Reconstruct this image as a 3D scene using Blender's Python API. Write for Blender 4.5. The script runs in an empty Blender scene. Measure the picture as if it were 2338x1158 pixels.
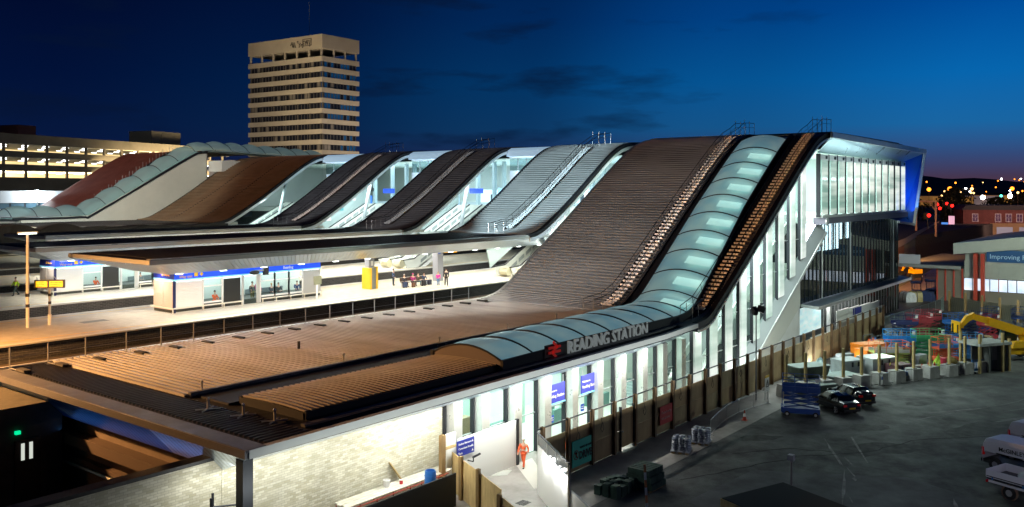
import bpy, bmesh, math, random
from mathutils import Vector, Matrix
random.seed(7)
R = math.radians
scene = bpy.context.scene
COL = scene.collection

# ------------------------------------------------------------------ camera
cd = bpy.data.cameras.new('camera'); cam = bpy.data.objects.new('camera', cd); COL.objects.link(cam)
cam.location = (0, 0, 16.0)
cam.rotation_euler = (R(90), 0, R(38.3 - 90))
cd.sensor_width = 36; cd.lens = 36 * 2000 / 2338
cd.shift_y = -(579 - 436) / 2338
cd.clip_start = .5; cd.clip_end = 9000
scene.camera = cam

# ------------------------------------------------------------------ sky
W = bpy.data.worlds.new('World'); scene.world = W; W.use_nodes = True
nt = W.node_tree; nt.nodes.clear()
def N(t, **k):
    n = nt.nodes.new(t)
    for a, b in k.items(): setattr(n, a, b)
    return n
def L(a, b): nt.links.new(a, b)
def math_(op, a, b=None, c=None):
    n = N('ShaderNodeMath', operation=op)
    for i, v in enumerate((a, b, c)):
        if v is None: continue
        if isinstance(v, (int, float)): n.inputs[i].default_value = v
        else: L(v, n.inputs[i])
    return n.outputs[0]
def ramp(fac, stops, interp='LINEAR'):
    n = N('ShaderNodeValToRGB'); n.color_ramp.interpolation = interp
    e = n.color_ramp.elements
    while len(e) < len(stops): e.new(.5)
    for i, (p, c) in enumerate(stops): e[i].position = p; e[i].color = (*c, 1) if len(c) == 3 else c
    L(fac, n.inputs[0]); return n.outputs[0]
def mixc(f, a, b, t='MIX'):
    n = N('ShaderNodeMix', data_type='RGBA', blend_type=t)
    for i, v in ((0, f), (6, a), (7, b)):
        if isinstance(v, (int, float)): n.inputs[i].default_value = v
        elif isinstance(v, tuple): n.inputs[i].default_value = (*v, 1)
        else: L(v, n.inputs[i])
    return n.outputs[2]
tc = N('ShaderNodeTexCoord'); nrm = N('ShaderNodeVectorMath', operation='NORMALIZE'); L(tc.outputs['Generated'], nrm.inputs[0])
sep = N('ShaderNodeSeparateXYZ'); L(nrm.outputs[0], sep.inputs[0])
el = math_('ABSOLUTE', sep.outputs[2])
az = N('ShaderNodeVectorMath', operation='DOT_PRODUCT'); L(nrm.outputs[0], az.inputs[0]); az.inputs[1].default_value = (math.cos(R(-2)), math.sin(R(-2)), 0)
g = math_('MULTIPLY_ADD', az.outputs['Value'], .5, .5)           # 1 towards the afterglow, 0 behind
bright = ramp(el, [(0, (.10, .042, .045)), (.014, (.06, .036, .075)), (.036, (.035, .065, .18)), (.07, (.010, .13, .36)), (.12, (.002, .13, .42)), (.19, (.0, .075, .33)), (.3, (.0, .04, .21)), (1, (.001, .012, .07))])
dark = ramp(el, [(0, (.005, .008, .032)), (.05, (.002, .008, .045)), (.12, (.0005, .0045, .034)), (.22, (.0004, .0024, .020)), (1, (.0003, .002, .011))])
blend = ramp(g, [(.52, (0, 0, 0)), (.68, (.01,) * 3), (.79, (.06,) * 3), (.88, (.24,) * 3), (.945, (.66,) * 3), (1, (1.1,) * 3)], 'EASE')
skyc = mixc(blend, dark, bright)
mp = N('ShaderNodeMapping'); L(nrm.outputs[0], mp.inputs[0]); mp.inputs['Scale'].default_value = (3.2, 3.2, 15); mp.inputs['Location'].default_value = (7.7, 4.1, 1.5)
nz = N('ShaderNodeTexNoise'); L(mp.outputs[0], nz.inputs[0]); nz.inputs['Scale'].default_value = 1.5; nz.inputs['Detail'].default_value = 5; nz.inputs['Roughness'].default_value = .55
cl = ramp(nz.outputs[0], [(.56, (0, 0, 0)), (.68, (.75,) * 3), (.78, (.9,) * 3)])
away = ramp(g, [(.55, (.6,) * 3), (.88, (1,) * 3), (.94, (.6,) * 3), (.98, (.0,) * 3)])
skyc = mixc(mixc(1.0, cl, away, 'MULTIPLY'), skyc, (.002, .007, .028))
bg = N('ShaderNodeBackground'); L(skyc, bg.inputs[0]); bg.inputs[1].default_value = 1.0
wo = N('ShaderNodeOutputWorld'); L(bg.outputs[0], wo.inputs[0])

scene.view_settings.view_transform = 'Standard'; scene.view_settings.look = 'None'
scene.view_settings.exposure = 0; scene.view_settings.gamma = 1
scene.render.engine = 'CYCLES'
scene.cycles.use_denoising = True
scene.cycles.max_bounces = 7; scene.cycles.diffuse_bounces = 4; scene.cycles.glossy_bounces = 4; scene.cycles.transparent_max_bounces = 10
scene.cycles.sample_clamp_indirect = 6
scene.cycles.caustics_reflective = False; scene.cycles.caustics_refractive = False

# ------------------------------------------------------------------ materials
MATS = {}
def mat(name, col=(.5, .5, .5), rough=.6, metal=0., emit=None, es=1., vary=0., vscale=1., bump=0., bscale=8., alpha=1., spec=.5, stretch=(1, 1, 1), vcol=None, trans=0.):
    if name in MATS: return MATS[name]
    global nt
    m = bpy.data.materials.new(name); m.use_nodes = True; old = nt; nt = m.node_tree
    b = nt.nodes['Principled BSDF']
    b.inputs['Base Color'].default_value = (*col, 1); b.inputs['Roughness'].default_value = rough; b.inputs['Metallic'].default_value = metal
    b.inputs['Specular IOR Level'].default_value = spec; b.inputs['Alpha'].default_value = alpha
    if trans: b.inputs['Transmission Weight'].default_value = trans
    if vary or bump:
        t = N('ShaderNodeTexCoord'); mp = N('ShaderNodeMapping'); L(t.outputs['Object'], mp.inputs[0]); mp.inputs['Scale'].default_value = stretch
    if vary:
        n = N('ShaderNodeTexNoise'); n.inputs['Scale'].default_value = vscale; n.inputs['Detail'].default_value = 6; n.inputs['Roughness'].default_value = .65; L(mp.outputs[0], n.inputs[0])
        lo = tuple(max(0, c * (1 - vary)) for c in col); hi = vcol or tuple(min(1, c * (1 + vary)) for c in col)
        c = ramp(n.outputs[0], [(.3, lo), (.7, hi)]); L(c, b.inputs['Base Color'])
        rr = ramp(n.outputs[0], [(.3, (min(1, rough * 1.15),) * 3), (.7, (rough * .85,) * 3)]); L(rr, b.inputs['Roughness'])
    if bump:
        n = N('ShaderNodeTexNoise'); n.inputs['Scale'].default_value = bscale; n.inputs['Detail'].default_value = 4; L(mp.outputs[0], n.inputs[0])
        bp = N('ShaderNodeBump'); bp.inputs['Strength'].default_value = bump; bp.inputs['Distance'].default_value = .05; L(n.outputs[0], bp.inputs['Height']); L(bp.outputs[0], b.inputs['Normal'])
    if emit:
        b.inputs['Emission Color'].default_value = (*emit, 1); b.inputs['Emission Strength'].default_value = es
    nt = old; MATS[name] = m; return m

def glass_mat(name, tint=(.8, .95, .92), opac=.25, rough=.06, col=(.05, .07, .07), emit=None, es=0., ior=1.5):
    """thin architectural glass: part clear, part reflective, seen from both sides"""
    if name in MATS: return MATS[name]
    global nt
    m = bpy.data.materials.new(name); m.use_nodes = True; old = nt; nt = m.node_tree
    b = nt.nodes['Principled BSDF']; b.inputs['Base Color'].default_value = (*col, 1); b.inputs['Roughness'].default_value = rough; b.inputs['IOR'].default_value = ior
    if emit: b.inputs['Emission Color'].default_value = (*emit, 1); b.inputs['Emission Strength'].default_value = es
    t = N('ShaderNodeBsdfTransparent'); t.inputs[0].default_value = (*tint, 1)
    mx = N('ShaderNodeMixShader'); mx.inputs[0].default_value = opac
    L(t.outputs[0], mx.inputs[1]); L(b.outputs[0], mx.inputs[2]); L(mx.outputs[0], nt.nodes['Material Output'].inputs[0])
    nt = old; MATS[name] = m; return m

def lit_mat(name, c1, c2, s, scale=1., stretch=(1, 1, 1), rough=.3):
    """uneven glow: a lit pane or room, or light painted onto a surface"""
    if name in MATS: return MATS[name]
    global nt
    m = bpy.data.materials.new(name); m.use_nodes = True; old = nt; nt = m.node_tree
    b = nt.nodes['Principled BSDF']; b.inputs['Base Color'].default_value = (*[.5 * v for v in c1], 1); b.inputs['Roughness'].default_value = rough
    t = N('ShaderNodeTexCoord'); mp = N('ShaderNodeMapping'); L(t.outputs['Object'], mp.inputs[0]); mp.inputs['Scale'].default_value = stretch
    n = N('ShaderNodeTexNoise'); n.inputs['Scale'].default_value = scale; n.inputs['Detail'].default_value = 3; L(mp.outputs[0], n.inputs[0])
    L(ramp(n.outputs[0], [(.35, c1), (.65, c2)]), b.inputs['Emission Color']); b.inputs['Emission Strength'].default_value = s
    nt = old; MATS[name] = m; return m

def brick_mat(name, c1, c2, mortar, scale, rough=.6, bw=.5, rh=.25, axis='XZ', msize=.02, bumpd=.01):
    if name in MATS: return MATS[name]
    global nt
    m = bpy.data.materials.new(name); m.use_nodes = True; old = nt; nt = m.node_tree
    b = nt.nodes['Principled BSDF']; b.inputs['Roughness'].default_value = rough
    t = N('ShaderNodeTexCoord'); s = N('ShaderNodeSeparateXYZ'); L(t.outputs['Object'], s.inputs[0]); c = N('ShaderNodeCombineXYZ')
    L(s.outputs['XYZ'.index(axis[0])], c.inputs[0]); L(s.outputs['XYZ'.index(axis[1])], c.inputs[1])
    k = N('ShaderNodeTexBrick'); L(c.outputs[0], k.inputs[0]); k.inputs['Color1'].default_value = (*c1, 1); k.inputs['Color2'].default_value = (*c2, 1); k.inputs['Mortar'].default_value = (*mortar, 1)
    k.inputs['Scale'].default_value = scale; k.inputs['Brick Width'].default_value = bw; k.inputs['Row Height'].default_value = rh; k.inputs['Mortar Size'].default_value = msize
    n = N('ShaderNodeTexNoise'); n.inputs['Scale'].default_value = .6; n.inputs['Detail'].default_value = 5; L(t.outputs['Object'], n.inputs[0])
    f = ramp(n.outputs[0], [(.3, (.75,) * 3), (.7, (1.12,) * 3)])
    L(mixc(1., k.outputs[0], f, 'MULTIPLY'), b.inputs['Base Color'])
    bp = N('ShaderNodeBump'); bp.invert = True; bp.inputs['Strength'].default_value = .8; bp.inputs['Distance'].default_value = bumpd; L(k.outputs['Fac'], bp.inputs['Height']); L(bp.outputs[0], b.inputs['Normal'])
    nt = old; MATS[name] = m; return m

roofm = mat('roof_metal', (.36, .34, .32), .48, .25, vary=.28, vscale=.35, stretch=(1, .25, 1))
roofd = mat('dark_membrane', (.022, .024, .03), .8, vary=.3, vscale=.6, spec=.2)
trimd = mat('dark_trim', (.02, .022, .028), .6, .0, spec=.25)
alum = mat('pale_aluminium', (.62, .63, .62), .32, .55, vary=.08, vscale=.5)
soffm = mat('soffit_panel', (.54, .64, .78), .28, .75)
soffb = mat('blue_tinted_soffit', (.04, .16, .48), .35, .6)  # blue tint in the colour stands in for blue light on metal boards
white = mat('white_paint', (.8, .8, .78), .45)
whitep = mat('white_panel', (.74, .76, .75), .4, vary=.05, vscale=.4)
silver = mat('silver_cladding', (.55, .56, .55), .38, .5)
steel = mat('galvanised_steel', (.42, .44, .45), .4, .7)
black = mat('black_plastic', (.012, .012, .014), .5)
dkmetal = mat('dark_metal', (.03, .033, .04), .4, .6)
concrete = mat('concrete', (.34, .34, .32), .8, vary=.25, vscale=1.5, bump=.2)
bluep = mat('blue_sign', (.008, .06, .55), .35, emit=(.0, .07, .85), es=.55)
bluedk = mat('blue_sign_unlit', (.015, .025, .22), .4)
cyan = mat('pale_blue_band', (.25, .62, .8), .4, emit=(.2, .6, .8), es=.3)
yellow = mat('yellow_paint', (.75, .46, .02), .5)
rubber = mat('tyre_rubber', (.012, .012, .012), .85)
wood = mat('weathered_timber', (.22, .14, .055), .75, vary=.35, vscale=2, stretch=(3, 3, .4))
woody = mat('pale_ply', (.52, .38, .17), .7, vary=.2, vscale=2, stretch=(2, 2, .6))
skin = mat('skin', (.55, .33, .24), .55)

# ------------------------------------------------------------------ mesh helpers
class M:
    def __init__(s): s.v = []; s.f = []
    def add(s, vs, fs):
        o = len(s.v); s.v += [tuple(x) for x in vs]; s.f += [tuple(i + o for i in f) for f in fs]; return s
    def box(s, x0, x1, y0, y1, z0, z1):
        return s.add([(x, y, z) for z in (z0, z1) for y in (y0, y1) for x in (x0, x1)],
                     [(0, 2, 3, 1), (4, 5, 7, 6), (0, 1, 5, 4), (2, 6, 7, 3), (0, 4, 6, 2), (1, 3, 7, 5)])
    def beam(s, p, q, w, h=None, up=(0, 0, 1)):
        p, q = Vector(p), Vector(q); h = h or w; d = (q - p).normalized(); u = Vector(up)
        if abs(d.dot(u)) > .98: u = Vector((1, 0, 0))
        a = d.cross(u).normalized(); b = a.cross(d)
        c = [p + a * i * w / 2 + b * j * h / 2 for i, j in ((-1, -1), (1, -1), (1, 1), (-1, 1))]
        return s.add(c + [x + (q - p) for x in c], [(3, 2, 1, 0), (4, 5, 6, 7)] + [(i, (i + 1) % 4, 4 + (i + 1) % 4, 4 + i) for i in range(4)])
    def tube(s, p, q, r, n=6, r2=None):
        p, q = Vector(p), Vector(q); d = (q - p).normalized(); u = Vector((0, 0, 1)) if abs(d.z) < .95 else Vector((1, 0, 0))
        a = d.cross(u).normalized(); b = d.cross(a); r2 = r if r2 is None else r2
        c = [(a * math.cos(t) + b * math.sin(t)) for t in [2 * math.pi * i / n for i in range(n)]]
        return s.add([p + x * r for x in c] + [q + x * r2 for x in c], [tuple(range(n)), tuple(range(2 * n - 1, n - 1, -1))] + [(i, i + n, (i + 1) % n + n, (i + 1) % n) for i in range(n)])
    def path(s, pts, r, n=6):
        for a, b in zip(pts, pts[1:]): s.tube(a, b, r, n)
        return s
    def poly(s, vs): return s.add(vs, [tuple(range(len(vs)))])
    def prism(s, poly, ax, a, b):
        k = {'x': lambda u, v, t: (t, u, v), 'y': lambda u, v, t: (u, t, v), 'z': lambda u, v, t: (u, v, t)}[ax]; n = len(poly)
        return s.add([k(u, v, a) for u, v in poly] + [k(u, v, b) for u, v in poly], [tuple(range(n)), tuple(range(2 * n - 1, n - 1, -1))] + [(i, i + n, (i + 1) % n + n, (i + 1) % n) for i in range(n)])
    def loft(s, rows, closed=False):
        n = len(rows[0]); fs = []
        for i in range(len(rows) - 1):
            for j in range(n if closed else n - 1):
                k = (j + 1) % n; fs.append((i * n + j, i * n + k, (i + 1) * n + k, (i + 1) * n + j))
        return s.add([p for r_ in rows for p in r_], fs)
    def lathe(s, prof, c=(0, 0, 0), n=12, ax='z'):
        rows = []
        for r_, h in prof:
            row = []
            for i in range(n):
                t = 2 * math.pi * i / n; x, y = r_ * math.cos(t), r_ * math.sin(t)
                row.append({'z': (c[0] + x, c[1] + y, c[2] + h), 'y': (c[0] + x, c[1] + h, c[2] + y), 'x': (c[0] + h, c[1] + x, c[2] + y)}[ax])
            rows.append(row)
        s.loft(rows, True); return s
    def ball(s, c, r, n=10, sc=(1, 1, 1)):
        rows = [[(c[0] + sc[0] * r * math.sin(a) * math.cos(t), c[1] + sc[1] * r * math.sin(a) * math.sin(t), c[2] + sc[2] * r * math.cos(a)) for t in [2 * math.pi * i / n for i in range(n)]] for a in [math.pi * (j / 6 * .96 + .02) for j in range(7)]]
        return s.loft(rows, True)
    def move(s, d=(0, 0, 0), rz=0, sc=1):
        c, k = math.cos(rz), math.sin(rz)
        s.v = [(d[0] + sc * (x * c - y * k), d[1] + sc * (x * k + y * c), d[2] + sc * z) for x, y, z in s.v]; return s
    def __add__(s, o): return M().add(s.v, s.f).add(o.v, o.f)

def mesh(name, m, ma=None, smooth=False):
    me = bpy.data.meshes.new(name); me.from_pydata(m.v, [], m.f); me.update()
    bm = bmesh.new(); bm.from_mesh(me); bmesh.ops.recalc_face_normals(bm, faces=bm.faces); bm.to_mesh(me); bm.free()
    if ma: me.materials.append(ma)
    if smooth:
        me.polygons.foreach_set('use_smooth', [True] * len(me.polygons)); me.set_sharp_from_angle(angle=R(40))
    return me
def off(o):
    p = Vector((0, 0, 0))
    while o: p += o.location; o = o.parent
    return p
def ob(name, m, ma=None, parent=None, smooth=False, **props):
    """one mesh object; m is in the same space as its parent's own location (world for unrotated things)"""
    if parent is not None and len(m.v):
        d = off(parent); m = M().add([(x - d.x, y - d.y, z - d.z) for x, y, z in m.v], m.f)
    o = bpy.data.objects.new(name, mesh(name, m, ma, smooth)); COL.objects.link(o); o.parent = parent
    for k, v in props.items(): o[k] = v
    return o
def piece(name, me, parent, loc, rz=0, sc=None):
    o = bpy.data.objects.new(name, me); COL.objects.link(o); o.parent = parent
    o.location = Vector(loc) - (off(parent) if parent else Vector()); o.rotation_euler.z = rz
    if sc: o.scale = sc
    return o
def thing(name, label, cat, loc=(0, 0, 0), group=None, rz=0):
    o = bpy.data.objects.new(name, None); COL.objects.link(o); o.location = loc; o.empty_display_size = .3; o.rotation_euler.z = rz
    o['label'] = label; o['category'] = cat
    if group: o['group'] = group
    return o
def tag(o, label, cat, group=None):
    o['label'] = label; o['category'] = cat
    if group: o['group'] = group
    return o
def dup(root, loc, rz=None, label=None):
    def cp(o, par):
        c = o.copy(); COL.objects.link(c); c.parent = par
        for ch in list(o.children): cp(ch, c)
        return c
    r_ = cp(root, None); r_.location = loc
    if rz is not None: r_.rotation_euler.z = rz
    if label: r_['label'] = label
    return r_
def local(root, fn, rz=0, loc=None):
    """build children in local coordinates, then set the place"""
    l = root.location.copy(); root.location = (0, 0, 0); fn(); root.location = loc or l; root.rotation_euler.z = rz
def text(name, s, size, ma, parent, loc, rz=0, rx=90, ext=.01, align='LEFT', bold=0., sx=1.):
    c = bpy.data.curves.new(name, 'FONT'); c.body = s; c.size = size; c.extrude = ext; c.align_x = align; c.offset = bold; c.resolution_u = 2
    t = bpy.data.objects.new('tmp', c); COL.objects.link(t); bpy.context.view_layer.update()
    me = bpy.data.meshes.new_from_object(t.evaluated_get(bpy.context.evaluated_depsgraph_get())); bpy.data.objects.remove(t); bpy.data.curves.remove(c)
    me.materials.clear(); me.materials.append(ma)
    o = bpy.data.objects.new(name, me); COL.objects.link(o); o.parent = parent
    o.rotation_euler = (R(rx), 0, rz); o.scale = (sx, 1, 1)
    o.location = Vector(loc) - (off(parent) if parent else Vector()); return o
def lamp(name, kind, loc, power, col=(1, 1, 1), size=1., sy=None, target=None, angle=None, blend=.3, radius=.3):
    d = bpy.data.lights.new(name, kind); d.energy = power; d.color = col
    o = bpy.data.objects.new(name, d); COL.objects.link(o); o.location = loc
    if kind == 'AREA':
        d.size = size
        if sy: d.shape = 'RECTANGLE'; d.size_y = sy
    else: d.shadow_soft_size = radius
    if kind == 'SPOT': d.spot_size = R(angle or 90); d.spot_blend = blend
    if target is not None: o.rotation_euler = (Vector(target) - Vector(loc)).to_track_quat('-Z', 'Y').to_euler()
    return o
def interp(tab, x):
    if x <= tab[0][0]: return tab[0][1]
    for (a, b), (c, d) in zip(tab, tab[1:]):
        if x <= c: return b + (d - b) * (x - a) / (c - a)
    return tab[-1][1]
def smooth_prof(pts, n=8):
    """Catmull-Rom through profile points"""
    out = []
    P = [pts[0]] + list(pts) + [pts[-1]]
    for i in range(1, len(P) - 2):
        for k in range(n):
            t = k / n; a, b, c, d = P[i - 1], P[i], P[i + 1], P[i + 2]
            out.append(tuple(.5 * (2 * b[j] + (c[j] - a[j]) * t + (2 * a[j] - 5 * b[j] + 4 * c[j] - d[j]) * t * t + (3 * b[j] - a[j] - 3 * c[j] + d[j]) * t ** 3) for j in (0, 1)))
    out.append(tuple(pts[-1])); return out
def resample(pts, step):
    out = [pts[0]]; acc = 0
    for a, b in zip(pts, pts[1:]):
        l = math.hypot(b[0] - a[0], b[1] - a[1]); pos = 0
        while acc + l - pos >= step:
            pos += step - acc; acc = 0; t = pos / l
            out.append((a[0] + (b[0] - a[0]) * t, a[1] + (b[1] - a[1]) * t))
        acc += l - pos
    return out
def ribbed(prof, y0, y1, pitch=.42, h=.15, w=.2, ny=1):
    """standing-seam sheet: the profile (x,z) carries raised ribs and runs along y"""
    f0 = y0 if callable(y0) else (lambda x: y0); f1 = y1 if callable(y1) else (lambda x: y1)
    pts = resample(prof, pitch); rows = []
    for i, p in enumerate(pts[:-1]):
        q = pts[i + 1]; dx, dz = q[0] - p[0], q[1] - p[1]; l = math.hypot(dx, dz); tx, tz = dx / l, dz / l; nx, nz_ = -tz, tx
        for s_, o_ in ((0, 0), (0.001, h), (w, h), (w + .001, 0)):
            x, z = p[0] + tx * s_ + nx * o_, p[1] + tz * s_ + nz_ * o_
            a, b = f0(x), f1(x); rows.append([(x, a + (b - a) * k / ny, z) for k in range(ny + 1)])
    return M().loft(rows)
def strip(prof, y0, y1, dz=0., thick=.12):
    f0 = y0 if callable(y0) else (lambda x: y0); f1 = y1 if callable(y1) else (lambda x: y1)
    m = M(); rows = [[(x, f0(x), z + dz), (x, f1(x), z + dz), (x, f1(x), z + dz - thick), (x, f0(x), z + dz - thick)] for x, z in prof]
    return m.loft(rows, True).add(rows[0], [(0, 1, 2, 3)]).add(rows[-1], [(3, 2, 1, 0)])
# ================================================================== ground and earthworks
GZ = -1.2
asph = mat('yard_asphalt', (.042, .046, .05), .7, vary=.6, vscale=.5, bump=.5, bscale=22, vcol=(.115, .125, .12))
ob('ground', M().poly([(-400, -900, GZ - .02), (6000, -900, GZ - .02), (6000, 5200, GZ - .02), (-400, 5200, GZ - .02)]), mat('far_ground', (.03, .032, .03), .9, vary=.4, vscale=.02), kind='structure')
ob('yard', M().poly([(34, -40, GZ), (330, -40, GZ), (330, 36, GZ), (34, 36, GZ)]), asph, kind='structure')
ob('plaza_paving', M().box(18, 80, 26.2, 34.69, GZ - .3, GZ + .02), mat('plaza_concrete', (.24, .23, .215), .55, vary=.3, vscale=.5, bump=.1, bscale=5), kind='structure')
ob('railway_embankment', M().box(-150, 420, 57.4, 160, GZ - .1, 4.55), mat('track_ballast', (.075, .068, .06), .95, vary=.5, vscale=3, bump=.6, bscale=7), kind='structure')

# ================================================================== north entrance hall with its escalator roof
F_ = [(24.8, 5.35), (46, 5.36), (60, 5.32), (65.5, 5.25), (68, 5.45), (70, 6.1), (73.2, 7.95), (81.3, 12.85), (90.6, 18.55), (95.0, 21.0), (97.5, 21.95), (100.3, 22.5), (104, 22.7), (131, 22.6)]
FP = smooth_prof(F_, 6)
def F(x): return interp(FP, x)
yN = lambda x: interp([(21, 30.7), (40, 30.9), (58, 31.2), (64.6, 31.9), (70, 32.8), (80, 32.9), (100, 33.2), (140, 33.2)], x)
yv0 = lambda x: interp([(40, 32.6), (64, 33.5), (70, 34.6), (83, 36), (97, 36.5), (200, 36.5)], x)
yv1 = lambda x: interp([(24, 38.1), (40, 38.1), (64, 39.8), (83, 41.3), (97, 41.8), (200, 41.8)], x)
yG = lambda x: interp([(24.8, 41.3), (64, 41.4), (83, 42.5), (100, 43), (140, 43)], x)
yFar = 56.3
def fp(x0, x1): return [(x0, F(x0))] + [p for p in FP if x0 < p[0] < x1] + [(x1, F(x1))]
HALL = thing('station_entrance', 'ribbed brown station roof sweeping from a flat hall to a tall slope with glass vault', 'station building', (58, 45, GZ))
H = HALL
ob('roof_deck', strip(fp(21.6, 131), lambda x: yN(x) + .12, yFar - .1, -.06, .35), roofd, H)
ob('ribbed_roof', ribbed(fp(25.0, 66), yG, yFar - .25), roofm, H)
ob('ribbed_slope', ribbed(fp(66, 108), yG, yFar - .25, .5, .17, .24), mat('slope_metal', (.31, .31, .315), .46, .3, vary=.25, vscale=.3, stretch=(1, .3, 1)), H)
mw = M()                                                       # west strip: seams along x
y = 31.2
while y < 56.2:
    mw.box(22.6, 24.9, y, y + .11, 5.28, 5.40); y += .36
ob('west_roof_strip', mw, mat('shaded_roof_metal', (.05, .046, .05), .45, .4), H)  # dark colour stands in for shade where seams run along the light
ob('near_roof_ribs', ribbed(fp(62.5, 104), lambda x: yN(x) + .3, lambda x: min(yv0(x) - .35 - max(0, min(1, (x - 66) / 6)) * .9, 35.4), .36, .1, .15), roofm, H)
ob('ridge_cap', strip(fp(99.5, 130), lambda x: yN(x) + .3, yFar - .3, .1, .1), roofm, H)
# edge trims
ob('far_edge_trim', strip(fp(21.6, 101), yFar - .25, yFar + .15, .12, .5), mat('grey_edge_trim', (.38, .39, .40), .4, .5), H)
ob('front_fascia', strip([(21.5, 5.36), (40, 5.4), (58, 5.4), (64.5, 5.36)], lambda x: yN(x) - .02, lambda x: yN(x) + .3, 0, .36), mat('fascia_satin', (.60, .63, .61), .45, vary=.06, vscale=.4), H)
ob('slope_edge_trim', strip([p for p in fp(64.4, 100.5)], lambda x: yN(x) - .02, lambda x: yN(x) + .45, .16, .75), trimd, H)
ob('slope_edge_bead', strip([p for p in fp(64.4, 100.5)], lambda x: yN(x) - .12, lambda x: yN(x) - .0, -.42, .22), alum, H)
ob('west_fascia', M().box(21.35, 22.35, 30.72, 56.4, 5.26, 5.38).box(21.3, 21.42, 30.72, 56.4, 5.02, 5.36), mat('bronze_fascia', (.16, .16, .18), .42, .45, vary=.12, vscale=.8), H)
# gutter channel and kerbs on the flat roof
ob('gutter_channel', strip(fp(25.5, 101), lambda x: yv1(x) + .05, lambda x: yG(x) - .02, .06, .1), trimd, H)
ob('gutter_kerb', strip(fp(25.2, 99), lambda x: yG(x) - .28, lambda x: yG(x) - .03, .22, .25), mat('kerb_membrane', (.09, .09, .095), .5, vary=.2), H)
ob('gutter_kerb', strip(fp(25.2, 66), lambda x: yN(x) + 1.05, lambda x: yN(x) + 1.35, .1, .12), MATS['kerb_membrane'], H)
# raised ribbed panel west of the vault
mp_ = M(); x = 26.2
NP = 8
def arch(t, y0, y1, z0, rise): return (y0 + (y1 - y0) * t, z0 + rise * (1 - (2 * t - 1) ** 2))
while x < 40.2:
    for s_, o_ in ((0, 0), (.001, .09), (.13, .09), (.131, 0)):
        pass
    x += .36
rows = []; x = 26.2
while x < 40.4:
    for s_, o_ in ((0, 0), (.001, .1), (.15, .1), (.151, 0)):
        rows.append([(x + s_, *arch(k / NP, 33.0, 38.0, 5.62 + o_, .09)) for k in range(NP + 1)])
    x += .36
ob('raised_panel', M().loft(rows), mat('panel_metal', (.30, .27, .25), .5, .2, vary=.25, vscale=.4), H)
ob('raised_panel_kerb', M().box(26.1, 40.25, 32.85, 33.02, 5.2, 5.68).box(26.1, 40.25, 37.95, 38.12, 5.2, 5.68).prism([(33.0, 5.2)] + [arch(k / 8, 33., 38., 5.62, .09) for k in range(9)] + [(38., 5.2)], 'x', 26.05, 26.2), trimd, H)
# snow-guard brackets
for bx, by, bl in ((26.2, 41.6, 'at the near end of the long roof gutter'), (24.6, 35.6, 'second from the front corner of the dark ribbed strip'), (24.2, 37.9, 'farthest from the front corner on the dark ribbed strip'), (24.9, 33.6, 'nearest the front corner of the flat roof'), (36.0, 41.7, 'on the gutter kerb level with the raised ribbed panel'), (44.2, 41.3, 'on the gutter kerb beside the vault gable'), (52.0, 41.5, 'on the gutter kerb midway along the flat vault'), (58.5, 41.6, 'on the gutter kerb nearest the foot of the big slope')):
    m = M().beam((bx - .5, by - .3, 5.42), (bx + .5, by + .3, 5.42), .06).beam((bx - .5, by + .3, 5.42), (bx + .5, by - .3, 5.42), .06).tube((bx, by, 5.4), (bx, by, 5.85), .06).ball((bx, by, 5.9), .09, 6)
    tag(ob('roof_anchor', m, steel), 'small steel safety anchor post ' + bl, 'anchor', 'safety anchors on the entrance roof')
tag(ob('vent_pipe', M().tube((36.9, 47.2, 5.35), (36.9, 47.2, 6.0), .09, 8), black), 'short black vent pipe standing alone on the brown ribbed roof', 'vent pipe')

# glass vault
vault_glass = bpy.data.materials.new('vault_glass'); vault_glass.use_nodes = True
def _vg():
    global nt
    nt = vault_glass.node_tree; b = nt.nodes['Principled BSDF']
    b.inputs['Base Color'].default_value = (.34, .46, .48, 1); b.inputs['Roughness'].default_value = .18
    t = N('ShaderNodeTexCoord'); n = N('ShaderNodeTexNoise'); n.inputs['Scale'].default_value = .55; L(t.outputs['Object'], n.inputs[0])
    L(ramp(n.outputs[0], [(.35, (.22, .42, .54)), (.7, (.46, .60, .60))]), b.inputs['Emission Color']); b.inputs['Emission Strength'].default_value = .76  # glow stands in for hall light coming up through the glass
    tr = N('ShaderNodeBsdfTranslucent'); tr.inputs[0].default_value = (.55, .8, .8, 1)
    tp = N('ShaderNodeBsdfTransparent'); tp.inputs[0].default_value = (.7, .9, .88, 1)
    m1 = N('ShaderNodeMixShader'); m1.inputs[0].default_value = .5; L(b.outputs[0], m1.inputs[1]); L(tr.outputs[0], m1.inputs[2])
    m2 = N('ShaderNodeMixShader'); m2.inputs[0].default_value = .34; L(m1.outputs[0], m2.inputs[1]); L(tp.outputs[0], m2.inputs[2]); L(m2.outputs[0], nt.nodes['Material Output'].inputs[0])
_vg()
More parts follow.
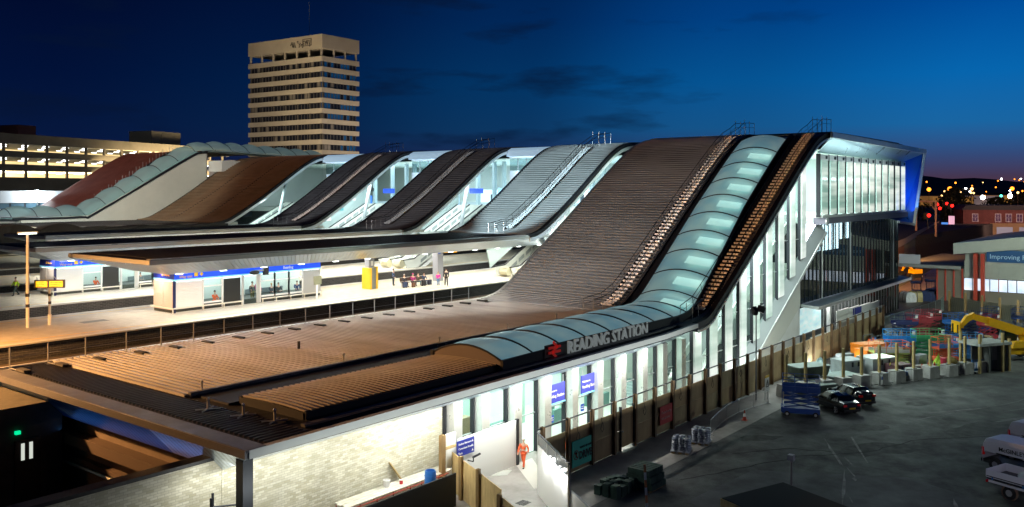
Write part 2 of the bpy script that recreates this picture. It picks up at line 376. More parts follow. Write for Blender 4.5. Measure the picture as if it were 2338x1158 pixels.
def vault(parent, prof, y0, y1, step, lift, rise, ribm, glow, bulge=.28, seg=10):
    pts = resample(prof, step); nb = 5
    def pt(p, d, t, extra=0):
        x, z = p; a, b = y0(x), y1(x); h = rise * (1 - (2 * t - 1) ** 2) + extra * math.sin(math.pi * min(1, max(0, t))) ** .6
        return (x - d[1] * h * .55, a + (b - a) * t, z + lift + h * d[0])
    for i in range(len(pts) - 1):
        p, q = pts[i], pts[i + 1]; l = math.hypot(q[0] - p[0], q[1] - p[1]); d = ((q[0] - p[0]) / l, (q[1] - p[1]) / l)
        rows = []
        for k in range(nb + 1):
            u = k / nb; xx = p[0] + (q[0] - p[0]) * u; zz = interp(prof, xx)
            rows.append([pt((xx, zz), d, j / seg, bulge * math.sin(math.pi * u)) for j in range(seg + 1)])
        ob('glass_bay', M().loft(rows), vault_glass, parent, True)
        ob('vault_rib', M().path([pt(p, d, j / seg, .05) for j in range(seg + 1)], .065, 5), ribm, parent)
        if glow:
            c = [(p[0] + (q[0] - p[0]) * u, p[1] + (q[1] - p[1]) * u + lift + .25) for u in (.12, .5)]
            ya, yb = y0(c[0][0]), y1(c[0][0])
            ob('light_panel', M().loft([[(c[0][0], ya + .5, c[0][1]), (c[0][0], ya + (yb - ya) * .5, c[0][1])], [(c[1][0], ya + .5, c[1][1]), (c[1][0], ya + (yb - ya) * .5, c[1][1])]]), glow, parent)
glowm = mat('light_panel', (.8, .9, .85), .5, emit=(.75, 1., .88), es=1.15)
vp = fp(40.3, 97.5)
vault(H, vp, yv0, yv1, 3.3, .52, .66, trimd, None, .2)
# lit ceilings seen through the vault bays on the slope
for q in resample([p for p in fp(67.5, 92)], 3.3):
    x = q[0] + .7; a, b = yv0(x), yv1(x); x2 = x + 1.0
    ob('light_panel', M().poly([(x, a + .45, F(x) + .5), (x2, a + .45, F(x2) + .5), (x2, a + (b - a) * .55, F(x2) + .78), (x, a + (b - a) * .55, F(x) + .78)]), glowm, H)
ob('vault_lining', strip(fp(40.3, 97.5), lambda x: yv0(x) + .1, lambda x: yv1(x) - .1, .2, .08), mat('vault_lining', (.42, .62, .62), .5), H)
ob('vault_kerb', strip(fp(40.2, 97), lambda x: yv0(x) - .18, lambda x: yv0(x) + .02, .62, .7), trimd, H)
ob('vault_kerb', strip(fp(40.2, 97), lambda x: yv1(x) - .02, lambda x: yv1(x) + .2, .62, .7), trimd, H)
ob('vault_gable', M().prism([(32.5, 5.35)] + [(32.5 + 5.7 * k / 10, 5.88 + .66 * (1 - (2 * k / 10 - 1) ** 2)) for k in range(11)] + [(38.2, 5.35)], 'x', 40.3, 40.42), mat('gable_metal', (.15, .13, .135), .6, .1), H)
ob('slope_upstand', strip(fp(65, 97), lambda x: yv0(x) - 1.25 * max(0, min(1, (x - 65) / 6)) - .2, lambda x: yv0(x) - .2, .14, .2), roofd, H)

# front soffit of boards, lit from below
ms = M(); x = 21.5
while x < 64.4:
    x2 = min(x + .42, 64.4); t1, t2 = min(1, (x - 21.5) / 1.45), min(1, (x2 - .03 - 21.5) / 1.45)
    ms.add([(x, yN(x) + .02, 5.05), (x2 - .03, yN(x2) + .02, 5.05), (x2 - .03, 30.72 + 3.98 * t2, 5.05 - 1.6 * t2), (x, 30.72 + 3.98 * t1, 5.05 - 1.6 * t1)], [(0, 1, 2, 3)]); x += .42
ob('front_soffit', ms, soffm, H)
ob('front_soffit_backing', M().add([(21.5, 30.74, 5.09), (64.4, 31.9, 5.09), (64.4, 34.75, 3.5), (22.97, 34.75, 3.5)], [(0, 1, 2, 3)]), trimd, H)
mz = M(); mzc = M(); y = 30.75
while y < 56.2:
    t1, t2 = min(1, (y - 30.7) / 4), min(1, (y + .42 - 30.7) / 4)
    (mzc if y < 38.5 else mz).add([(21.5, y, 5.02), (21.5, y + .42, 5.02), (21.5 + 1.45 * t2, y + .42, 5.02 - 1.62 * t2), (21.5 + 1.45 * t1, y, 5.02 - 1.62 * t1)], [(0, 1, 2, 3)]); y += .45
ob('west_soffit', mz, soffb, H); ob('corner_soffit', mzc, soffm, H)
ob('west_soffit_backing', M().add([(21.55, 30.8, 5.06), (21.55, 56.3, 5.06), (23.0, 56.3, 3.44), (23.0, 34.76, 3.44)], [(0, 1, 2, 3)]), trimd, H)
ob('corner_column', M().box(21.75, 22.25, 31.5, 32.0, -.2, 4.75), dkmetal, H)
ob('column_casing', M().box(21.65, 22.4, 31.4, 32.15, GZ, .3), silver, H)

# ------------------------------------------------ front facade
def chin(x): return GZ + max(0, x - 79) * .565
tile = brick_mat('pale_glazed_brick', (.66, .65, .54), (.44, .42, .30), (.36, .35, .28), 1.0, .35, .33, .115, 'XZ', .008, .012)
ob('brick_wall', M().box(22.9, 37.5, 34.75, 35.1, GZ, 3.5), tile, H)
facade_glass = glass_mat('facade_glass', (.86, .97, .93), .22, .05)
finm = lit_mat('lit_fin', (.38, .50, .44), (.98, 1., .95), .72, .9, (.1, .1, .6), .25)  # emission stands in for light bounced onto the fin fronts
pilm = mat('pilaster_metal', (.58, .60, .59), .3, .5, vary=.12, vscale=1.)
fx = [37.6, 40.1] + [43.3 + 3.2 * k for k in range(17)]
def ftop(x): return max(3.45, F(x) - 1.5)
for i, x in enumerate(fx):
    zb = GZ if x < 79 else chin(x) + .8
    lit = x > 66
    if ftop(x) - zb > .5:
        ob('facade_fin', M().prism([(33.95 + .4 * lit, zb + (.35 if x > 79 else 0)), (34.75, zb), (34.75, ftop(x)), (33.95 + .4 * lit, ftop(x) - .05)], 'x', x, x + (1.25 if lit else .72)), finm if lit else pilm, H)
        ob('mullion', M().box(x - .14, x - .05, 34.5, 34.8, zb, ftop(x)), trimd, H)
    if i + 1 < len(fx):
        x2 = fx[i + 1]; za, zb2 = (GZ if x < 79 else chin(x) + .8), (GZ if x2 < 79 else chin(x2) + .8)
        ob('glass_pane', M().poly([(x + .02, 34.78, za), (x2 - .16, 34.78, zb2), (x2 - .16, 34.78, ftop(x2)), (x + .02, 34.78, ftop(x))]), facade_glass, H)
        for zz in ([1.35] if x < 66 else [1.35, 4.5, 7.6, 10.7]):
            if max(za, zb2) < zz < min(ftop(x), ftop(x2)) - .3: ob('transom', M().box(x, x2 - .1, 34.66, 34.74, zz, zz + .07), steel, H)
# wedge under the escalators, textured wall below it
ob('escalator_soffit', M().add([(79, 33.9, GZ), (101, 33.9, chin(101)), (101, 34.9, chin(101) + 1.2), (79, 34.9, GZ + 1.2)], [(0, 1, 2, 3)]).add([(78.2, 33.9, GZ), (79, 33.9, GZ), (79, 34.9, GZ + 1.2)], [(0, 1, 2)]), mat('grey_soffit', (.33, .36, .36), .35, .4), H)
ob('soffit_edge', M().beam((79, 33.88, GZ), (101, 33.88, chin(101)), .1, .28), silver, H)
ob('textured_wall', M().add([(79.2, 34.85, GZ), (86.6, 34.85, GZ), (95.3, 34.85, 3.3), (95.3, 34.85, chin(95.3) - .05)], [(0, 1, 2, 3)]).add([(95.3, 34.85, 3.3), (95.3, 42, 3.3), (95.3, 42, 8), (95.3, 34.85, chin(95.3) - .05)], [(0, 1, 2, 3)]), mat('textured_render', (.62, .63, .58), .7, bump=.9, bscale=2.6), H)
ob('return_wall', M().poly([(86.6, 34.9, GZ), (95.3, 34.9, GZ), (95.3, 34.9, 3.35)]), whitep, H)
# hall interior
wl = mat('interior_white', (.66, .74, .69), .55)
ob('interior_wall', M().box(37.5, 101, 42.6, 42.8, GZ, 4.8).prism([(66, 3.4), (100, 3.4), (101, 21.6), (96, 20.6), (70, 4.9)], 'y', 42.62, 42.8), wl, H)
ob('interior_floor', M().box(37.5, 79, 34.85, 42.6, GZ - .2, GZ + .01), mat('interior_floor', (.55, .55, .5), .3), H)
ob('interior_ceiling', M().box(37.5, 66, 34.8, 42.6, 3.9, 4.0), wl, H)
ob('interior_end_wall', M().box(37.4, 37.55, 35.1, 42.6, GZ, 3.9), wl, H)
mi = M()
for yy in (36.2, 38.2, 40.2):
    mi.prism([(73, GZ), (97.5, 12.9), (97.5, 13.9), (72.2, GZ + .95), (71.4, GZ)], 'y', yy, yy + .12)
ob('escalator_balustrade', mi, mat('balustrade_panel', (.6, .64, .6), .35), H)
ob('escalator_step_band', M().prism([(73, GZ), (97.5, 12.9), (97.5, 13.3), (72.6, GZ + .3)], 'y', 36.4, 40.1), mat('grey_steps', (.2, .22, .22), .5), H)
for x in (46.5, 52.5, 58.5, 64):
    ob('gate', M().box(x, x + 1.6, 37.5, 37.75, GZ, GZ + 1.05).box(x, x + 1.6, 38.6, 38.85, GZ, GZ + 1.05), mat('teal_equipment', (.10, .22, .2), .4), H)
for x in (40.4, 44.8, 50.8, 57.0):
    ob('interior_pier', M().box(x, x + .9, 39.6, 40.2, GZ, 3.9), mat('pier_green', (.36, .52, .44), .4), H)
m = M()
for x in range(40, 66, 3): m.box(x, x + 1.8, 36.0, 36.3, 3.8, 3.88).box(x, x + 1.8, 39.5, 39.8, 3.8, 3.88)
ob('ceiling_light', m, mat('lamp_tube', (1, 1, 1), .5, emit=(.9, 1, .93), es=6), H)
ob('ticket_machine', M().box(41.6, 42.6, 37, 37.6, GZ, 1.5), mat('bronze_box', (.2, .15, .08), .4), H)
ob('stair_flight', M().prism([(61.0 - .0, GZ)] + [q for k in range(8) for q in ((61 + k * .3, GZ + k * .18), (61 + k * .3, GZ + (k + 1) * .18))] + [(63.4, GZ)], 'y', 36, 38), mat('stair_grey', (.3, .36, .36), .5), H)
for x in (49.3, 53.4):
    s_ = thing('hanging_sign', 'blue sign reading Reading Station over the entrance doors, %s the white hoarding' % ('nearer to' if x < 50 else 'farther from'), 'sign', (x, 34.3, 2.0), 'blue name signs over the entrance')
    ob('sign_board', M().box(x - 2.15, x - .1, 34.25, 34.33, 1.75, 3.0), mat('violet_blue_sign', (.04, .045, .30), .35, emit=(.06, .07, .42), es=.5), s_)
    ob('light_edge', M().box(x - 2.15, x - .1, 34.2, 34.33, 1.66, 1.75), MATS['pale_blue_band'], s_)
    ob('hanger', M().box(x - 2.0, x - 1.94, 34.27, 34.3, 3., 3.5).box(x - .3, x - .24, 34.27, 34.3, 3., 3.5), steel, s_)
    text('lettering', 'Reading Station', .30, white, s_, (x - 2.08, 34.235, 2.1), 0)
    text('lettering', 'Welcome to', .2, white, s_, (x - 2.08, 34.235, 2.5), 0)
for x, z in ((48.0, .55), (51.7, .62), (54.0, .7)):
    st = ob('door_sticker', M().box(x, x + .42, 34.62, 34.64, z - .25, z + .25), mat('sticker_blue', (.02, .09, .5), .4), H)
    ob('sticker_stripe', M().box(x + .05, x + .37, 34.605, 34.62, z - .1, z - .04).box(x + .05, x + .37, 34.605, 34.62, z + .05, z + .1), white, st)

# ------------------------------------------------ station name on the roof
SG = thing('station_name_sign', 'large grey letters READING STATION with a red double arrow along the roof edge', 'sign', (52, 32.4, 5.35))
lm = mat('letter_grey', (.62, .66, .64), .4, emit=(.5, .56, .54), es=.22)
text('letters', 'READING STATION', 1.27, lm, SG, (46.75, 32.36, 5.36), R(.8), 90, .06, bold=.014, sx=.965)
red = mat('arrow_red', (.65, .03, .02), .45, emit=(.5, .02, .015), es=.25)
def zz(x, z, mx=1):
    return M()
ar = M(); ax, azz = 44.75, 5.42; s = 1.15
def bar(p, q, w=.13): ar.beam((ax + p[0] * s, 32.38, azz + p[1] * s), (ax + q[0] * s, 32.38, azz + q[1] * s), .08, w * s, (0, 0, 1))
bar((0, .30), (1.1, .30)); bar((0, .56), (1.1, .56)); bar((.42, .86), (.80, .56)); bar((.80, .56), (.30, .30)); bar((.30, .30), (.70, .0))
ob('double_arrow', ar, red, SG)
ob('sign_rail', M().box(44.6, 57.4, 32.44, 32.5, 5.42, 5.47).box(44.6, 57.4, 32.44, 32.5, 6.1, 6.15), dkmetal, SG)
ob('sign_backboard', M().box(44.5, 57.6, 32.52, 32.56, 5.3, 6.25), mat('sign_backing', (.07, .065, .06), .6), SG)

# ------------------------------------------------ glazed end of the transfer deck
BX0, BX1 = 98.8, 134.2
DK = thing('transfer_deck', 'glazed footbridge hall with upright glass blades and a flared blue edged end frame', 'footbridge', (115, 90, GZ))
ob('deck_slab', M().box(101.2, 131, 34.4, 150, 12.2, 12.9), wl, DK)
ob('deck_roof', M().box(104, 131, 56.5, 152, 22.0, 22.45), roofd, DK)
ob('far_wall', M().box(130.8, 131, 34.5, 150, 12.9, 22), mat('deck_far_wall', (.5, .56, .55), .6), DK)
ob('south_wall', M().box(101, 131, 149.8, 150, 12.9, 22), wl, DK)
ob('deck_ceiling', M().box(101, 131, 34.6, 150, 20.7, 20.8), wl, DK)
fr = thing('x', 'x', 'x'); bpy.data.objects.remove(fr)
A, B_, C_, D_ = (99.6, 32.9, 22.05), (140.2, 32.6, 21.6), (133.9, 32.6, 11.3), (127, 32.9, 11.9)
a, b, c, d = (98.8, 34.2, 20.3), (134.6, 34.2, 20.15), (134.6, 34.2, 12.4), (126, 34.2, 12.3)
ob('flare_top', M().poly([A, B_, b, a]), mat('flare_panel', (.36, .52, .56), .3, .5, vary=.08, vscale=.6, stretch=(1, .3, 1)), DK)
ob('flare_side', M().poly([B_, C_, c, b]), mat('flare_blue', (.015, .13, .62), .35, .2), DK)  # blue in the colour stands in for light reflected by the frame
ob('flare_bottom', M().poly([C_, D_, d, c]), MATS['flare_blue'], DK)
ob('blue_return', M().box(134.2, 137.4, 34.25, 34.35, 12.4, 20.0), mat('blue_glow_panel', (.01, .15, .7), .4, emit=(.0, .22, .95), es=1.0), DK)  # panel glows in place of blue light falling on the inner face
ob('flare_frame', M().beam((99.4, 32.8, 22.3), (140.4, 32.5, 21.85), .3, .62).beam((140.2, 32.5, 22.0), (133.8, 32.5, 11.1), .34, .34).beam((133.9, 32.5, 11.2), (127, 32.8, 11.75), .3, .3), alum, DK)
ob('flare_roof', M().poly([(99.5, 32.9, 22.55), (140.2, 32.6, 22.1), (140.2, 60, 22.1), (99.5, 43, 22.6)]), roofd, DK)
blade = lit_mat('lit_glass_blade', (.22, .36, .30), (.95, 1., .90), .95, .9, (.07, .07, .75), .15)  # banded emission stands in for interior lights reflected in the blades
dkg = glass_mat('box_glass', (.8, .95, .92), .3, .05)
for k in range(12):
    x = BX0 + 3.02 * k
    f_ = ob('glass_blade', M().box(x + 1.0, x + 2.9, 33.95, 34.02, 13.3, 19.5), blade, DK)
    ob('blade_cap', M().box(x + .1, x + 2.9, 33.9, 34.05, 19.5, 20.15), white, f_)
    ob('cap_box', M().box(x + 1.9, x + 2.45, 33.84, 33.9, 19.65, 20.0), black, f_)
    ob('mullion', M().box(x - .08, x + .08, 33.85, 34.3, 13.0, 20.2), trimd, DK)
    ob('glass_pane', M().poly([(x + .08, 34.25, 13.2), (x + 2.94, 34.25, 13.2), (x + 2.94, 34.25, 20.2), (x + .08, 34.25, 20.2)]), dkg, DK)
    ob('indicator', M().box(x + .1, x + .28, 34.1, 34.14, 14.1, 14.45), mat('orange_glow', (.8, .3, .05), .5, emit=(1, .32, .06), es=.7 if k % 3 else .3), DK)
ob('sill', M().box(BX0 + .5, BX1 + .5, 33.7, 34.6, 12.95, 13.25), mat('sill_white', (.6, .62, .6), .4), DK)
ob('bottom_beam', M().prism([(33.5, 12.95), (33.5, 12.25), (34.9, 12.1), (34.9, 12.95)], 'x', BX0 + .8, BX1 + .4), mat('beam_grey', (.16, .15, .19), .4, .3), DK)
ob('beam_cap', M().lathe([(.0, -.08), (.45, -.08), (.45, .08), (0, .08)], (BX0 + 1.0, 33.4, 12.5), 12, 'y'), silver, DK)
# dark mirror glazing under the deck
mg = glass_mat('mirror_glass', (.35, .46, .44), .62, .02, (.012, .02, .02), ior=3.2)
x = 95.6; k = 0
while x < 134.6:
    zt = min(12.1, chin(x) - .1) if x < 102 else 12.1
    ob('curtain_pane', M().poly([(x, 34.95, 3.5), (x + 1.26, 34.95, 3.5), (x + 1.26, 34.95, min(12.1, chin(x + 1.26) - .1)), (x, 34.95, zt)]), mg, DK)
    ob('curtain_mullion', M().box(x - .035, x + .035, 34.86, 34.97, 3.5, zt), trimd, DK)
    x += 1.3; k += 1
ob('curtain_edge', M().box(134.6, 134.9, 34.9, 60, GZ, 12.1), mat('dark_green_glass', (.015, .03, .03), .08), DK)
for x in (102.2, 112.6, 132.0): ob('drain_pipe', M().tube((x, 34.8, 3.5), (x, 34.8, 12.1), .09, 6), steel, DK)
m = M()
for x in (105.5, 107.2, 108.9, 111.0, 112.8, 114.4, 116.6, 118.4, 121): m.box(x, x + 1.3, 38, 38.1, 8.4 if x < 117 else 9.6, 12)
ob('lit_interior', m, mat('lit_room', (.7, .75, .8), .5, emit=(.75, .85, 1), es=9), DK)
# street canopy
sc = thing('street_canopy', 'long dark flat canopy with a pale edge beneath the dark mirrored glass wall', 'canopy', (115, 34, GZ))
ob('canopy_roof', M().prism([(95.7, 32.9), (136.4, 33.6), (138.5, 35.6), (96.8, 35.3)], 'z', 3.1, 3.42), mat('canopy_membrane', (.012, .018, .035), .4), sc)
ob('canopy_fascia', M().beam((95.6, 32.85, 3.2), (136.4, 33.55, 3.2), .08, .34).beam((95.6, 32.85, 3.2), (96.8, 35.3, 3.2), .08, .34), alum, sc)
ob('canopy_post', M().box(102.5, 102.9, 34.0, 34.4, GZ, 3.1), white, sc)
# lit glass and glazing below the canopy
ob('lit_screen', M().box(95.4, 102.3, 34.95, 35.0, GZ + 1.2, 3.0), lit_mat('pale_blue_screen', (.35, .6, .66), (.75, .9, .85), .8, .5, (1, 1, 3)), DK)
x = 103.0
while x < 134.5:
    ob('shop_pane', M().box(x, x + 1.25, 34.95, 34.98, GZ, 3.1), mg, DK); ob('curtain_mullion', M().box(x - .04, x + .04, 34.88, 34.99, GZ, 3.1), steel, DK); x += 1.3
# ================================================================== platforms
pave = mat('platform_paving', (.46, .42, .34), .6, vary=.12, vscale=1.2, bump=.05)
facew = brick_mat('platform_face_brick', (.055, .05, .045), (.03, .028, .026), (.10, .095, .085), 1., .8, .45, .15, 'XZ', .02)
PZ = 5.8
def platform(y0, y1, x0=-40, x1=131):
    p = ob('platform', M().box(x0, x1, y0 + .35, y1 - .35, 4.5, PZ), pave, kind='structure')
    ob('platform_edge', M().box(x0, x1, y0, y0 + .5, PZ - .13, PZ + .01).box(x0, x1, y1 - .5, y1, PZ - .13, PZ + .01), mat('coping_stone', (.52, .5, .44), .6), p)
    ob('yellow_line', M().box(x0, x1, y0 + 1.35, y0 + 1.47, PZ, PZ + .006).box(x0, x1, y1 - 1.47, y1 - 1.35, PZ, PZ + .006), yellow, p)
    ob('face_wall', M().box(x0, x1, y0 + .12, y0 + .34, 4.5, PZ - .135).box(x0, x1, y1 - .34, y1 - .12, 4.5, PZ - .135), facew, p)
    return p
PL = [(61.8, 74.0), (81.2, 94.0), (101.5, 113.5), (122.5, 146)]
for a in PL: platform(*a)
rail_m = mat('rail_steel', (.25, .2, .16), .35, .8)
for i, y in enumerate((59.6, 75.8, 79.3, 96.2, 99.2, 115.6)):
    r_ = thing('railway_track', ['single railway track in the dark trough beside the entrance roof', 'railway track beside the far edge of the platform with the nearer waiting room', 'railway track beside the near edge of the platform with the farther waiting room', 'railway track behind the farther waiting room platform', 'railway track before the third platform', 'railway track behind the third platform'][i], 'railway track', (20, y, 4.55))
    for s_ in (-.72, .72): ob('rail', M().box(-40, 131, y + s_ - .035, y + s_ + .035, 4.72, 4.88), rail_m, r_)
    m = M(); x = 10.
    while x < 118: m.box(x, x + .25, y - 1.25, y + 1.25, 4.53, 4.72); x += .7
    ob('sleepers', m, concrete, r_, kind='stuff')

# ================================================================== platform canopies with their escalator slopes
R_ = [(79, 10.95), (80.6, 11.2), (82.6, 12.0), (88, 15.1), (95.2, 19.75), (98, 21.3), (100, 22.0), (103, 22.4), (108, 22.5)]
RPF = smooth_prof(R_, 5)
def Rz(x): return interp(RPF, x)
cfasc = mat('canopy_fascia', (.56, .55, .50), .4, .4)
def soffit(m, a, b, c, d, n):
    """boards from edge a-b (outer) to edge d-c (inner)"""
    a, b, c, d = map(Vector, (a, b, c, d))
    for k in range(n):
        u, v = k / n, (k + .93) / n
        m.add([a + (b - a) * u, a + (b - a) * v, d + (c - d) * v, d + (c - d) * u], [(0, 1, 2, 3)])
def canopy(i, y0, y1, x0, label, rm, esc=True, gap=True):
    t = thing('platform_canopy', label, 'platform canopy', (x0, (y0 + y1) / 2, PZ))
    ob('canopy_roof', M().box(x0 + .2, 81, y0 + .25, y1 - .25, 10.7, 10.95), roofd, t)
    ob('roof_seams', ribbed([(x0 + 1, 10.96), (79.2, 10.96)], y0 + 1.0, y1 - 1.0, .45, .05, .1), mat('dark_seam_metal', (.055, .052, .055), .45, .4), t)
    ob('fascia', M().box(x0, 83, y0, y0 + .22, 10.62, 10.92).box(x0, 83, y1 - .22, y1, 10.62, 10.92).box(x0, x0 + .22, y0 + .22, y1 - .22, 10.62, 10.92), cfasc, t)
    ob('gutter_lip', M().box(x0 + .1, 83, y0 + .05, y0 + .6, 10.96, 11.02), alum, t)
    s_ = M(); w = 3.6
    soffit(s_, (x0, y0 + .05, 10.6), (90, y0 + .05, 10.6), (90, y0 + w, 9.45), (x0 + w, y0 + w, 9.45), 130)
    soffit(s_, (x0 + .05, y1, 10.6), (x0 + .05, y0, 10.6), (x0 + w, y0 + w, 9.45), (x0 + w, y1 - w, 9.45), 28)
    soffit(s_, (x0, y1 - .05, 10.6), (90, y1 - .05, 10.6), (90, y1 - w, 9.45), (x0 + w, y1 - w, 9.45), 130)
    ob('soffit_boards', s_, soffm, t)
    ob('ceiling', M().box(x0 + w, 96, y0 + w, y1 - w, 9.45, 9.6), whitep, t)
    if rm:
        ob('slope_roof', ribbed([(79.0, 10.99)] + [p for p in RPF if p[0] > 79], y0 + .5, y1 - .5, .5, .16, .24), rm, t)
        ob('slope_deck', strip([p for p in RPF], y0 + .3, y1 - .3, -.04, .3), roofd, t)
        ob('slope_trim', strip([p for p in RPF], y0 + .0, y0 + .5, .12, .42), trimd, t)
        ob('slope_trim', strip([p for p in RPF], y1 - .5, y1, .12, .42), trimd, t)
        ob('slope_bead', strip([p for p in RPF], y0 - .1, y0 + .02, -.28, .42), mat('white_bead', (.7, .74, .76), .35, .3), t)
    lm_ = M()
    for x in range(int(x0) + 5, 92, 4): lm_.box(x, x + .5, y0 + 3.9, y0 + 4.15, 9.36, 9.44).box(x, x + .5, y1 - 4.15, y1 - 3.9, 9.36, 9.44)
    ob('downlights', lm_, MATS['lamp_tube'], t)
    if esc:
        e = M(); ymid = y0 + 1.2
        gl = M().poly([(82.5, y0 + .75, 9.7)] + [(x, y0 + .75, z - .5) for x, z in RPF if 82.5 < x < 101] + [(101, y0 + .75, 21.2), (101, y0 + .75, 13.0), (97.5, y0 + .75, 13.0), (91, y0 + .75, 9.0)])
        ob('side_glazing', gl, glass_mat('side_glass', (.93, .98, .98), .12, .05), t)
        for yy in (y0 + 2.2, y0 + 4.6, y0 + 7.0):
            ob('escalator_balustrade', M().prism([(82.0, PZ), (84.5, PZ), (97.8, 12.9), (101, 12.9), (101, 13.9), (97.4, 13.95), (83.4, 6.95), (81.5, 6.8)], 'y', yy, yy + .14), MATS['balustrade_panel'], t)
            b_ = ob('handrail', M().beam((83.4, yy + .07, 7.0), (97.4, yy + .07, 14.0), .16, .12).beam((81.4, yy + .07, 6.9), (83.4, yy + .07, 7.0), .16, .12), trimd, t)
            pm = M()
            for k in range(9):
                x = 84.6 + k * 1.45; z = 6.35 + (x - 84.6) * .53
                pm.prism([(x, z), (x + 1.1, z + .58), (x + 1.1, z + 1.05), (x, z + .47)], 'y', yy - .03, yy - .005)
            ob('balustrade_inset', pm, mat('frosted_inset', (.24, .28, .28), .3), t)
        for yy in (y0 + 2.3, y0 + 4.7):
            ob('escalator_landing', M().lathe([(.0, -.55), (.55, -.55), (.55, .55), (0, .55)], (81.3, yy + .6, PZ + .62), 14, 'y'), mat('landing_metal', (.6, .58, .42), .3, .5), t)
        ob('escalator_truss', M().prism([(84, PZ), (98, 12.6), (98, 12.2), (85.5, PZ)], 'y', y0 + 2.2, y0 + 7.1), whitep, t)
        ob('raking_strut', M().tube((91.3, y0 + 1.6, 8.2), (93.6, y0 + 1.6, 17.4), .27, 10), mat('strut_grey', (.34, .39, .41), .4, .3), t)
        ob('raking_strut', M().tube((83.0, y0 + .9, 9.9), (81.9, y0 + .9, 11.0), .3, 8), MATS['strut_grey'], t)
        ob('hall_back_wall', M().prism([(86, 6.2), (101, 14.0), (101, 21.5), (97, 20.4), (84, 12.5)], 'y', y1 - 1.0, y1 - .85), mat('hall_back_mint', (.36, .46, .46), .5), t)
        for k in range(4): ob('wall_poster', M().box(88.5 + 2.6 * k, 89.9 + 2.6 * k, y1 - 1.06, y1 - 1.0, 9.6 + 1.6 * k, 11.4 + 1.6 * k), (bluep, white, mat('poster_teal', (.05, .3, .35), .5), white)[k], t)
    return t
roof_b = mat('brown_roof_metal', (.27, .17, .10), .45, .35, vary=.2, vscale=.3)
roof_s = mat('silver_roof_metal', (.40, .43, .44), .38, .45, vary=.22, vscale=.35, stretch=(1, .3, 1))
roof_k = mat('charcoal_roof_metal', (.15, .16, .18), .42, .4, vary=.2, vscale=.4)
canopy(1, 59.9, 72.4, 33.5, 'platform canopy over the nearer waiting room, rising into a silver ribbed slope', roof_s)
canopy(2, 80.2, 91.2, 34.3, 'second platform canopy, rising into the charcoal slope next to the silver one', roof_k)
canopy(3, 100.4, 111.2, 44.0, 'third platform canopy, rising into the charcoal slope next to the brown triple slope', roof_k)
c4 = canopy(4, 121.6, 145.5, 55.0, 'wide platform canopy under a brown slope of three ribbed strips lit by orange lamps', roof_b)
ob('slope_gutter', strip(RPF, 129.3, 129.6, .14, .1), trimd, c4); ob('slope_gutter', strip(RPF, 137.3, 137.6, .14, .1), trimd, c4)
# low waved canopy remnants in front of the white hall
tag(ob('old_canopy', M().loft([[(x, y, zz * (10.9 + .8 * abs(math.sin((x - 40) * .55)) * (1 if x < 58 else .25)) + (1 - zz) * 8) for x in [40 + k * .5 for k in range(80)]] for y, zz in ((119, 0), (119, 1), (121.3, 1), (121.3, 0))]), mat('old_canopy_felt', (.02, .022, .024), .7)), 'dark scalloped old canopy roof in front of the white hall wall', 'canopy')

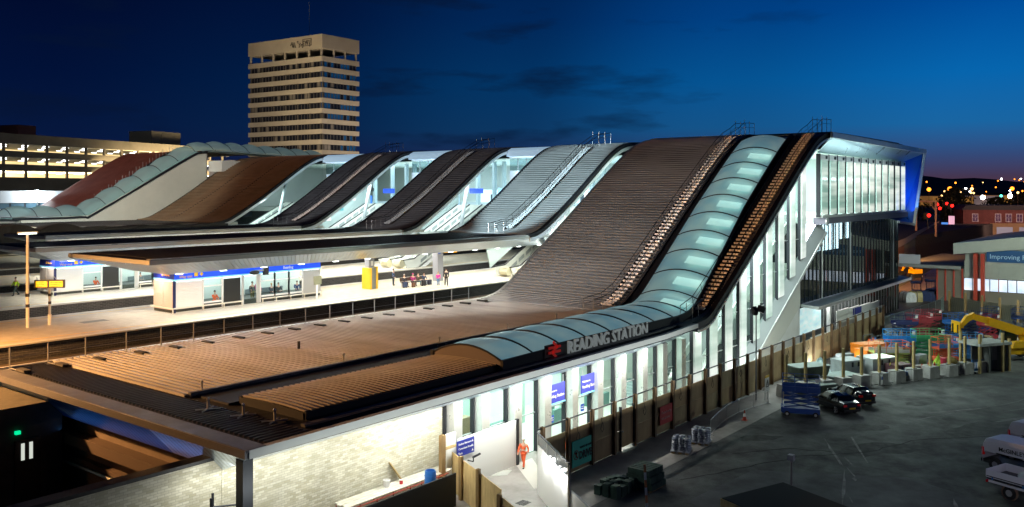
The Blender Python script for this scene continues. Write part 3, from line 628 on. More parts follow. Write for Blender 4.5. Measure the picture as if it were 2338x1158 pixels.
# bridge wall seen in the gaps between the slopes
gapg = glass_mat('gap_glass', (.85, .95, .96), .25, .05)
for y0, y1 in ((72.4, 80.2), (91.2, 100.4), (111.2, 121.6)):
    ob('gap_fascia', M().prism([(100.2, 21.0), (100.9, 21.0), (103.5, 22.2), (101.4, 22.3), (100.5, 21.9)], 'y', y0, y1), mat('glowing_gap_fascia', (.45, .6, .75), .3, emit=(.45, .68, .9), es=.55), DK)  # fascia glows by emission in place of light falling on it
    ob('gap_blue_tinted_panel', M().box(100.75, 100.85, y0 + 2.6, y0 + 4.2, 21.02, 21.5), MATS['blue_tinted_soffit'], DK)
    ob('gap_soffit', M().box(100.9, 101.2, y0, y1, 20.8, 21.0), whitep, DK)
    n = 5
    for k in range(n):
        ya, yb = y0 + (y1 - y0) * k / n, y0 + (y1 - y0) * (k + 1) / n
        ob('gap_pane', M().box(101.0, 101.03, ya + .05, yb - .05, 19.0, 20.8), gapg, DK)
        ob('gap_mullion', M().box(100.95, 101.08, ya - .04, ya + .04, 18.9, 20.8), steel, DK)
    ob('gap_spandrel', M().box(101.0, 101.3, y0, y1, 17.5, 18.9), mat('spandrel_white', (.5, .6, .7), .4), DK)
    ob('gap_column', M().box(101.0, 101.35, y0 + 3.1, y0 + 3.45, 12.9, 19.2), mat('column_blue_grey', (.32, .42, .5), .4), DK)
    ob('gap_column', M().box(101.6, 102.1, y1 - 2.3, y1 - 1.8, 12.9, 17.5), MATS['column_blue_grey'], DK)
    ob('gap_floor_edge', M().box(100.6, 101.2, y0, y1, 12.3, 13.0), white, DK)
    ob('gap_balustrade', M().box(100.9, 100.95, y0, y1, 13.0, 14.1), gapg, DK)
    ob('gate_line', M().box(112, 112.4, y0 - 4, y1 + 6, 12.9, 14.1), mat('gate_grey', (.3, .36, .4), .4), DK)
    ob('concourse_sign', M().box(106, 106.2, y0 - 1.5, y0 + 1.2, 15.6, 16.4), bluep, DK)
    ob('concourse_shop', M().box(116, 120, y0 - 3, y0 + 3.5, 12.9, 16.5), mat('shop_front', (.24, .42, .66), .4, emit=(.2, .45, .8), es=.35), DK)
    ob('information_desk', M().box(104.0, 105.2, y1 - 3.2, y1 - 1.2, 12.9, 14.2), mat('desk_wood', (.5, .26, .12), .5), DK)
    for k, (dy, zq, ma_) in enumerate(((1.0, 15.9, black), (2.4, 16.1, black), (5.6, 15.7, mat('amber_panel', (.8, .45, .02), .4, emit=(1, .5, .02), es=.8)))): ob('hung_screen', M().box(103.5 + k, 103.7 + k, y0 + dy, y0 + dy + .9, zq, zq + .6), ma_, DK)
    for dy in (-3.5, -1.5, 2.0, 6.5, 9.0): ob('concourse_column', M().box(109, 109.6, y0 + dy, y0 + dy + .45, 12.9, 20.7), mat('concourse_column', (.3, .4, .44), .4), DK)
    ob('concourse_shop', M().box(118, 120, y0 + 4.5, y0 + 9, 12.9, 16.2), mat('pale_shop', (.5, .6, .66), .4, emit=(.6, .8, .95), es=.4), DK)
    ob('shop_door', M().box(117.8, 118, y0 + 5.2, y0 + 6.6, 12.9, 15.4), mat('dark_door', (.02, .04, .06), .3), DK)
    ob('blue_wall_stripe', M().box(115.6, 115.9, y0 - 6, y0 - 3.2, 12.9, 17.2), MATS['help_blue'] if 'help_blue' in MATS else bluep, DK)
    ob('help_point', M().box(103, 103.5, y0 + 1.2, y0 + 1.7, 12.9, 15.2), mat('help_blue', (.03, .16, .6), .4, emit=(.05, .25, .9), es=.4), DK)

# ================================================================== waiting rooms on the platforms
louv = mat('louvre_white', (.72, .72, .70), .4)
louvp = mat('end_panel', (.62, .54, .49), .5)
kg = glass_mat('waiting_glass', (.95, .99, .98), .12, .04)
def waiting_room(x0, y0, label):
    t = thing('waiting_room', label, 'waiting room', (x0 + 7.7, y0 + 1.6, PZ)); X1, Y1 = x0 + 15.4, y0 + 3.2
    ob('room_roof', M().box(x0, X1, y0, Y1, 9.25, 9.36), roofd, t)
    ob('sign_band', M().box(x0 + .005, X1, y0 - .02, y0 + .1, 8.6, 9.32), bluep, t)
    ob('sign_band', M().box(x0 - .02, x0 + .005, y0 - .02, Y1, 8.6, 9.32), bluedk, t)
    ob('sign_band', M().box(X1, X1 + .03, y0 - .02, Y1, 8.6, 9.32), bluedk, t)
    ob('light_band', M().box(x0 - .03, X1 + .03, y0 - .04, y0 + .1, 8.46, 8.6).box(x0 - .03, x0 + .1, y0 + .1, Y1, 8.46, 8.6), cyan, t)
    ob('room_floor', M().box(x0, X1, y0, Y1, PZ, PZ + .06), MATS['interior_floor'], t)
    ob('back_wall', M().box(x0 + .1, X1 - .1, Y1 - .12, Y1, PZ, 8.5), wl, t)
    ob('room_ceiling', M().box(x0 + .1, X1 - .1, y0 + .1, Y1 - .1, 8.42, 8.5), mat('lit_ceiling', (.9, .95, .95), .5, emit=(.88, .97, 1), es=3.6), t)
    for j in (0, 1):                                                      # end wall, two louvred panels
        e = ob('end_panel', M().box(x0 - .02, x0 + .06, y0 + .12 + j * 1.55, y0 + 1.6 + j * 1.55, PZ + .25, 8.4), louvp, t); m = M(); z = PZ + .3
        while z < 8.35: m.box(x0 - .045, x0 - .02, y0 + .14 + j * 1.55, y0 + 1.58 + j * 1.55, z, z + .1); z += .145
        ob('louvres', m, louvp, e)
    ob('corner_post', M().box(x0 - .05, x0 + .14, y0 - .05, y0 + .12, PZ, 8.46), mat('navy_post', (.01, .015, .09), .4), t)
    p = ob('louvre_panel', M().box(x0 + .15, x0 + 2.6, y0, y0 + .1, PZ + .3, 8.3), louv, t); m = M(); z = PZ + .34
    while z < 8.25: m.prism([(y0 - .05, z), (y0, z), (y0, z + .12)], 'x', x0 + .18, x0 + 2.57); z += .15
    ob('louvres', m, louv, p)
    def win(xa, xb, zt=7.75):
        w = ob('window', M().box(xa, xb, y0 + .03, y0 + .05, PZ + .65, 8.4), kg, t)
        ob('frame', M().box(xa, xb, y0 - .03, y0 + .1, PZ + .55, PZ + .68).box(xa, xb, y0 - .03, y0 + .1, zt, zt + .1).box(xa - .06, xa + .06, y0 - .03, y0 + .1, PZ + .1, 8.45).box(xb - .06, xb + .06, y0 - .03, y0 + .1, PZ + .1, 8.45), louv, w)
        return w
    win(x0 + 2.7, x0 + 4.6)
    ob('poster_board', M().box(x0 + 4.75, x0 + 6.4, y0 - .02, y0 + .08, PZ + .5, 8.3), mat('charcoal_board', (.018, .02, .02), .3), t)
    d = ob('door', M().box(x0 + 6.75, x0 + 8.1, y0 + .03, y0 + .05, PZ + .05, 8.3), kg, t)
    ob('door_frame', M().box(x0 + 6.55, x0 + 6.75, y0 - .03, y0 + .1, PZ, 8.45).box(x0 + 8.1, x0 + 8.42, y0 - .03, y0 + .1, PZ, 8.45), silver, d)
    win(x0 + 8.5, x0 + 10.1); win(x0 + 10.1, x0 + 11.7); win(x0 + 11.7, x0 + 13.3)
    ob('end_cladding', M().box(x0 + 13.4, X1, y0, y0 + .1, PZ + .3, 8.4), silver, t)
    ob('plinth', M().box(x0, X1, y0 + .06, Y1 - .1, PZ, PZ + .5), mat('plinth_dark', (.05, .055, .05), .5), t)
    rl = M().box(x0 - .25, x0 + 6.5, y0 - .3, y0 - .2, PZ + .36, PZ + .46).box(x0 + 8.5, X1, y0 - .3, y0 - .2, PZ + .36, PZ + .46).box(x0 - .3, x0 - .2, y0 - .3, Y1, PZ + .36, PZ + .46)
    for x in (x0 - .25, x0 + 2.6, x0 + 4.6, x0 + 6.4, x0 + 8.6, x0 + 10.1, x0 + 11.7, x0 + 13.3, X1 - .1): rl.box(x - .03, x + .03, y0 - .28, y0 - .22, PZ, PZ + .4)
    ob('bumper_rail', rl, mat('cream_rail', (.72, .7, .6), .5), t)
    sm = M()
    for k in range(7): sm.box(x0 + 1.2 + k * 1.9, x0 + 1.55 + k * 1.9, y0 - .16, y0 - .04, 9.28, 9.34)
    ob('band_lights', sm, mat('warm_lamp', (1, 1, 1), .5, emit=(1, .9, .75), es=5), t)
    text('way_out_lettering', 'Way out', .34, yellow, t, (x0 + .45, y0 - .035, 8.68))
    text('platform_lettering', 'Platforms', .2, white, t, (x0 + .45, y0 - .035, 9.02))
    ob('direction_symbol', M().box(x0 + 1.85, x0 + 2.2, y0 - .05, y0 - .03, 8.74, 9.08), yellow, t)
    ob('arrow_symbol', M().add([(x0 + 2.35, y0 - .04, 8.91), (x0 + 2.53, y0 - .04, 9.09), (x0 + 2.71, y0 - .04, 8.91), (x0 + 2.53, y0 - .04, 8.73)], [(0, 1, 2, 3)]), yellow, t)
    text('way_out_lettering', 'Way out', .24, mat('amber_print', (.75, .35, .04), .5), t, (x0 - .03, y0 + 1.5, 8.85), R(-90))
    ob('direction_symbol', M().box(x0 - .04, x0 - .02, y0 + 1.6, y0 + 1.82, 8.83, 9.05), MATS['amber_print'], t)
    text('station_lettering', 'Reading', .36, white, t, (x0 + 11.0, y0 - .035, 8.74), bold=.008)
    bl = M().box(x0 + 1.2 + .0, x0 + 1.3, y0 + 1.2, Y1 - .2, PZ, 8.4).box(x0 + 6.4, x0 + 6.5, y0 + .8, Y1 - .2, PZ, 8.4)
    ob('partition', bl, wl, t)
    bm_ = M().box(x0 + 8.9, x0 + 13.1, Y1 - .75, Y1 - .3, PZ + .42, PZ + .5).box(x0 + 8.9, x0 + 13.1, Y1 - .36, Y1 - .3, PZ + .55, PZ + 1.0)
    for x in (9., 10.3, 11.6, 13.): bm_.box(x0 + x, x0 + x + .06, Y1 - .7, Y1 - .35, PZ, PZ + .45)
    tag(ob('bench', bm_, mat('bench_grey', (.16, .2, .21), .4)), 'grey metal bench inside the %s waiting room' % ('nearer' if y0 < 80 else 'farther'), 'bench')
    return t
waiting_room(39.8, 67.3, 'nearer white louvred waiting room, its blue sign band reading Way out and Reading')
waiting_room(39.3, 87.7, 'farther white louvred waiting room, partly hidden behind the nearer canopy tip')

# ================================================================== white hall and vault at the south end
SH = thing('south_hall', 'plain white windowless hall wall below a scalloped glass vault at far left', 'station building', (80, 150, PZ))
ob('white_wall', M().add([(60.5, 147, 10.4), (83, 147, 10.4), (101, 147, 17.6), (93.6, 147, 17.6), (93.6, 147, 23.0), (90.6, 147, 22.6), (71.4, 147, 11.9), (60.5, 147, 11.6)], [(0, 1, 6, 7), (1, 2, 3), (1, 3, 4, 5, 6)]).box(93.5, 93.7, 147, 150, 12, 23).box(60.5, 60.7, 147, 156, 5.8, 11.6).box(60.7, 90, 147.02, 147.3, 5.8, 10.5), mat('white_render', (.66, .66, .60), .6, vary=.08, vscale=.25), SH)
S_ = smooth_prof([(59.5, 11.6), (70, 11.7), (73, 12.6), (90, 22.2), (93, 23.2), (97, 23.6), (104, 23.4), (125, 22.6)], 5)
ob('wall_coping', strip([p for p in S_ if p[0] < 94], 146.8, 147.3, .1, .35), trimd, SH)
vg2 = vault_glass.copy(); vg2.name = 'vault_glass_dim'; vg2.node_tree.nodes['Principled BSDF'].inputs['Emission Strength'].default_value = .42; vg2.node_tree.nodes['Principled BSDF'].inputs['Base Color'].default_value = (.5, .55, .55, 1)
for e_ in [n for n in vg2.node_tree.nodes if n.type == 'VALTORGB'][0].color_ramp.elements: e_.color = (.30, .40, .40, 1) if e_.position > .5 else (.18, .27, .30, 1)
_v, vault_glass = vault_glass, vg2
vault(SH, S_, lambda x: 147.6, lambda x: 153.2, 3.9, .25, 1.25, mat('dark_rib', (.06, .07, .08), .5), None, .5, 8)
vault_glass = _v
ob('vault_lining', strip(S_, 147.7, 153.1, .02, .1), MATS['vault_lining'], SH)
ob('hall_block', M().box(96, 103, 147.5, 150, 17, 20.6).box(100, 131, 148, 156, 12, 22), silver, SH)
ob('box_dormer', M().box(94.2, 99.5, 143.0, 147.4, 19.6, 21.6), whitep, SH)
RD = thing('red_brown_roof', 'dull red ribbed roof slope behind the scalloped glass vault at far left', 'roof', (85, 165, PZ))
SP2 = smooth_prof([(70, 10.8), (73, 11.0), (76, 12.4), (92, 22.6), (96, 23.6), (102, 24.0), (110, 23.8)], 5)
ob('slope_roof', ribbed(SP2, 155, 178, .4, .1, .15), mat('red_roof_metal', (.20, .06, .042), .5, .2, vary=.2, vscale=.3), RD)
ob('slope_deck', strip(SP2, 154.8, 178.2, -.05, .3), roofd, RD)
ob('stair_band', strip(SP2, 159, 159.9, .3, .1), roofd, RD)
mm = M()
for q in resample(SP2, 1.6)[2:20]: mm.box(q[0], q[0] + .06, 158.8, 158.86, q[1] + .2, q[1] + 1.3).box(q[0], q[0] + .06, 160, 160.06, q[1] + .2, q[1] + 1.3)
ob('stair_rail', mm, steel, RD)
ob('supports', M().box(72, 110, 156, 177, 5.8, 10.6), trimd, RD)

# ================================================================== tower block
TW = thing('tower_block', 'tall concrete tower block with pale bands, dark window rows and graffiti on top', 'tower block', (195, 237, 4))
TM = mat('tower_concrete', (.40, .345, .27), .8, vary=.14, vscale=.06)
aX, aY = R(38.3 - 36.4), R(38.3 + 56.8)
ux = Vector((math.cos(aX), math.sin(aX), 0)); uy = Vector((math.cos(aY), math.sin(aY), 0)); c0 = Vector((195.1, 237.0, 0)); WX, WY = 17.4, 37.6
def tq(a, b, z): p = c0 + ux * a + uy * b; return (p.x, p.y, z)
def tbox(a0, a1, b0, b1, z0, z1): return M().add([tq(a, b, z) for z in (z0, z1) for b in (b0, b1) for a in (a0, a1)], [(0, 2, 3, 1), (4, 5, 7, 6), (0, 1, 5, 4), (2, 6, 7, 3), (0, 4, 6, 2), (1, 3, 7, 5)])
ob('core', tbox(.9, WX - .9, .9, WY - .9, 0, 62.5), mat('tower_core', (.012, .013, .016), .5), TW)
zt = [62.3 - 3.58 * k for k in range(11)]
winm = [mat('tower_glass_dark', (.012, .014, .02), .12), mat('tower_glass_blue', (.012, .05, .12), .1, emit=(.0, .035, .11), es=.5), mat('tower_glass_blind', (.16, .14, .12), .5)]
ob('parapet', tbox(0, WX, 0, WY, 65.1, 69.85), TM, TW)
for k in range(7): ob('parapet_post', tbox(.35, .85, .6 + k * 6.0, 1.1 + k * 6.0, 62.3, 65.1), TM, TW)
for k in range(1, 4): ob('parapet_post', tbox(.4 + k * 5.2, .9 + k * 5.2, .3, .8, 62.3, 65.1), TM, TW)
wl_me = mesh('window', M().box(0, .08, 0, 1.35, 0, 1.75), winm[0]); wr = [mesh('window', M().box(0, 1.3, 0, .08, 0, 1.75), w_) for w_ in winm]; wlm = [mesh('window', M().box(0, .08, 0, 1.35, 0, 1.75), w_) for w_ in winm]
frm = mat('tower_mullion', (.075, .065, .055), .6)
cnt = 0
for k, z in enumerate(zt):
    ob('floor_band', tbox(0, WX, 0, WY, z - 1.62 if k else z - 1.7, z), TM, TW)
    zw = z - 1.65 - 1.85
    if k == 10: break
    mm = M()
    for j in range(25):
        mm += tbox(.55, .75, .0 + j * 1.52, .12 + j * 1.52, zw, z - 1.6)
        if j % 4 == 0: mm += tbox(.3, .7, j * 1.52, .4 + j * 1.52, zw, z - 1.6)
    for j in range(12): mm += tbox(j * 1.48, .12 + j * 1.48, .55, .75, zw, z - 1.6)
    ob('window_mullions', mm, frm, TW)
    for j in range(24):
        w_ = 2 if random.random() < .08 else 0
        if j < 24 and cnt < 290:
            p = c0 + ux * .72 + uy * (.1 + j * 1.52); piece('window', wlm[w_], TW, (p.x, p.y, zw + .05), aY - R(90)); cnt += 1
    for j in range(11):
        w_ = 1 if (random.random() < (.75 if k in (1, 3, 4, 5) else .25)) else (2 if random.random() < .15 else 0)
        p = c0 + uy * .72 + ux * (.1 + j * 1.48); piece('window', wr[w_], TW, (p.x, p.y, zw + .05), aX)
gr = mat('graffiti_paint', (.05, .04, .035), .8)
m = M(); random.seed(5)
for k in range(10):
    b = 9.0 + k * 1.05
    pts = [(b + random.uniform(-.5, .5), 66.0 + random.uniform(-.2, 2.4)) for _ in range(5)]
    for (p, q) in zip(pts, pts[1:] + pts[:1]): m.beam(tq(-.05, 24 - p[0], p[1]), tq(-.05, 24 - q[0], q[1]), .1, .17)
for (p, q) in (((5, 66.4), (9.3, 66.4)), ((9.3, 66.4), (9.3, 68.7)), ((9.3, 68.7), (5, 68.7)), ((5, 68.7), (5, 66.4)), ((6.0, 66.7), (6, 68.3)), ((7.1, 66.7), (7.1, 68.3)), ((8.2, 66.7), (8.2, 68.3)), ((7.1, 67.5), (8.2, 67.5)), ((10, 66.8), (10.6, 67.7)), ((11, 66.8), (11.2, 67.9))): m.beam(tq(-.05, p[0], p[1]), tq(-.05, q[0], q[1]), .1, .2)
ob('graffiti', m, gr, TW)
ob('mast', M().tube(tq(9, 16, 69.8), tq(9, 16, 84), .08, 5), steel, TW)

# ================================================================== multi-storey car park
CPK = thing('car_park', 'long multi storey car park with brightly lit open decks at the far left', 'car park', (85, 216, 4))
dv = Vector((.9483, .3173, 0)); nv = Vector((-.3173, .9483, 0)); p0 = Vector((84.5, 215.7, 0)) - dv * 32
def cq(s, n_, z): p = p0 + dv * s + nv * n_; return (p.x, p.y, z)
def cbox(s0, s1, n0, n1, z0, z1): return M().add([cq(a, b, z) for z in (z0, z1) for b in (n0, n1) for a in (s0, s1)], [(0, 2, 3, 1), (4, 5, 7, 6), (0, 1, 5, 4), (2, 6, 7, 3), (0, 4, 6, 2), (1, 3, 7, 5)])
LEN = 114
dkc = mat('carpark_concrete', (.13, .105, .075), .8, vary=.2, vscale=.2)
for k, (za, zb) in enumerate(((27.0, 29.3), (23.9, 25.3), (20.8, 22.2), (15.5, 19.2))): ob('deck_parapet', cbox(0, LEN, 0, .35, za, zb), dkc, CPK)
for z in (26.9, 23.8, 20.7): ob('deck_slab', cbox(0, LEN, .4, 26, z, z + .25), mat('deck_concrete', (.62, .57, .45), .7), CPK)
for z in (25.2, 22.1, 19.0): ob('lit_back_wall', cbox(0, LEN, 25.5, 26, z - 1.4, z + 1.9), lit_mat('lit_deck', (.75, .56, .24), (1., .80, .42), 1.3, .25, (1, 1, 3)), CPK)  # back wall glows in place of lamps lighting the deck
cp_col = mesh('column', cbox(0, .45, .05, .6, 0, 3.2), dkc); 
o_ = cq(0, 0, 0)
for z in (24.9, 21.8, 18.7):
    for k in range(19):
        me = cp_col; o = bpy.data.objects.new('column', me); COL.objects.link(o); o.parent = CPK; q = dv * (3.2 + 5.95 * k); o.location = Vector((q.x, q.y, z - .6)) - CPK.location
    for k in range(18):
        for n_ in (2, 9, 17): ob('strip_light', cbox(4 + 5.95 * k, 5.6 + 5.95 * k, n_, n_ + .25, z + 1.82, z + 1.9), mat('deck_lamp', (1, 1, 1), .5, emit=(.95, .97, 1), es=10), CPK)
ob('stair_tower', cbox(84, 96, 4, 12, 29, 33.2).add(*[cbox(88, 92, 3.9, 4, 29, 32.5).v, cbox(88, 92, 3.9, 4, 29, 32.5).f]), mat('stair_tower_concrete', (.12, .105, .085), .8), CPK)
ob('lift_motor_room', cbox(42, 47, 6, 12, 29, 32), mat('red_brick_dark', (.13, .045, .035), .8), CPK)
LO = thing('office_block', 'low pale office block with window bands behind the flare of white light at far left', 'office', (60, 190, 4))
def lb(x0, x1, y, z0, z1, n_, ma, d=.3): return ob(n_, M().box(x0, x1, y, y + d, z0, z1), ma, LO)
for z0, z1 in ((13.6, 16.0), (10.8, 12.4), (6, 9.5)): lb(45, 92, 186, z0, z1, 'pale_band', mat('office_band', (.42, .44, .46), .6), .6)
lb(45, 92, 186.3, 6, 16, 'office_core', dkmetal, 12)
for k in range(16): ob('window', M().box(47 + k * 2.8, 49.4 + k * 2.8, 186.2, 186.28, 12.45, 13.55), mat('office_window', (.03, .06, .08), .2, emit=(.25, .4, .5), es=.5 if k % 3 else .15), LO)
# ================================================================== roof stairs and guard rails
tread_m = mat('stair_tread', (.78, .72, .68), .5, .3, vary=.25, vscale=.8)
tread_c = mat('stair_tread_cold', (.5, .55, .58), .45, .4)
def roof_stair(label, yc, prof, x0, x1, w, tm, first=True, dz=.28):
    z = lambda x: interp(prof, x) + dz
    f = yc if callable(yc) else (lambda x: yc)
    t = thing('roof_stair', label, 'roof stair', (x0, f(x0), z(x0)), 'maintenance stairs on the roof slopes')
    me = mesh('tread', M().box(0, .3, -w / 2, -.04, 0, .05).box(0, .3, .04, w / 2, 0, .05).box(-.03, .0, -w / 2, -.04, -.13, .05).box(-.03, .0, .04, w / 2, -.13, .05), tm)
    n = 58
    for k in range(n):
        x = x0 + (x1 - x0) * k / n; piece('tread', me, t, (x, f(x), z(x) + .12))
    for sd in (-1, 1):
        P = [(x0 - 3.2, f(x0 - 3.2) + sd * w / 2, z(x0 - 3.2) + 1.0)] + [(x0 + (x1 - x0) * k / 14, f(x0 + (x1 - x0) * k / 14) + sd * w / 2, z(x0 + (x1 - x0) * k / 14) + 1.05) for k in range(15)] + [(x1 + 1.6, f(x1) + sd * w / 2, z(x1) + 1.75), (x1 + 4.6, f(x1) + sd * w / 2, z(x1 + 4.6) + 1.3)]
        ob('handrail', M().path(P, .035, 5).path([(a, b, c - .5) for a, b, c in P], .02, 4), dkmetal, t)
        for a, b, c in P[1:-2]: ob('stanchion', M().tube((a, b, c), (a + .35, b, c - 1.1), .022, 4), dkmetal, t)
        for a in (x0 - 3.2, x0 - 1.6, x1 + 1.6, x1 + 3.1, x1 + 4.6): ob('end_post', M().tube((a, f(min(a, x1)) + sd * w / 2, z(a) - .3), (a, f(min(a, x1)) + sd * w / 2, z(a) + (1.0 if a < x0 else (1.75 if a < x1 + 2 else 1.5 if a < x1 + 4 else 1.3))), .03, 5), steel, t)
    ob('stringer', strip([(x, interp(prof, x)) for x in [x0 + (x1 - x0) * k / 20 for k in range(21)]], lambda x: f(x) + w / 2, lambda x: f(x) + w / 2 + .18, .26, .2), black, t)
    return t
roof_stair('pale stepped maintenance stair on the big brown slope, directly left of the glass vault', lambda x: yG(x) + .9, FP, 67.6, 98.2, 1.1, tread_m)
roof_stair('pale stepped maintenance stair right of the glass vault, next to the lit glass blades', lambda x: yN(x) + 1.35, FP, 68.6, 98.2, 1.1, tread_m)
roof_stair('brightly lit maintenance stair down the middle of the silver slope', 64.6, RPF, 81.2, 98.5, 1.0, tread_c)
roof_stair('maintenance stair on the charcoal slope next to the silver one', 85.3, RPF, 81.2, 98.5, 1.0, tread_c)
roof_stair('worn brownish maintenance stair on the charcoal slope next to the brown triple slope', 105.0, RPF, 81.2, 98.5, 1.0, tread_m)
GRX = [22.4, 24.6, 26.9, 29.6] + [29.6 + 2.45 * k for k in range(1, 15)]
gr_ = thing('roof_guard_rail', 'thin guard rail of slim posts along the far edge of the brown flat roof', 'guard rail', (43, 55.9, 5.35))
pm = mesh('post', M().tube((0, 0, 0), (0, 0, 1.35), .04, 6).box(-.14, .14, -.14, .14, 0, .03), steel)
wm = mesh('counterweight', M().box(-.2, .2, -.95, .1, 0, .14), mat('rubber_block', (.03, .028, .026), .8))
am = mesh('foot_bar', M().box(-.03, .03, -1.6, 0, .03, .08), steel)
for x in GRX: piece('post', pm, gr_, (x, 55.8, 5.36)); piece('foot_bar', am, gr_, (x, 55.8, 5.4)); piece('counterweight', wm, gr_, (x + .1, 54.6, 5.44))
ob('top_rail', M().tube((20.5, 55.8, 6.68), (64, 55.8, 6.68), .028, 5), dkmetal, gr_)
ob('mid_rail', M().tube((20.5, 55.8, 6.05), (64, 55.8, 6.05), .02, 5), steel, gr_)

# ================================================================== platform furniture
LPm = mat('lamp_post_white', (.6, .58, .55), .4)
t = thing('platform_lamp_post', 'tall pale lamp post with flat light arms at the left end of the nearer platform', 'lamp post', (28.9, 68.9, PZ))
ob('column', M().tube((28.9, 68.9, PZ), (28.9, 68.9, 12.9), .13, 8, .1), LPm, t)
for z in (7.3, 8.1): ob('band', M().lathe([(.15, 0), (.15, .25)], (28.9, 68.9, z), 8), black, t)
ob('arms', M().box(28.2, 29.6, 68.8, 69.0, 12.85, 12.95), LPm, t)
ob('light_head', M().box(28.3, 29.5, 68.75, 69.05, 12.78, 12.84), mat('led_head', (1, 1, 1), .5, emit=(.8, 1, .85), es=6), t)
t = thing('departure_board', 'yellow lit departure board on a slim grey post near the left end of the platform', 'display board', (30.5, 68.9, PZ))
ob('post', M().tube((30.5, 68.9, PZ), (30.5, 68.9, 8.6), .1, 8), steel, t)
ob('post_base', M().tube((30.5, 68.9, PZ), (30.5, 68.9, 6.6), .14, 8), LPm, t)
ob('post_bands', M().lathe([(.12, 0), (.12, .2)], (30.5, 68.9, 8.0), 8).lathe([(.12, 0), (.12, .2)], (30.5, 68.9, 7.4), 8), black, t)
cs = thing('tmp', '', ''); bpy.data.objects.remove(cs)
dm = M().beam((29.7, 69.6, 8.92), (31.3, 68.2, 8.92), .2, .62); ob('casing', dm, black, t)
amb = lit_mat('amber_display', (.9, .38, .0), (1., .62, .02), 1.5, 6)
d1 = Vector((1.6, -1.4, 0)).normalized(); n1 = Vector((-d1.y, d1.x, 0)) * -1
for k, (u0, u1) in enumerate(((.05, .85), (1.0, 1.95))):
    a = Vector((29.75, 69.55, 8.92)) + n1 * .115
    ob('display', M().poly([tuple(a + d1 * u0 + Vector((0, 0, -.22))), tuple(a + d1 * u1 + Vector((0, 0, -.22))), tuple(a + d1 * u1 + Vector((0, 0, .22))), tuple(a + d1 * u0 + Vector((0, 0, .22)))]), amb, t)
    lm2 = M()
    for r_ in range(3): lm2.add([tuple(a + n1 * .006 + d1 * (u0 + .06) + Vector((0, 0, .12 - r_ * .14))), tuple(a + n1 * .006 + d1 * (u1 - .1 - .12 * r_) + Vector((0, 0, .12 - r_ * .14))), tuple(a + n1 * .006 + d1 * (u1 - .1 - .12 * r_) + Vector((0, 0, .09 - r_ * .14))), tuple(a + n1 * .006 + d1 * (u0 + .06) + Vector((0, 0, .09 - r_ * .14)))], [(0, 1, 2, 3)])
    ob('display_rows', lm2, mat('display_row_dark', (.12, .05, 0), .5), t)  # dark row marks on the amber display
ob('spikes', M().tube((29.9, 69.4, 9.2), (29.8, 69.6, 9.45), .03, 4).tube((30.4, 69.0, 9.2), (30.3, 69.2, 9.45), .03, 4).tube((30.9, 68.6, 9.2), (30.8, 68.8, 9.45), .03, 4), steel, t)
ob('access_cover', M().box(32.5, 34.5, 67.6, 68.6, PZ, PZ + .008), mat('cover_grey', (.16, .17, .16), .6), None, kind='structure')
t = thing('yellow_pillar', 'grey platform column with a bright yellow and grey cladded base beside the standing people', 'column', (62.5, 68.2, PZ))
ob('shaft', M().box(62.2, 62.9, 68.0, 68.7, PZ, 9.45), mat('column_grey', (.26, .27, .31), .5), t)
ob('yellow_corners', M().box(62.0, 62.25, 67.65, 68.9, PZ, 8.0).box(62.85, 63.1, 67.65, 68.9, PZ, 8.1), yellow, t)
ob('grey_panel', M().box(62.25, 62.85, 67.7, 67.85, PZ, 8.0), mat('panel_slate', (.16, .17, .17), .5), t)
ob('white_notice', M().box(62.4, 62.7, 67.95, 67.99, 8.2, 8.7), white, t)
t = thing('platform_column', 'plain tapered grey platform column beside a child in pink', 'column', (72.9, 68.3, PZ))
ob('shaft', M().prism([(72.45, 67.9), (73.35, 67.9), (73.35, 68.7), (72.45, 68.7)], 'z', PZ, 9.45), MATS['column_grey'], t)
ob('blue_notice', M().box(72.5, 72.9, 67.86, 67.89, 8.9, 9.2), MATS['sticker_blue'], t)
t = thing('overhead_sign', 'yellow and black overhead direction sign hanging by the grey platform column', 'sign', (74.3, 68.0, 9.2))
ob('sign_box', M().box(73.5, 74.4, 67.8, 67.95, 8.95, 9.4), mat('amber_sign', (.8, .42, .0), .4, emit=(1, .5, 0), es=.6), t)
ob('sign_box', M().box(75.0, 75.6, 67.8, 67.95, 8.9, 9.4), MATS['amber_sign'], t)
ob('speaker', M().box(75.7, 76.1, 67.7, 67.95, 8.95, 9.3), black, t)
t = thing('hanging_name_sign', 'small dark blue hanging sign beneath the canopy, above the bench group', 'sign', (66.5, 70.5, 9))
ob('sign_board', M().box(66.2, 68.6, 74.3, 74.4, 8.3, 8.85), bluedk, t); ob('hangers', M().box(66.4, 66.45, 74.33, 74.37, 8.85, 9.5).box(68.3, 68.35, 74.33, 74.37, 8.85, 9.5), steel, t); text('lettering', 'Reading', .34, white, t, (66.5, 74.28, 8.44))
t = thing('information_stand', 'slim white stand with a small square display by the right end of the waiting room', 'information stand', (53.3, 65.4, PZ))
ob('stem', M().box(53.2, 53.35, 65.4, 65.5, PZ, 7.6), white, t); ob('display', M().box(52.9, 53.75, 65.35, 65.48, 7.2, 8.0), mat('notice_olive', (.2, .21, .14), .4), t)
t = thing('camera_cluster', 'black camera and loudspeaker cluster hanging from the canopy in front of the blue sign band', 'camera', (47.6, 66.4, 9.2))
ob('hanging_post', M().box(47.9, 48.35, 66.1, 66.4, 8.45, 9.9), black, t); ob('dome', M().ball((46.9, 66.2, 8.75), .34, 8, (1.5, 1, .6)), black, t); ob('dome_arm', M().box(46.9, 48.0, 66.2, 66.3, 8.8, 8.95), steel, t)
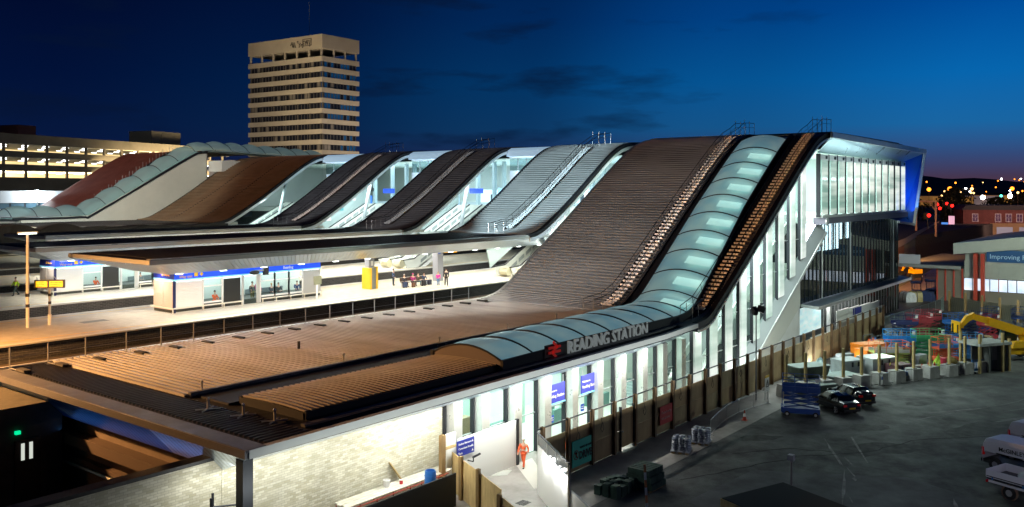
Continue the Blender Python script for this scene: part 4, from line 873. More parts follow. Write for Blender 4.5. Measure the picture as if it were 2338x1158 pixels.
t = thing('seat_bench', 'long dark bench on the nearer platform with seated travellers and bags around it', 'bench', (67.3, 66.6, PZ))
ob('seat', M().box(65.6, 69.4, 66.5, 66.95, PZ + .42, PZ + .48), mat('bench_brown', (.09, .055, .04), .5), t)
ob('backrest', M().box(65.6, 69.4, 66.93, 66.99, PZ + .55, PZ + .95), MATS['bench_brown'], t)
for x in (65.8, 67.5, 69.2): ob('leg', M().box(x, x + .07, 66.5, 66.95, PZ, PZ + .42), steel, t)
for k, (x, y, c, s, lb_) in enumerate(((65.2, 65.9, (.03, .05, .12), 1., 'dark navy suitcase standing at the left end of the platform bench'), (66.1, 65.5, (.14, .06, .03), .8, 'small brown bag on the platform in front of the bench'), (67.7, 65.6, (.015, .015, .018), 1., 'black rucksack on the platform at the feet of a seated traveller'), (69.0, 65.9, (.02, .025, .05), .9, 'dark wheeled case between the last two seated travellers'))):
    t = thing('suitcase', lb_, 'luggage', (x, y, PZ)); ma = mat('bag%d' % k, c, .6)
    ob('case', M().box(x, x + .42 * s, y, y + .25, PZ + .06, PZ + .62 * s), ma, t); ob('handle', M().path([(x + .1, y + .12, PZ + .62 * s), (x + .1, y + .12, PZ + .8 * s), (x + .3 * s, y + .12, PZ + .8 * s), (x + .3 * s, y + .12, PZ + .62 * s)], .015, 4), black, t); ob('wheels', M().box(x, x + .06, y, y + .25, PZ, PZ + .06).box(x + .36 * s, x + .42 * s, y, y + .25, PZ, PZ + .06), black, t)

# ================================================================== hoarding fence along the yard
ply = [mat('hoarding_ply_%d' % k, c, .75, vary=.22, vscale=1.1, stretch=(1, 1, .4)) for k, c in enumerate(((.34, .23, .11), (.29, .20, .10), (.31, .235, .12)))]
postm = mat('rusty_post', (.14, .08, .035), .75, vary=.5, vscale=1.5, stretch=(2, 2, .5))
FEN = thing('hoarding_fence', 'long plywood hoarding fence on dark posts dividing the station from the yard', 'fence', (75, 30.2, GZ))
fpost = mesh('post', M().box(-.11, .11, -.2, -.13, GZ, 2.3).box(-.11, .11, -.05, .02, GZ, 2.3).box(-.03, .03, -.13, -.05, GZ, 2.3), postm)
FX = [43.6 + 2.65 * k for k in range(26)]
pan = [[mesh('panel', M().box(0, 2.5, 0, .04, 0, 1.32), p) for p in ply], [mesh('panel', M().box(0, 2.5, 0, .04, 0, 1.3), p) for p in ply]]
random.seed(3)
for i, x in enumerate([41.0] + FX):
    piece('post', fpost, FEN, (x, 30.2, 0))
    if x > 108: break
    if i == 3: continue
    for r_ in (0, 1): piece('panel', pan[r_][random.randrange(3)], FEN, (x + .07, 30.22, GZ + .04 + r_ * 1.335), sc=(1 if i else .96, 1, 1))
ob('top_rail', M().tube((40.6, 30.18, 2.2), (110, 30.18, 2.2), .05, 6), dkmetal, FEN)
xd = FX[2]
for r_ in (0, 1): ob('panel', M().box(xd + .1, xd + .8, 30.22, 30.26, GZ + .04 + r_ * 1.335, GZ + 1.34 + r_ * 1.33), ply[2], FEN)
d_ = ob('gate_door', M().box(xd + .92, xd + 2.5, 30.2, 30.25, GZ + .22, 1.5), ply[0], FEN)
ob('door_frame', M().box(xd + .82, xd + .9, 30.1, 30.28, GZ, 1.75).box(xd + 2.5, xd + 2.56, 30.1, 30.28, GZ, 1.7), dkmetal, FEN)
ob('door_handle', M().ball((xd + 1.05, 30.12, .1), .06, 6), steel, d_)
for x in [FX[0] + 1.0, FX[1] + 1.1] + [q + 1.2 for q in FX[3:20:2]]:
    h = [(x, 30.15, 1.55), (x + .05, 30.1, 1.2), (x - .12, 30.12, .85), (x + .1, 30.12, .6), (x + .28, 30.12, .85), (x + .14, 30.12, 1.2)]
    ob('cable_loop', M().path(h, .016, 4), black, FEN)
t = thing('drive_sign', 'teal green sign lettered DRIVE with a round warning symbol on the hoarding fence', 'sign', (44.8, 30.1, .2))
ob('board', M().box(43.95, 46.05, 30.05, 30.09, -.85, .75), mat('teal_board', (.05, .48, .38), .5), t)
text('lettering', 'DRIVE', .66, black, t, (44.7, 30.04, -.45), 0, bold=.02, sx=.78); text('lettering', 'WAKE UP AND', .2, black, t, (44.75, 30.04, .18), 0)
ob('symbol', M().add([(44.35 + r_ * math.cos(a), 30.035, -.12 + r_ * math.sin(a)) for r_ in (.3, .24) for a in [2 * math.pi * k / 16 for k in range(16)]], [(k, (k + 1) % 16, 16 + (k + 1) % 16, 16 + k) for k in range(16)]).beam((44.2, 30.035, .05), (44.5, 30.035, -.3), .02, .05).ball((44.35, 30.03, 0), .07, 6).box(44.29, 44.41, 30.02, 30.04, -.28, -.05), mat('symbol_brown', (.12, .03, .02), .5), t)
t = thing('red_sign', 'dark red rectangular safety notice on the hoarding fence, four panels right of the teal sign', 'sign', (55.6, 30.1, .2))
ob('board', M().box(54.9, 56.75, 30.06, 30.09, -.55, .75), mat('sign_red', (.42, .03, .035), .5), t)
text('lettering', 'There is only', .27, mat('sign_pink', (.75, .42, .42), .5), t, (55.05, 30.05, .2)); text('lettering', 'one answer', .27, MATS['sign_pink'], t, (55.1, 30.05, -.2))

# white hoarding corner with a dark glass top, and white walls of the walkway
t = thing('white_hoarding', 'white walkway hoarding topped by a dark glass rail at the end of the fence', 'hoarding', (38, 27.3, GZ))
wd = mat('white_hoarding', (.78, .8, .79), .4)
ob('panel', M().beam((39.9, 29.6, .2), (36.4, 25.1, .2), .1, 2.8), wd, t)
ob('glass_top', M().beam((39.9, 29.6, 1.93), (36.4, 25.1, 1.93), .04, .6), mat('smoked_glass', (.02, .03, .035), .1), t)
ob('top_rail', M().beam((40.0, 29.75, 2.27), (36.35, 25.05, 2.27), .09, .07), dkmetal, t)
for u in (.0, .33, .62, 1.): ob('rail_post', M().box(39.9 - 3.5 * u - .04, 39.9 - 3.5 * u + .04, 29.6 - 4.5 * u - .05, 29.6 - 4.5 * u + .05, 1.0 if u not in (0., 1.) else GZ, 2.3), steel, t)
lm3 = M()
for u in (.3, .62, .88): lm3.box(39.9 - 3.5 * u - .25, 39.9 - 3.5 * u - .1, 29.6 - 4.5 * u - .02, 29.6 - 4.5 * u + .14, 1.44, 1.48); lamp('wall_spot', 'POINT', (39.9 - 3.5 * u - .35, 29.6 - 4.5 * u + .25, 1.25), 55, (1, 1, .97), radius=.08)
ob('wall_lights', lm3, mat('wall_light', (1, 1, 1), .5, emit=(1, 1, 1), es=14), t)
t = tag(ob('white_low_wall', M().beam((36.5, 25.0, -.15), (33.2, 20.3, -.15), .1, 2.1), wd), 'lower plain white hoarding continuing towards the viewer at the bottom of the picture', 'hoarding')
t = thing('white_entrance_hoarding', 'large blank white hoarding with a blue direction sign standing before the entrance glass', 'hoarding', (41, 34.2, GZ))
ob('panel', M().box(37.75, 43.2, 33.78, 33.88, GZ, 1.65), wd, t); ob('panel', M().box(36.9, 37.7, 33.9, 34.0, GZ, 2.1), wd, t)
ob('end_post', M().box(43.2, 43.4, 33.7, 33.9, GZ, 1.7), dkmetal, t)
t2 = thing('direction_sign', 'dark blue direction sign with three text lines on the white entrance hoarding', 'sign', (38.3, 34.1, 1.2))
ob('sign_board', M().box(37.6, 39.1, 33.71, 33.75, .65, 1.55), mat('sign_navy', (.02, .035, .30), .4), t2)
for k, s in enumerate(('Station Entrance', 'Caversham Road', 'Taxis')): text('lettering', s, .17, white, t2, (37.7, 33.70, 1.3 - k * .27)); ob('arrow', M().add([(38.85, 33.7, 1.3 - k * .27), (39.02, 33.7, 1.3 - k * .27), (38.935, 33.7, 1.44 - k * .27)], [(0, 1, 2)]), white, t2)
t = thing('bracket_lamp', 'small dark bracket light fixed to the white entrance hoarding', 'light', (38.6, 34, .4))
ob('arm', M().path([(38.6, 33.8, .25), (38.6, 33.35, .25), (38.6, 33.35, .5)], .04, 5), dkmetal, t); ob('head', M().beam((38.55, 33.35, .5), (39.1, 33.25, .62), .1, .09), dkmetal, t)

# builder's corner: timber hoarding, staging, barrel
t = thing('timber_hoarding', 'yellow plywood hoarding on dark timber posts left of the walkway', 'hoarding', (36, 31.5, GZ))
PT = [(37.6, 34.3), (36.6, 32.4), (35.5, 30.2), (34.2, 27.7), (32.8, 25.0)]
for (a, b), (c, d) in zip(PT, PT[1:]): ob('panel', M().beam((a, b, -.1), (c, d, -.1), .05, 2.2 if a > 35 else 1.5), woody, t)
for a, b in PT: ob('post', M().box(a - .25, a - .05, b - .1, b + .1, GZ, 1.25 if a > 35 else .8), wood, t)
t = thing('tall_timber_post', 'tall dark timber post standing in front of the pale brick wall', 'post', (36.2, 34.0, GZ)); ob('post', M().box(36.1, 36.4, 33.5, 33.75, GZ, 2.25), wood, t); ob('batten', M().box(36.4, 37.4, 33.6, 33.68, 1.35, 1.5).box(36.4, 37.2, 33.6, 33.68, -.4, -.25), woody, t)
tag(ob('black_hoarding', M().box(28.0, 35.6, 32.0, 32.08, GZ, .62), mat('black_sheet', (.006, .007, .007), .7)), 'black sheet hoarding at the bottom edge in front of the blue barrel', 'hoarding')
t = thing('scaffold_staging', 'scaffold staging with white dusty boards along the foot of the pale brick wall', 'scaffold', (32, 34, GZ))
for k, y in enumerate((33.55, 33.82, 34.09, 34.36)): ob('board', M().box(29.2 + .1 * (k % 2), 37.0, y, y + .24, .12, .18), mat('dusty_board', (.62, .6, .52), .7, vary=.2, vscale=1.5), t)
rdm = mat('red_oxide_tube', (.30, .055, .03), .5)
ob('guard_tubes', M().tube((29.3, 33.3, .15), (36.4, 33.3, .15), .035, 5).tube((29.3, 33.3, -.45), (36.0, 33.3, -.45), .035, 5).tube((29.9, 32.8, -.2), (35.8, 32.8, -.2), .035, 5).tube((29.9, 32.8, -.75), (35.0, 32.8, -.75), .035, 5), rdm, t)
for x in (29.4, 31.0, 33.4, 35.6): ob('standard', M().tube((x, 33.3, GZ), (x, 33.3, .2), .035, 5).tube((x + .4, 32.8, GZ), (x + .4, 32.8, -.15), .035, 5).tube((x, 33.3, .1), (x, 34.6, .1), .03, 5).tube((x, 34.6, GZ), (x, 34.6, .12), .035, 5), rdm, t)
ob('lower_deck', M().box(29.0, 35.8, 32.2, 33.2, -.12, -.06), woody, t)
t = thing('plastic_barrel', 'bright blue open topped plastic barrel behind the black sheet hoarding', 'barrel', (34.2, 32.6, -.06))
ob('body', M().lathe([(.0, .01), (.27, .0), (.31, .15), (.315, .5), (.31, .9), (.28, 1.05), (.25, 1.05), (.27, .9), (.27, .3), (0, .28)], (34.2, 32.6, -.06), 16), mat('blue_plastic', (.02, .16, .55), .35), t, True)
ob('hoops', M().lathe([(.325, .3), (.335, .33), (.325, .36)], (34.2, 32.6, -.06), 16).lathe([(.325, .75), (.335, .78), (.325, .81)], (34.2, 32.6, -.06), 16), MATS['blue_plastic'], t)
tag(ob('loose_plank', M().beam((33.9, 34.5, .2), (33.2, 34.72, 1.25), .32, .05), woody), 'short pale plank leaning against the brick wall above the dusty boards', 'plank')
t = thing('paint_tub', 'small white tub standing on the dusty scaffold boards', 'tub', (32.6, 34.3, .18)); ob('tub', M().lathe([(0, 0), (.16, 0), (.2, .36), (.18, .36), (.15, .05), (0, .05)], (32.6, 34.3, .18), 10), white, t); ob('lid_rim', M().lathe([(.2, .33), (.22, .35), (.2, .38)], (32.6, 34.3, .18), 10), white, t)
t = thing('red_tin', 'tiny red and white tin on the dusty scaffold boards', 'tin', (33.4, 34.0, .18)); ob('tin', M().lathe([(0, 0), (.09, 0), (.09, .2), (0, .2)], (33.4, 34.0, .18), 8), mat('tin_red', (.6, .04, .05), .4), t); ob('lid', M().lathe([(.095, .2), (.095, .24), (0, .24)], (33.4, 34.0, .18), 8), white, t)
t = thing('rubble_sacks', 'pink and brown rubble sacks lying behind the black sheet hoarding', 'sacks', (32.7, 32.6, -.06))
for k, (x, c) in enumerate(((32.2, 'pink_sack'), (32.9, 'brown_sack'), (33.4, 'pink_sack'))): ob('sack', M().ball((x, 32.6, .1), .34, 8, (1.2, .8, .6)), mat('pink_sack', (.55, .33, .26), .8) if c == 'pink_sack' else mat('brown_sack', (.28, .17, .1), .8), t, True)
tag(ob('timber_kerb', M().box(25.5, 29.0, 34.2, 34.45, GZ, -.35).box(25.5, 26.0, 33.0, 34.2, GZ, -.4), woody), 'pale timber kerb boards at the foot of the brick wall near the bottom edge', 'timber')
t = thing('scaffold_tower', 'narrow dark ladder frame scaffold tower in front of the brick wall at the bottom edge', 'scaffold', (21.3, 33.4, GZ))
sm_ = M(); zz_ = [GZ + .9 * k for k in range(4)]
for (a, b) in ((21.35, 33.2), (22.55, 32.4), (21.75, 33.7), (22.95, 32.9)): ob('standard', M().tube((a, b, GZ), (a, b, 2.9), .06, 5), dkmetal, t)
for z in zz_: sm_.tube((21.35, 33.2, z + .8), (22.55, 32.4, z + .8), .045, 5).tube((21.75, 33.7, z + .8), (22.95, 32.9, z + .8), .045, 5).tube((21.65, 33.0, z + .4), (22.25, 32.6, z + .4), .04, 5)
sm_.tube((21.65, 33.0, GZ), (21.65, 33.0, 2.2), .04, 5).tube((22.25, 32.6, GZ), (22.25, 32.6, 2.2), .04, 5)
ob('ledgers', sm_, dkmetal, t)
ob('brace', M().tube((21.35, 33.2, GZ), (22.95, 32.9, 2.4), .03, 5).tube((22.55, 32.4, GZ), (21.75, 33.7, 2.4), .03, 5), steel, t)

# lower buildings under the west eaves
wallb = mat('sodium_brick', (.17, .13, .10), .8, vary=.15, vscale=.5)
t = thing('lower_building', 'dim brown lower building wall with ledges under the dark blue eaves at the left edge', 'building', (23, 45, GZ))
ob('wall', M().box(23.6, 24.2, 35.2, 56, GZ, 3.3), wallb, t)
ob('ledge', M().box(22.9, 23.6, 36.5, 56, 1.9, 2.5), mat('brown_ledge', (.085, .058, .045), .7), t); ob('ledge', M().box(23.2, 23.6, 35.2, 56, .9, 1.15), MATS['brown_ledge'], t)
ob('gutter_pipe', M().tube((23.1, 35.3, .8), (23.1, 56, .8), .09, 6), steel, t)
ob('lower_roof', M().box(14, 23.5, 35.2, 57, GZ, -.9), mat('lower_roof_felt', (.05, .04, .032), .8, vary=.3), t)
t = thing('side_wall', 'pale tiled brick wall with a black coping running past the corner column', 'wall', (17, 35, GZ))
ob('wall', M().box(4, 22.9, 34.78, 35.1, GZ - 3, 3.98), tile, t); ob('coping', M().box(4, 22.85, 34.6, 35.35, 3.98, 4.14), black, t)
t = thing('dark_annex', 'dark annex with a black door, two slit windows and a green light', 'building', (17, 50, GZ))
ob('wall', M().box(8, 22.8, 50, 56, GZ, 4.4), mat('annex_wall', (.06, .055, .045), .8, vary=.3), t); ob('side_pier', M().box(8, 17.5, 46, 50, GZ, 8), mat('annex_brick', (.075, .055, .03), .8, vary=.4), t)
d = ob('door', M().box(20.3, 21.6, 49.9, 50, GZ, 2.6), black, t)
for x in (20.6, 21.02): ob('slit_window', M().box(x, x + .17, 49.86, 49.9, 1.5, 2.4), mat('slit_glow', (.5, .6, .8), .4, emit=(.8, .85, .75), es=.8), d)
ob('exit_light', M().box(20.3, 20.55, 49.8, 50, 2.95, 3.12), mat('green_glow', (0, .5, .2), .4, emit=(0, 1, .4), es=.9), t)
# ================================================================== yard
dust = mat('yard_dust', (.20, .195, .20), .8, vary=.5, vscale=1.3); patch = mat('yard_patch', (.085, .088, .095), .7, vary=.4, vscale=.35, bump=.3, bscale=8); crack = mat('yard_crack', (.018, .018, .018), .9); wet = mat('yard_stain', (.038, .043, .041), .75, vary=.5, vscale=1.5)
random.seed(31)
def blot(cx, cy, rx, ry, a, ma, nm, z, n=18, jag=.28):
    p = []
    for k in range(n):
        q = 2 * math.pi * k / n; r_ = 1 + jag * random.uniform(-1, 1); x, y = rx * r_ * math.cos(q), ry * r_ * math.sin(q); p.append((cx + x * math.cos(a) - y * math.sin(a), cy + x * math.sin(a) + y * math.cos(a), GZ + z))
    ob(nm, M().poly(p), ma, None, kind='structure')
ob('yard_patch', M().poly([(44, 22.5, GZ + .004), (51.5, 21.8, GZ + .004), (56, 14, GZ + .004), (52, 4, GZ + .004), (40, 2, GZ + .004)]), patch, None, kind='structure')
for k in range(9):
    u = random.random(); x0, y0 = 49 + 11 * u + random.uniform(-1, 1), 12.5 + 5 * u + random.uniform(-4, 3); a = R(205 + random.uniform(-9, 9)); l = random.choice((.7, 1.2, 2, 3.4, 6))
    blot(x0, y0, l / 2, random.uniform(.03, .11), a, dust, 'dust_streak', .012, 10, .4)
for k in range(9): blot(random.uniform(72, 102), random.uniform(4, 17), random.uniform(1, 3.5), random.uniform(.1, .3), R(random.uniform(-60, -20)), dust, 'dust_streak', .012, 12, .4)
for cx, cy, rx, ry in ((58.5, 24.2, 1.6, .7), (66, 19, 1.5, .8), (61, 17, 3.5, 1.2), (71, 12, 4, 1.6), (86, 16.2, 2.4, .6), (76, 18, 1.6, .6)): blot(cx, cy, rx, ry, R(-35), wet, 'yard_stain', .008)
for pts in ([(47, 24.5), (52, 22.2), (56, 20.6), (60, 17.2), (64.5, 15.8), (70, 11)], [(54, 24.2), (57.5, 21.8), (58.5, 18.5)], [(70, 17), (80, 12.5), (92, 9.5), (104, 5)]):
    m = M(); P = [Vector((x, y, GZ + .016)) for x, y in pts]; Q = []
    for p, q in zip(P, P[1:]):
        for k in range(6): Q.append(p + (q - p) * k / 6 + Vector((random.uniform(-.15, .15), random.uniform(-.15, .15), 0)))
    for p, q in zip(Q, Q[1:]): m.beam(p, q, .07, .004)
    ob('yard_crack', m, crack if pts[0][0] < 70 else dust, None, kind='structure')
lp = thing('floodlight_pole', 'tall thin grey pole with two unlit floodlights rising in front of the hoarding fence', 'lamp post', (69, 28.9, GZ))
ob('pole', M().tube((69, 28.9, GZ), (69, 28.9, 6.3), .075, 8, .05), steel, lp)
ob('flood_head', M().beam((68.6, 28.95, 6.35), (68.3, 28.6, 6.05), .35, .5), dkmetal, lp); ob('flood_head', M().beam((69.3, 28.8, 6.35), (69.75, 28.6, 6.1), .35, .5), dkmetal, lp); ob('cross_arm', M().tube((68.5, 28.95, 6.2), (69.5, 28.85, 6.2), .04, 5), steel, lp)
t = thing('warning_sign', 'white warning notice with a black triangle and yellow top strip by the fence', 'sign', (69.6, 28.3, GZ))
ob('board', M().box(69.2, 70.0, 28.2, 28.24, -.55, .62), white, t); ob('yellow_strip', M().box(69.2, 70.0, 28.19, 28.23, .63, .82), yellow, t)
ob('triangle', M().beam((69.3, 28.18, -.1), (69.6, 28.18, .45), .01, .06).beam((69.6, 28.18, .45), (69.9, 28.18, -.1), .01, .06).beam((69.3, 28.18, -.1), (69.9, 28.18, -.1), .01, .06).beam((69.62, 28.18, .3), (69.57, 28.18, .0), .01, .06), black, t)
ob('post', M().box(69.3, 69.36, 28.25, 28.3, GZ, .6).box(69.84, 69.9, 28.25, 28.3, GZ, .6), steel, t)
def cone(p, lb_):
    t = thing('traffic_cone', lb_, 'traffic cone', p); x, y, z = p
    ob('base', M().box(x - .2, x + .2, y - .2, y + .2, z, z + .05), mat('cone_red', (.5, .05, .02), .5), t); ob('cone', M().lathe([(.15, .05), (.11, .3)], p, 10).lathe([(.065, .55), (.03, .78), (0, .78)], p, 10), MATS['cone_red'], t); ob('sleeve', M().lathe([(.112, .3), (.067, .55)], p, 10), white, t)
cone((62.3, 27.0, GZ), 'red and white traffic cone standing alone in front of the crowd barriers by the fence')
def barrier(p, q, lb_, col=steel, grp='steel crowd barriers'):
    t = thing('crowd_barrier', lb_, 'barrier', (p[0], p[1], GZ), grp); a, b = Vector((*p, GZ)), Vector((*q, GZ)); u = Vector((0, 0, 1))
    ob('frame', M().path([a + u * .12, a + u * 1.1, b + u * 1.1, b + u * .12, a + u * .12], .025, 5), col, t)
    m = M(); n = max(4, int((b - a).length / .16))
    for k in range(1, n): c = a + (b - a) * k / n; m.tube(c + u * .12, c + u * 1.1, .011, 4)
    ob('bars', m, col, t); s_ = (b - a).normalized(); nn = Vector((-s_.y, s_.x, 0)) * .3
    ob('feet', M().path([a - nn, a + u * .1, a + nn], .02, 4).path([b - nn, b + u * .1, b + nn], .02, 4), col, t)
bp_ = [(57.0, 27.2), (59.2, 27.7), (61.6, 28.1), (64.0, 28.2), (66.3, 28.0), (68.3, 27.6)]
for k, (a, b) in enumerate(zip(bp_, bp_[1:])): barrier(a, b, 'dim steel crowd barrier by the fence, ' + ('nearest the bag pallets', 'second from the bag pallets', 'behind the traffic cone', 'between the cone and the floodlight pole', 'at the foot of the floodlight pole')[k])
def sack_pallet(x, y, rz, lb_):
    t = thing('bag_pallet', lb_, 'pallet', (0, 0, 0), 'shrink wrapped pallets of bags'); sb = mat('bag_plastic', (.30, .33, .40), .3, vary=.2, vscale=3)
    for k in range(3): ob('pallet_board', M().box(-.6, .6, -.55 + k * .45, -.35 + k * .45, 0, .14), wood, t)
    random.seed(int(x * 10)); me = mesh('bag', M().ball((0, 0, 0), .2, 8, (1.5, 1., .42)), sb, True)
    for l in range(6):
        for i in range(2):
            for j in range(3): piece('bag', me, t, (-.3 + i * .6 + random.uniform(-.02, .02), -.4 + j * .4, .22 + l * .15), random.uniform(-.1, .1))
    ob('wrap', M().box(-.62, .62, -.62, .62, .14, .2), sb, t)
    t.location = (x, y, GZ); t.rotation_euler.z = rz
sack_pallet(52.2, 27.0, .3, 'wrapped pallet of grey bags on the dark yard, the nearer of the pair')
sack_pallet(54.9, 26.9, .25, 'wrapped pallet of grey bags on the dark yard, the farther of the pair')
grn = mat('dark_green_kerb', (.03, .07, .055), .8, vary=.3)
t = thing('stone_stack', 'dark upright stack of kerb stones below the teal sign', 'stone stack', (43, 26.6, GZ))
random.seed(2)
for i in range(4):
    for j in range(3): ob('kerb_stone', M().box(41.8 + i * .62, 42.25 + i * .62, 25.6 + j * .55, 26.0 + j * .55, GZ, GZ + .55 + .2 * random.random()), grn, t)
t = thing('slab_stack', 'dark untidy stack of paving slabs on pallets, right of the kerb stones', 'stone stack', (45, 25.6, GZ))
for l in range(3):
    for k in range(6): ob('slab', M().box(44.0 + k * .28, 44.22 + k * .28, 24.6 + .1 * l, 26.4 - .1 * l, GZ + .1 + l * .38, GZ + .44 + l * .38), grn, t)
for k in range(3): ob('pallet_board', M().box(43.9, 45.8, 24.7 + k * .75, 24.85 + k * .75, GZ, GZ + .1), wood, t)
t = thing('striped_post', 'leaning red and white striped post at the bottom edge of the yard', 'post', (40.6, 22.9, GZ))
for k in range(7): ob('band', M().tube((40.55 + .045 * k, 22.95 + .05 * k, GZ + .38 * k), (40.55 + .045 * (k + 1), 22.95 + .05 * (k + 1), GZ + .38 * (k + 1)), .075, 6), white if k % 2 else mat('faded_orange', (.6, .22, .08), .6), t)
t = thing('site_cabin', 'black flat cabin roof with a pale fascia at the bottom edge of the yard', 'cabin', (39, 14, GZ))
cb = [(37.8, 17.5), (41.7, 16.1), (40.2, 12.4), (36.3, 13.8)]
ob('roof', M().prism(cb, 'z', 1.65, 1.8), mat('cabin_roof', (.008, .009, .009), .8), t)
ob('walls', M().prism([(39 + (x - 39) * .93, 15 + (y - 15) * .93) for x, y in cb], 'z', GZ, 1.64), mat('cabin_wall', (.3, .28, .24), .6), t)
ob('fascia', M().beam((37.78, 17.53, 1.6), (36.28, 13.8, 1.6), .05, .36), woody, t)
t = thing('stub_lamp', 'slim pale post with a small box head behind the black cabin roof', 'lamp post', (45.2, 17, GZ)); ob('post', M().tube((45.2, 17, GZ), (45.2, 17, 1.85), .05, 6), mat('pale_pink_post', (.45, .36, .36), .5), t); ob('head', M().box(45.02, 45.32, 16.85, 17.15, 1.85, 2.15), mat('pale_head', (.6, .55, .58), .4), t)
t = thing('drain_grate', 'small black drain grate in the walkway paving', 'drain', (38.2, 29.4, GZ + .02))
m = M()
for k in range(6): m.box(37.9 + k * .12, 37.96 + k * .12, 29.1, 29.7, GZ + .02, GZ + .04)
ob('grate', m.box(37.85, 38.6, 29.35, 29.42, GZ + .02, GZ + .042), black, t)
tag(ob('tree_pit_cover', M().prism([(40.6, 33.7), (41.6, 34.0), (42.3, 33.4), (41.3, 33.0)], 'z', GZ + .02, GZ + .035), mat('cover_pale', (.36, .37, .36), .5)), 'pale square access cover let into the walkway paving by the white hoarding', 'cover')
ob('paving_band', M().prism([(43.3, 33.9), (45.0, 33.9), (41.5, 29.9), (40.4, 30.3)], 'z', GZ + .02, GZ + .03), mat('band_pale', (.42, .41, .38), .6), None, kind='structure')

# ---- scissor lifts
def scissor_lift(lb_, base, rail, x, y, rz, hgt=.0, deck=None, L_=2.3, Wd=1.1, grp='scissor lifts in the yard'):
    t = thing('scissor_lift', lb_, 'scissor lift', (0, 0, 0), grp); B = mat('lift_' + base[0], base[1], .45); Rm = mat('rail_' + rail[0], rail[1], .45); h = L_ / 2; w = Wd / 2
    ob('chassis', M().box(-h, h, -w + .08, w - .08, .22, .62).prism([(-h - .12, .3), (-h, .22), (-h, .7), (-h - .12, .62)], 'y', -w + .1, w - .1), B, t)
    for sx in (-1, 1):
        for sy in (-1, 1):
            w_ = ob('wheel', M().lathe([(0, -.08), (.16, -.08), (.2, -.05), (.2, .05), (.16, .08), (0, .08)], (sx * (h - .32), sy * (w - .02), .2), 12, 'y'), rubber, t); ob('rim', M().lathe([(0, -.09), (.11, -.09), (.11, .09), (0, .09)], (sx * (h - .32), sy * (w - .02), .2), 10, 'y'), mat('rim_grey', (.4, .4, .4), .4), w_)
    z = .68; m = M()
    for k in range(3):
        for sy in (-w + .15, w - .15): m.beam((-h + .1, sy, z), (h - .1, sy, z + .22 + hgt / 3), .05, .09).beam((h - .1, sy, z), (-h + .1, sy, z + .22 + hgt / 3), .05, .09)
        z += .2 + hgt / 3
    ob('scissor_arms', m, B, t); z += .08
    ob('deck', M().box(-h, h, -w, w, z, z + .12), B, t); ob('toe_board', M().box(-h, h, -w - .01, -w + .02, z + .12, z + .42).box(-h, h, w - .02, w + .01, z + .12, z + .42), B if deck is None else mat('toe_' + deck[0], deck[1], .5), t)
    r_ = M()
    for q in (.6, 1.12): r_.path([(-h, -w, z + q), (h, -w, z + q), (h, w, z + q), (-h, w, z + q), (-h, -w, z + q)], .028, 5)
    for a in (-h, -h / 3, h / 3, h):
        for b in (-w, w): r_.tube((a, b, z + .1), (a, b, z + 1.12), .026, 5)
    ob('guard_rail', r_, Rm, t); ob('control_box', M().box(h - .35, h - .1, -w - .08, -w + .04, z + .8, z + 1.1), white, t)
    ob('ladder', M().box(-h - .05, -h, -.2, -.16, .3, z).box(-h - .05, -h, .16, .2, .3, z).box(-h - .05, -h, -.2, .2, .5, .54).box(-h - .05, -h, -.2, .2, .8, .84), Rm, t)
    t.location = (x, y, GZ); t.rotation_euler.z = rz
scissor_lift('dark blue scissor lift parked at the left of the two black cars', ('navy', (.012, .06, .30)), ('navy', (.02, .09, .38)), 66.6, 24.3, R(-68), .5, ('navy', (.012, .06, .3)), 2.7, 1.5)
scissor_lift('orange railed scissor lift with pale grey sides and lime green body', ('lime', (.42, .5, .12)), ('orange', (.75, .13, .03)), 90.2, 24.2, R(-52), .0, ('grey', (.5, .5, .48)), 3.4, 1.6)
scissor_lift('bright blue scissor lift behind the orange one', ('blue', (.01, .2, .55)), ('blue', (.02, .3, .7)), 95.5, 24.6, R(-55), .4, None, 2.8, 1.4)
scissor_lift('green railed scissor lift right of the bright blue one', ('green', (.05, .4, .16)), ('green', (.12, .5, .2)), 98.5, 22.6, R(-50), .3, None, 3.0, 1.3)
scissor_lift('orange and blue scissor lift beside the planter block', ('redorange', (.6, .1, .04)), ('orange', (.75, .13, .03)), 95.6, 20.3, R(-40), .1, ('blue', (.03, .2, .6)), 2.3, 1.2)
scissor_lift('sky blue scissor lift beside the small hut', ('sky', (.04, .2, .5)), ('sky', (.08, .35, .75)), 98.8, 18.9, R(-45), .2, None, 2.6, 1.2)
# second row far behind: racks and lifts, red and blue
for k, (x, y, c, n_) in enumerate(((107, 27.0, (.02, .03, .12), 'navy2'), (109.5, 26, (.35, .03, .04), 'crimson'), (113, 25.8, (.3, .03, .04), 'crimson'), (111.5, 22.6, (.02, .14, .42), 'mid'), (114, 21.5, (.03, .05, .16), 'navy2'), (112.5, 19.4, (.4, .04, .05), 'crimson'), (120, 20.5, (.02, .08, .3), 'royal'), (121, 17.5, (.02, .1, .34), 'royal'), (118, 15.5, (.03, .13, .4), 'mid'))):
    scissor_lift(['dark navy scissor lift at the far left of the back row', 'crimson scissor lift second in the back row', 'crimson scissor lift under the tip of the yellow boom', 'mid blue scissor lift in the back row behind the green one', 'navy scissor lift in the back row below the boom', 'crimson scissor lift beside the front cab of the yellow telehandler', 'royal blue scissor lift above the yellow boom, left of its neighbour', 'royal blue scissor lift above the yellow boom, right of its neighbour', 'mid blue scissor lift behind the body of the yellow telehandler'][k], (n_, c), (n_, c), x, y, R(-50 + 7 * k), .5, None, 2.6, 1.3)

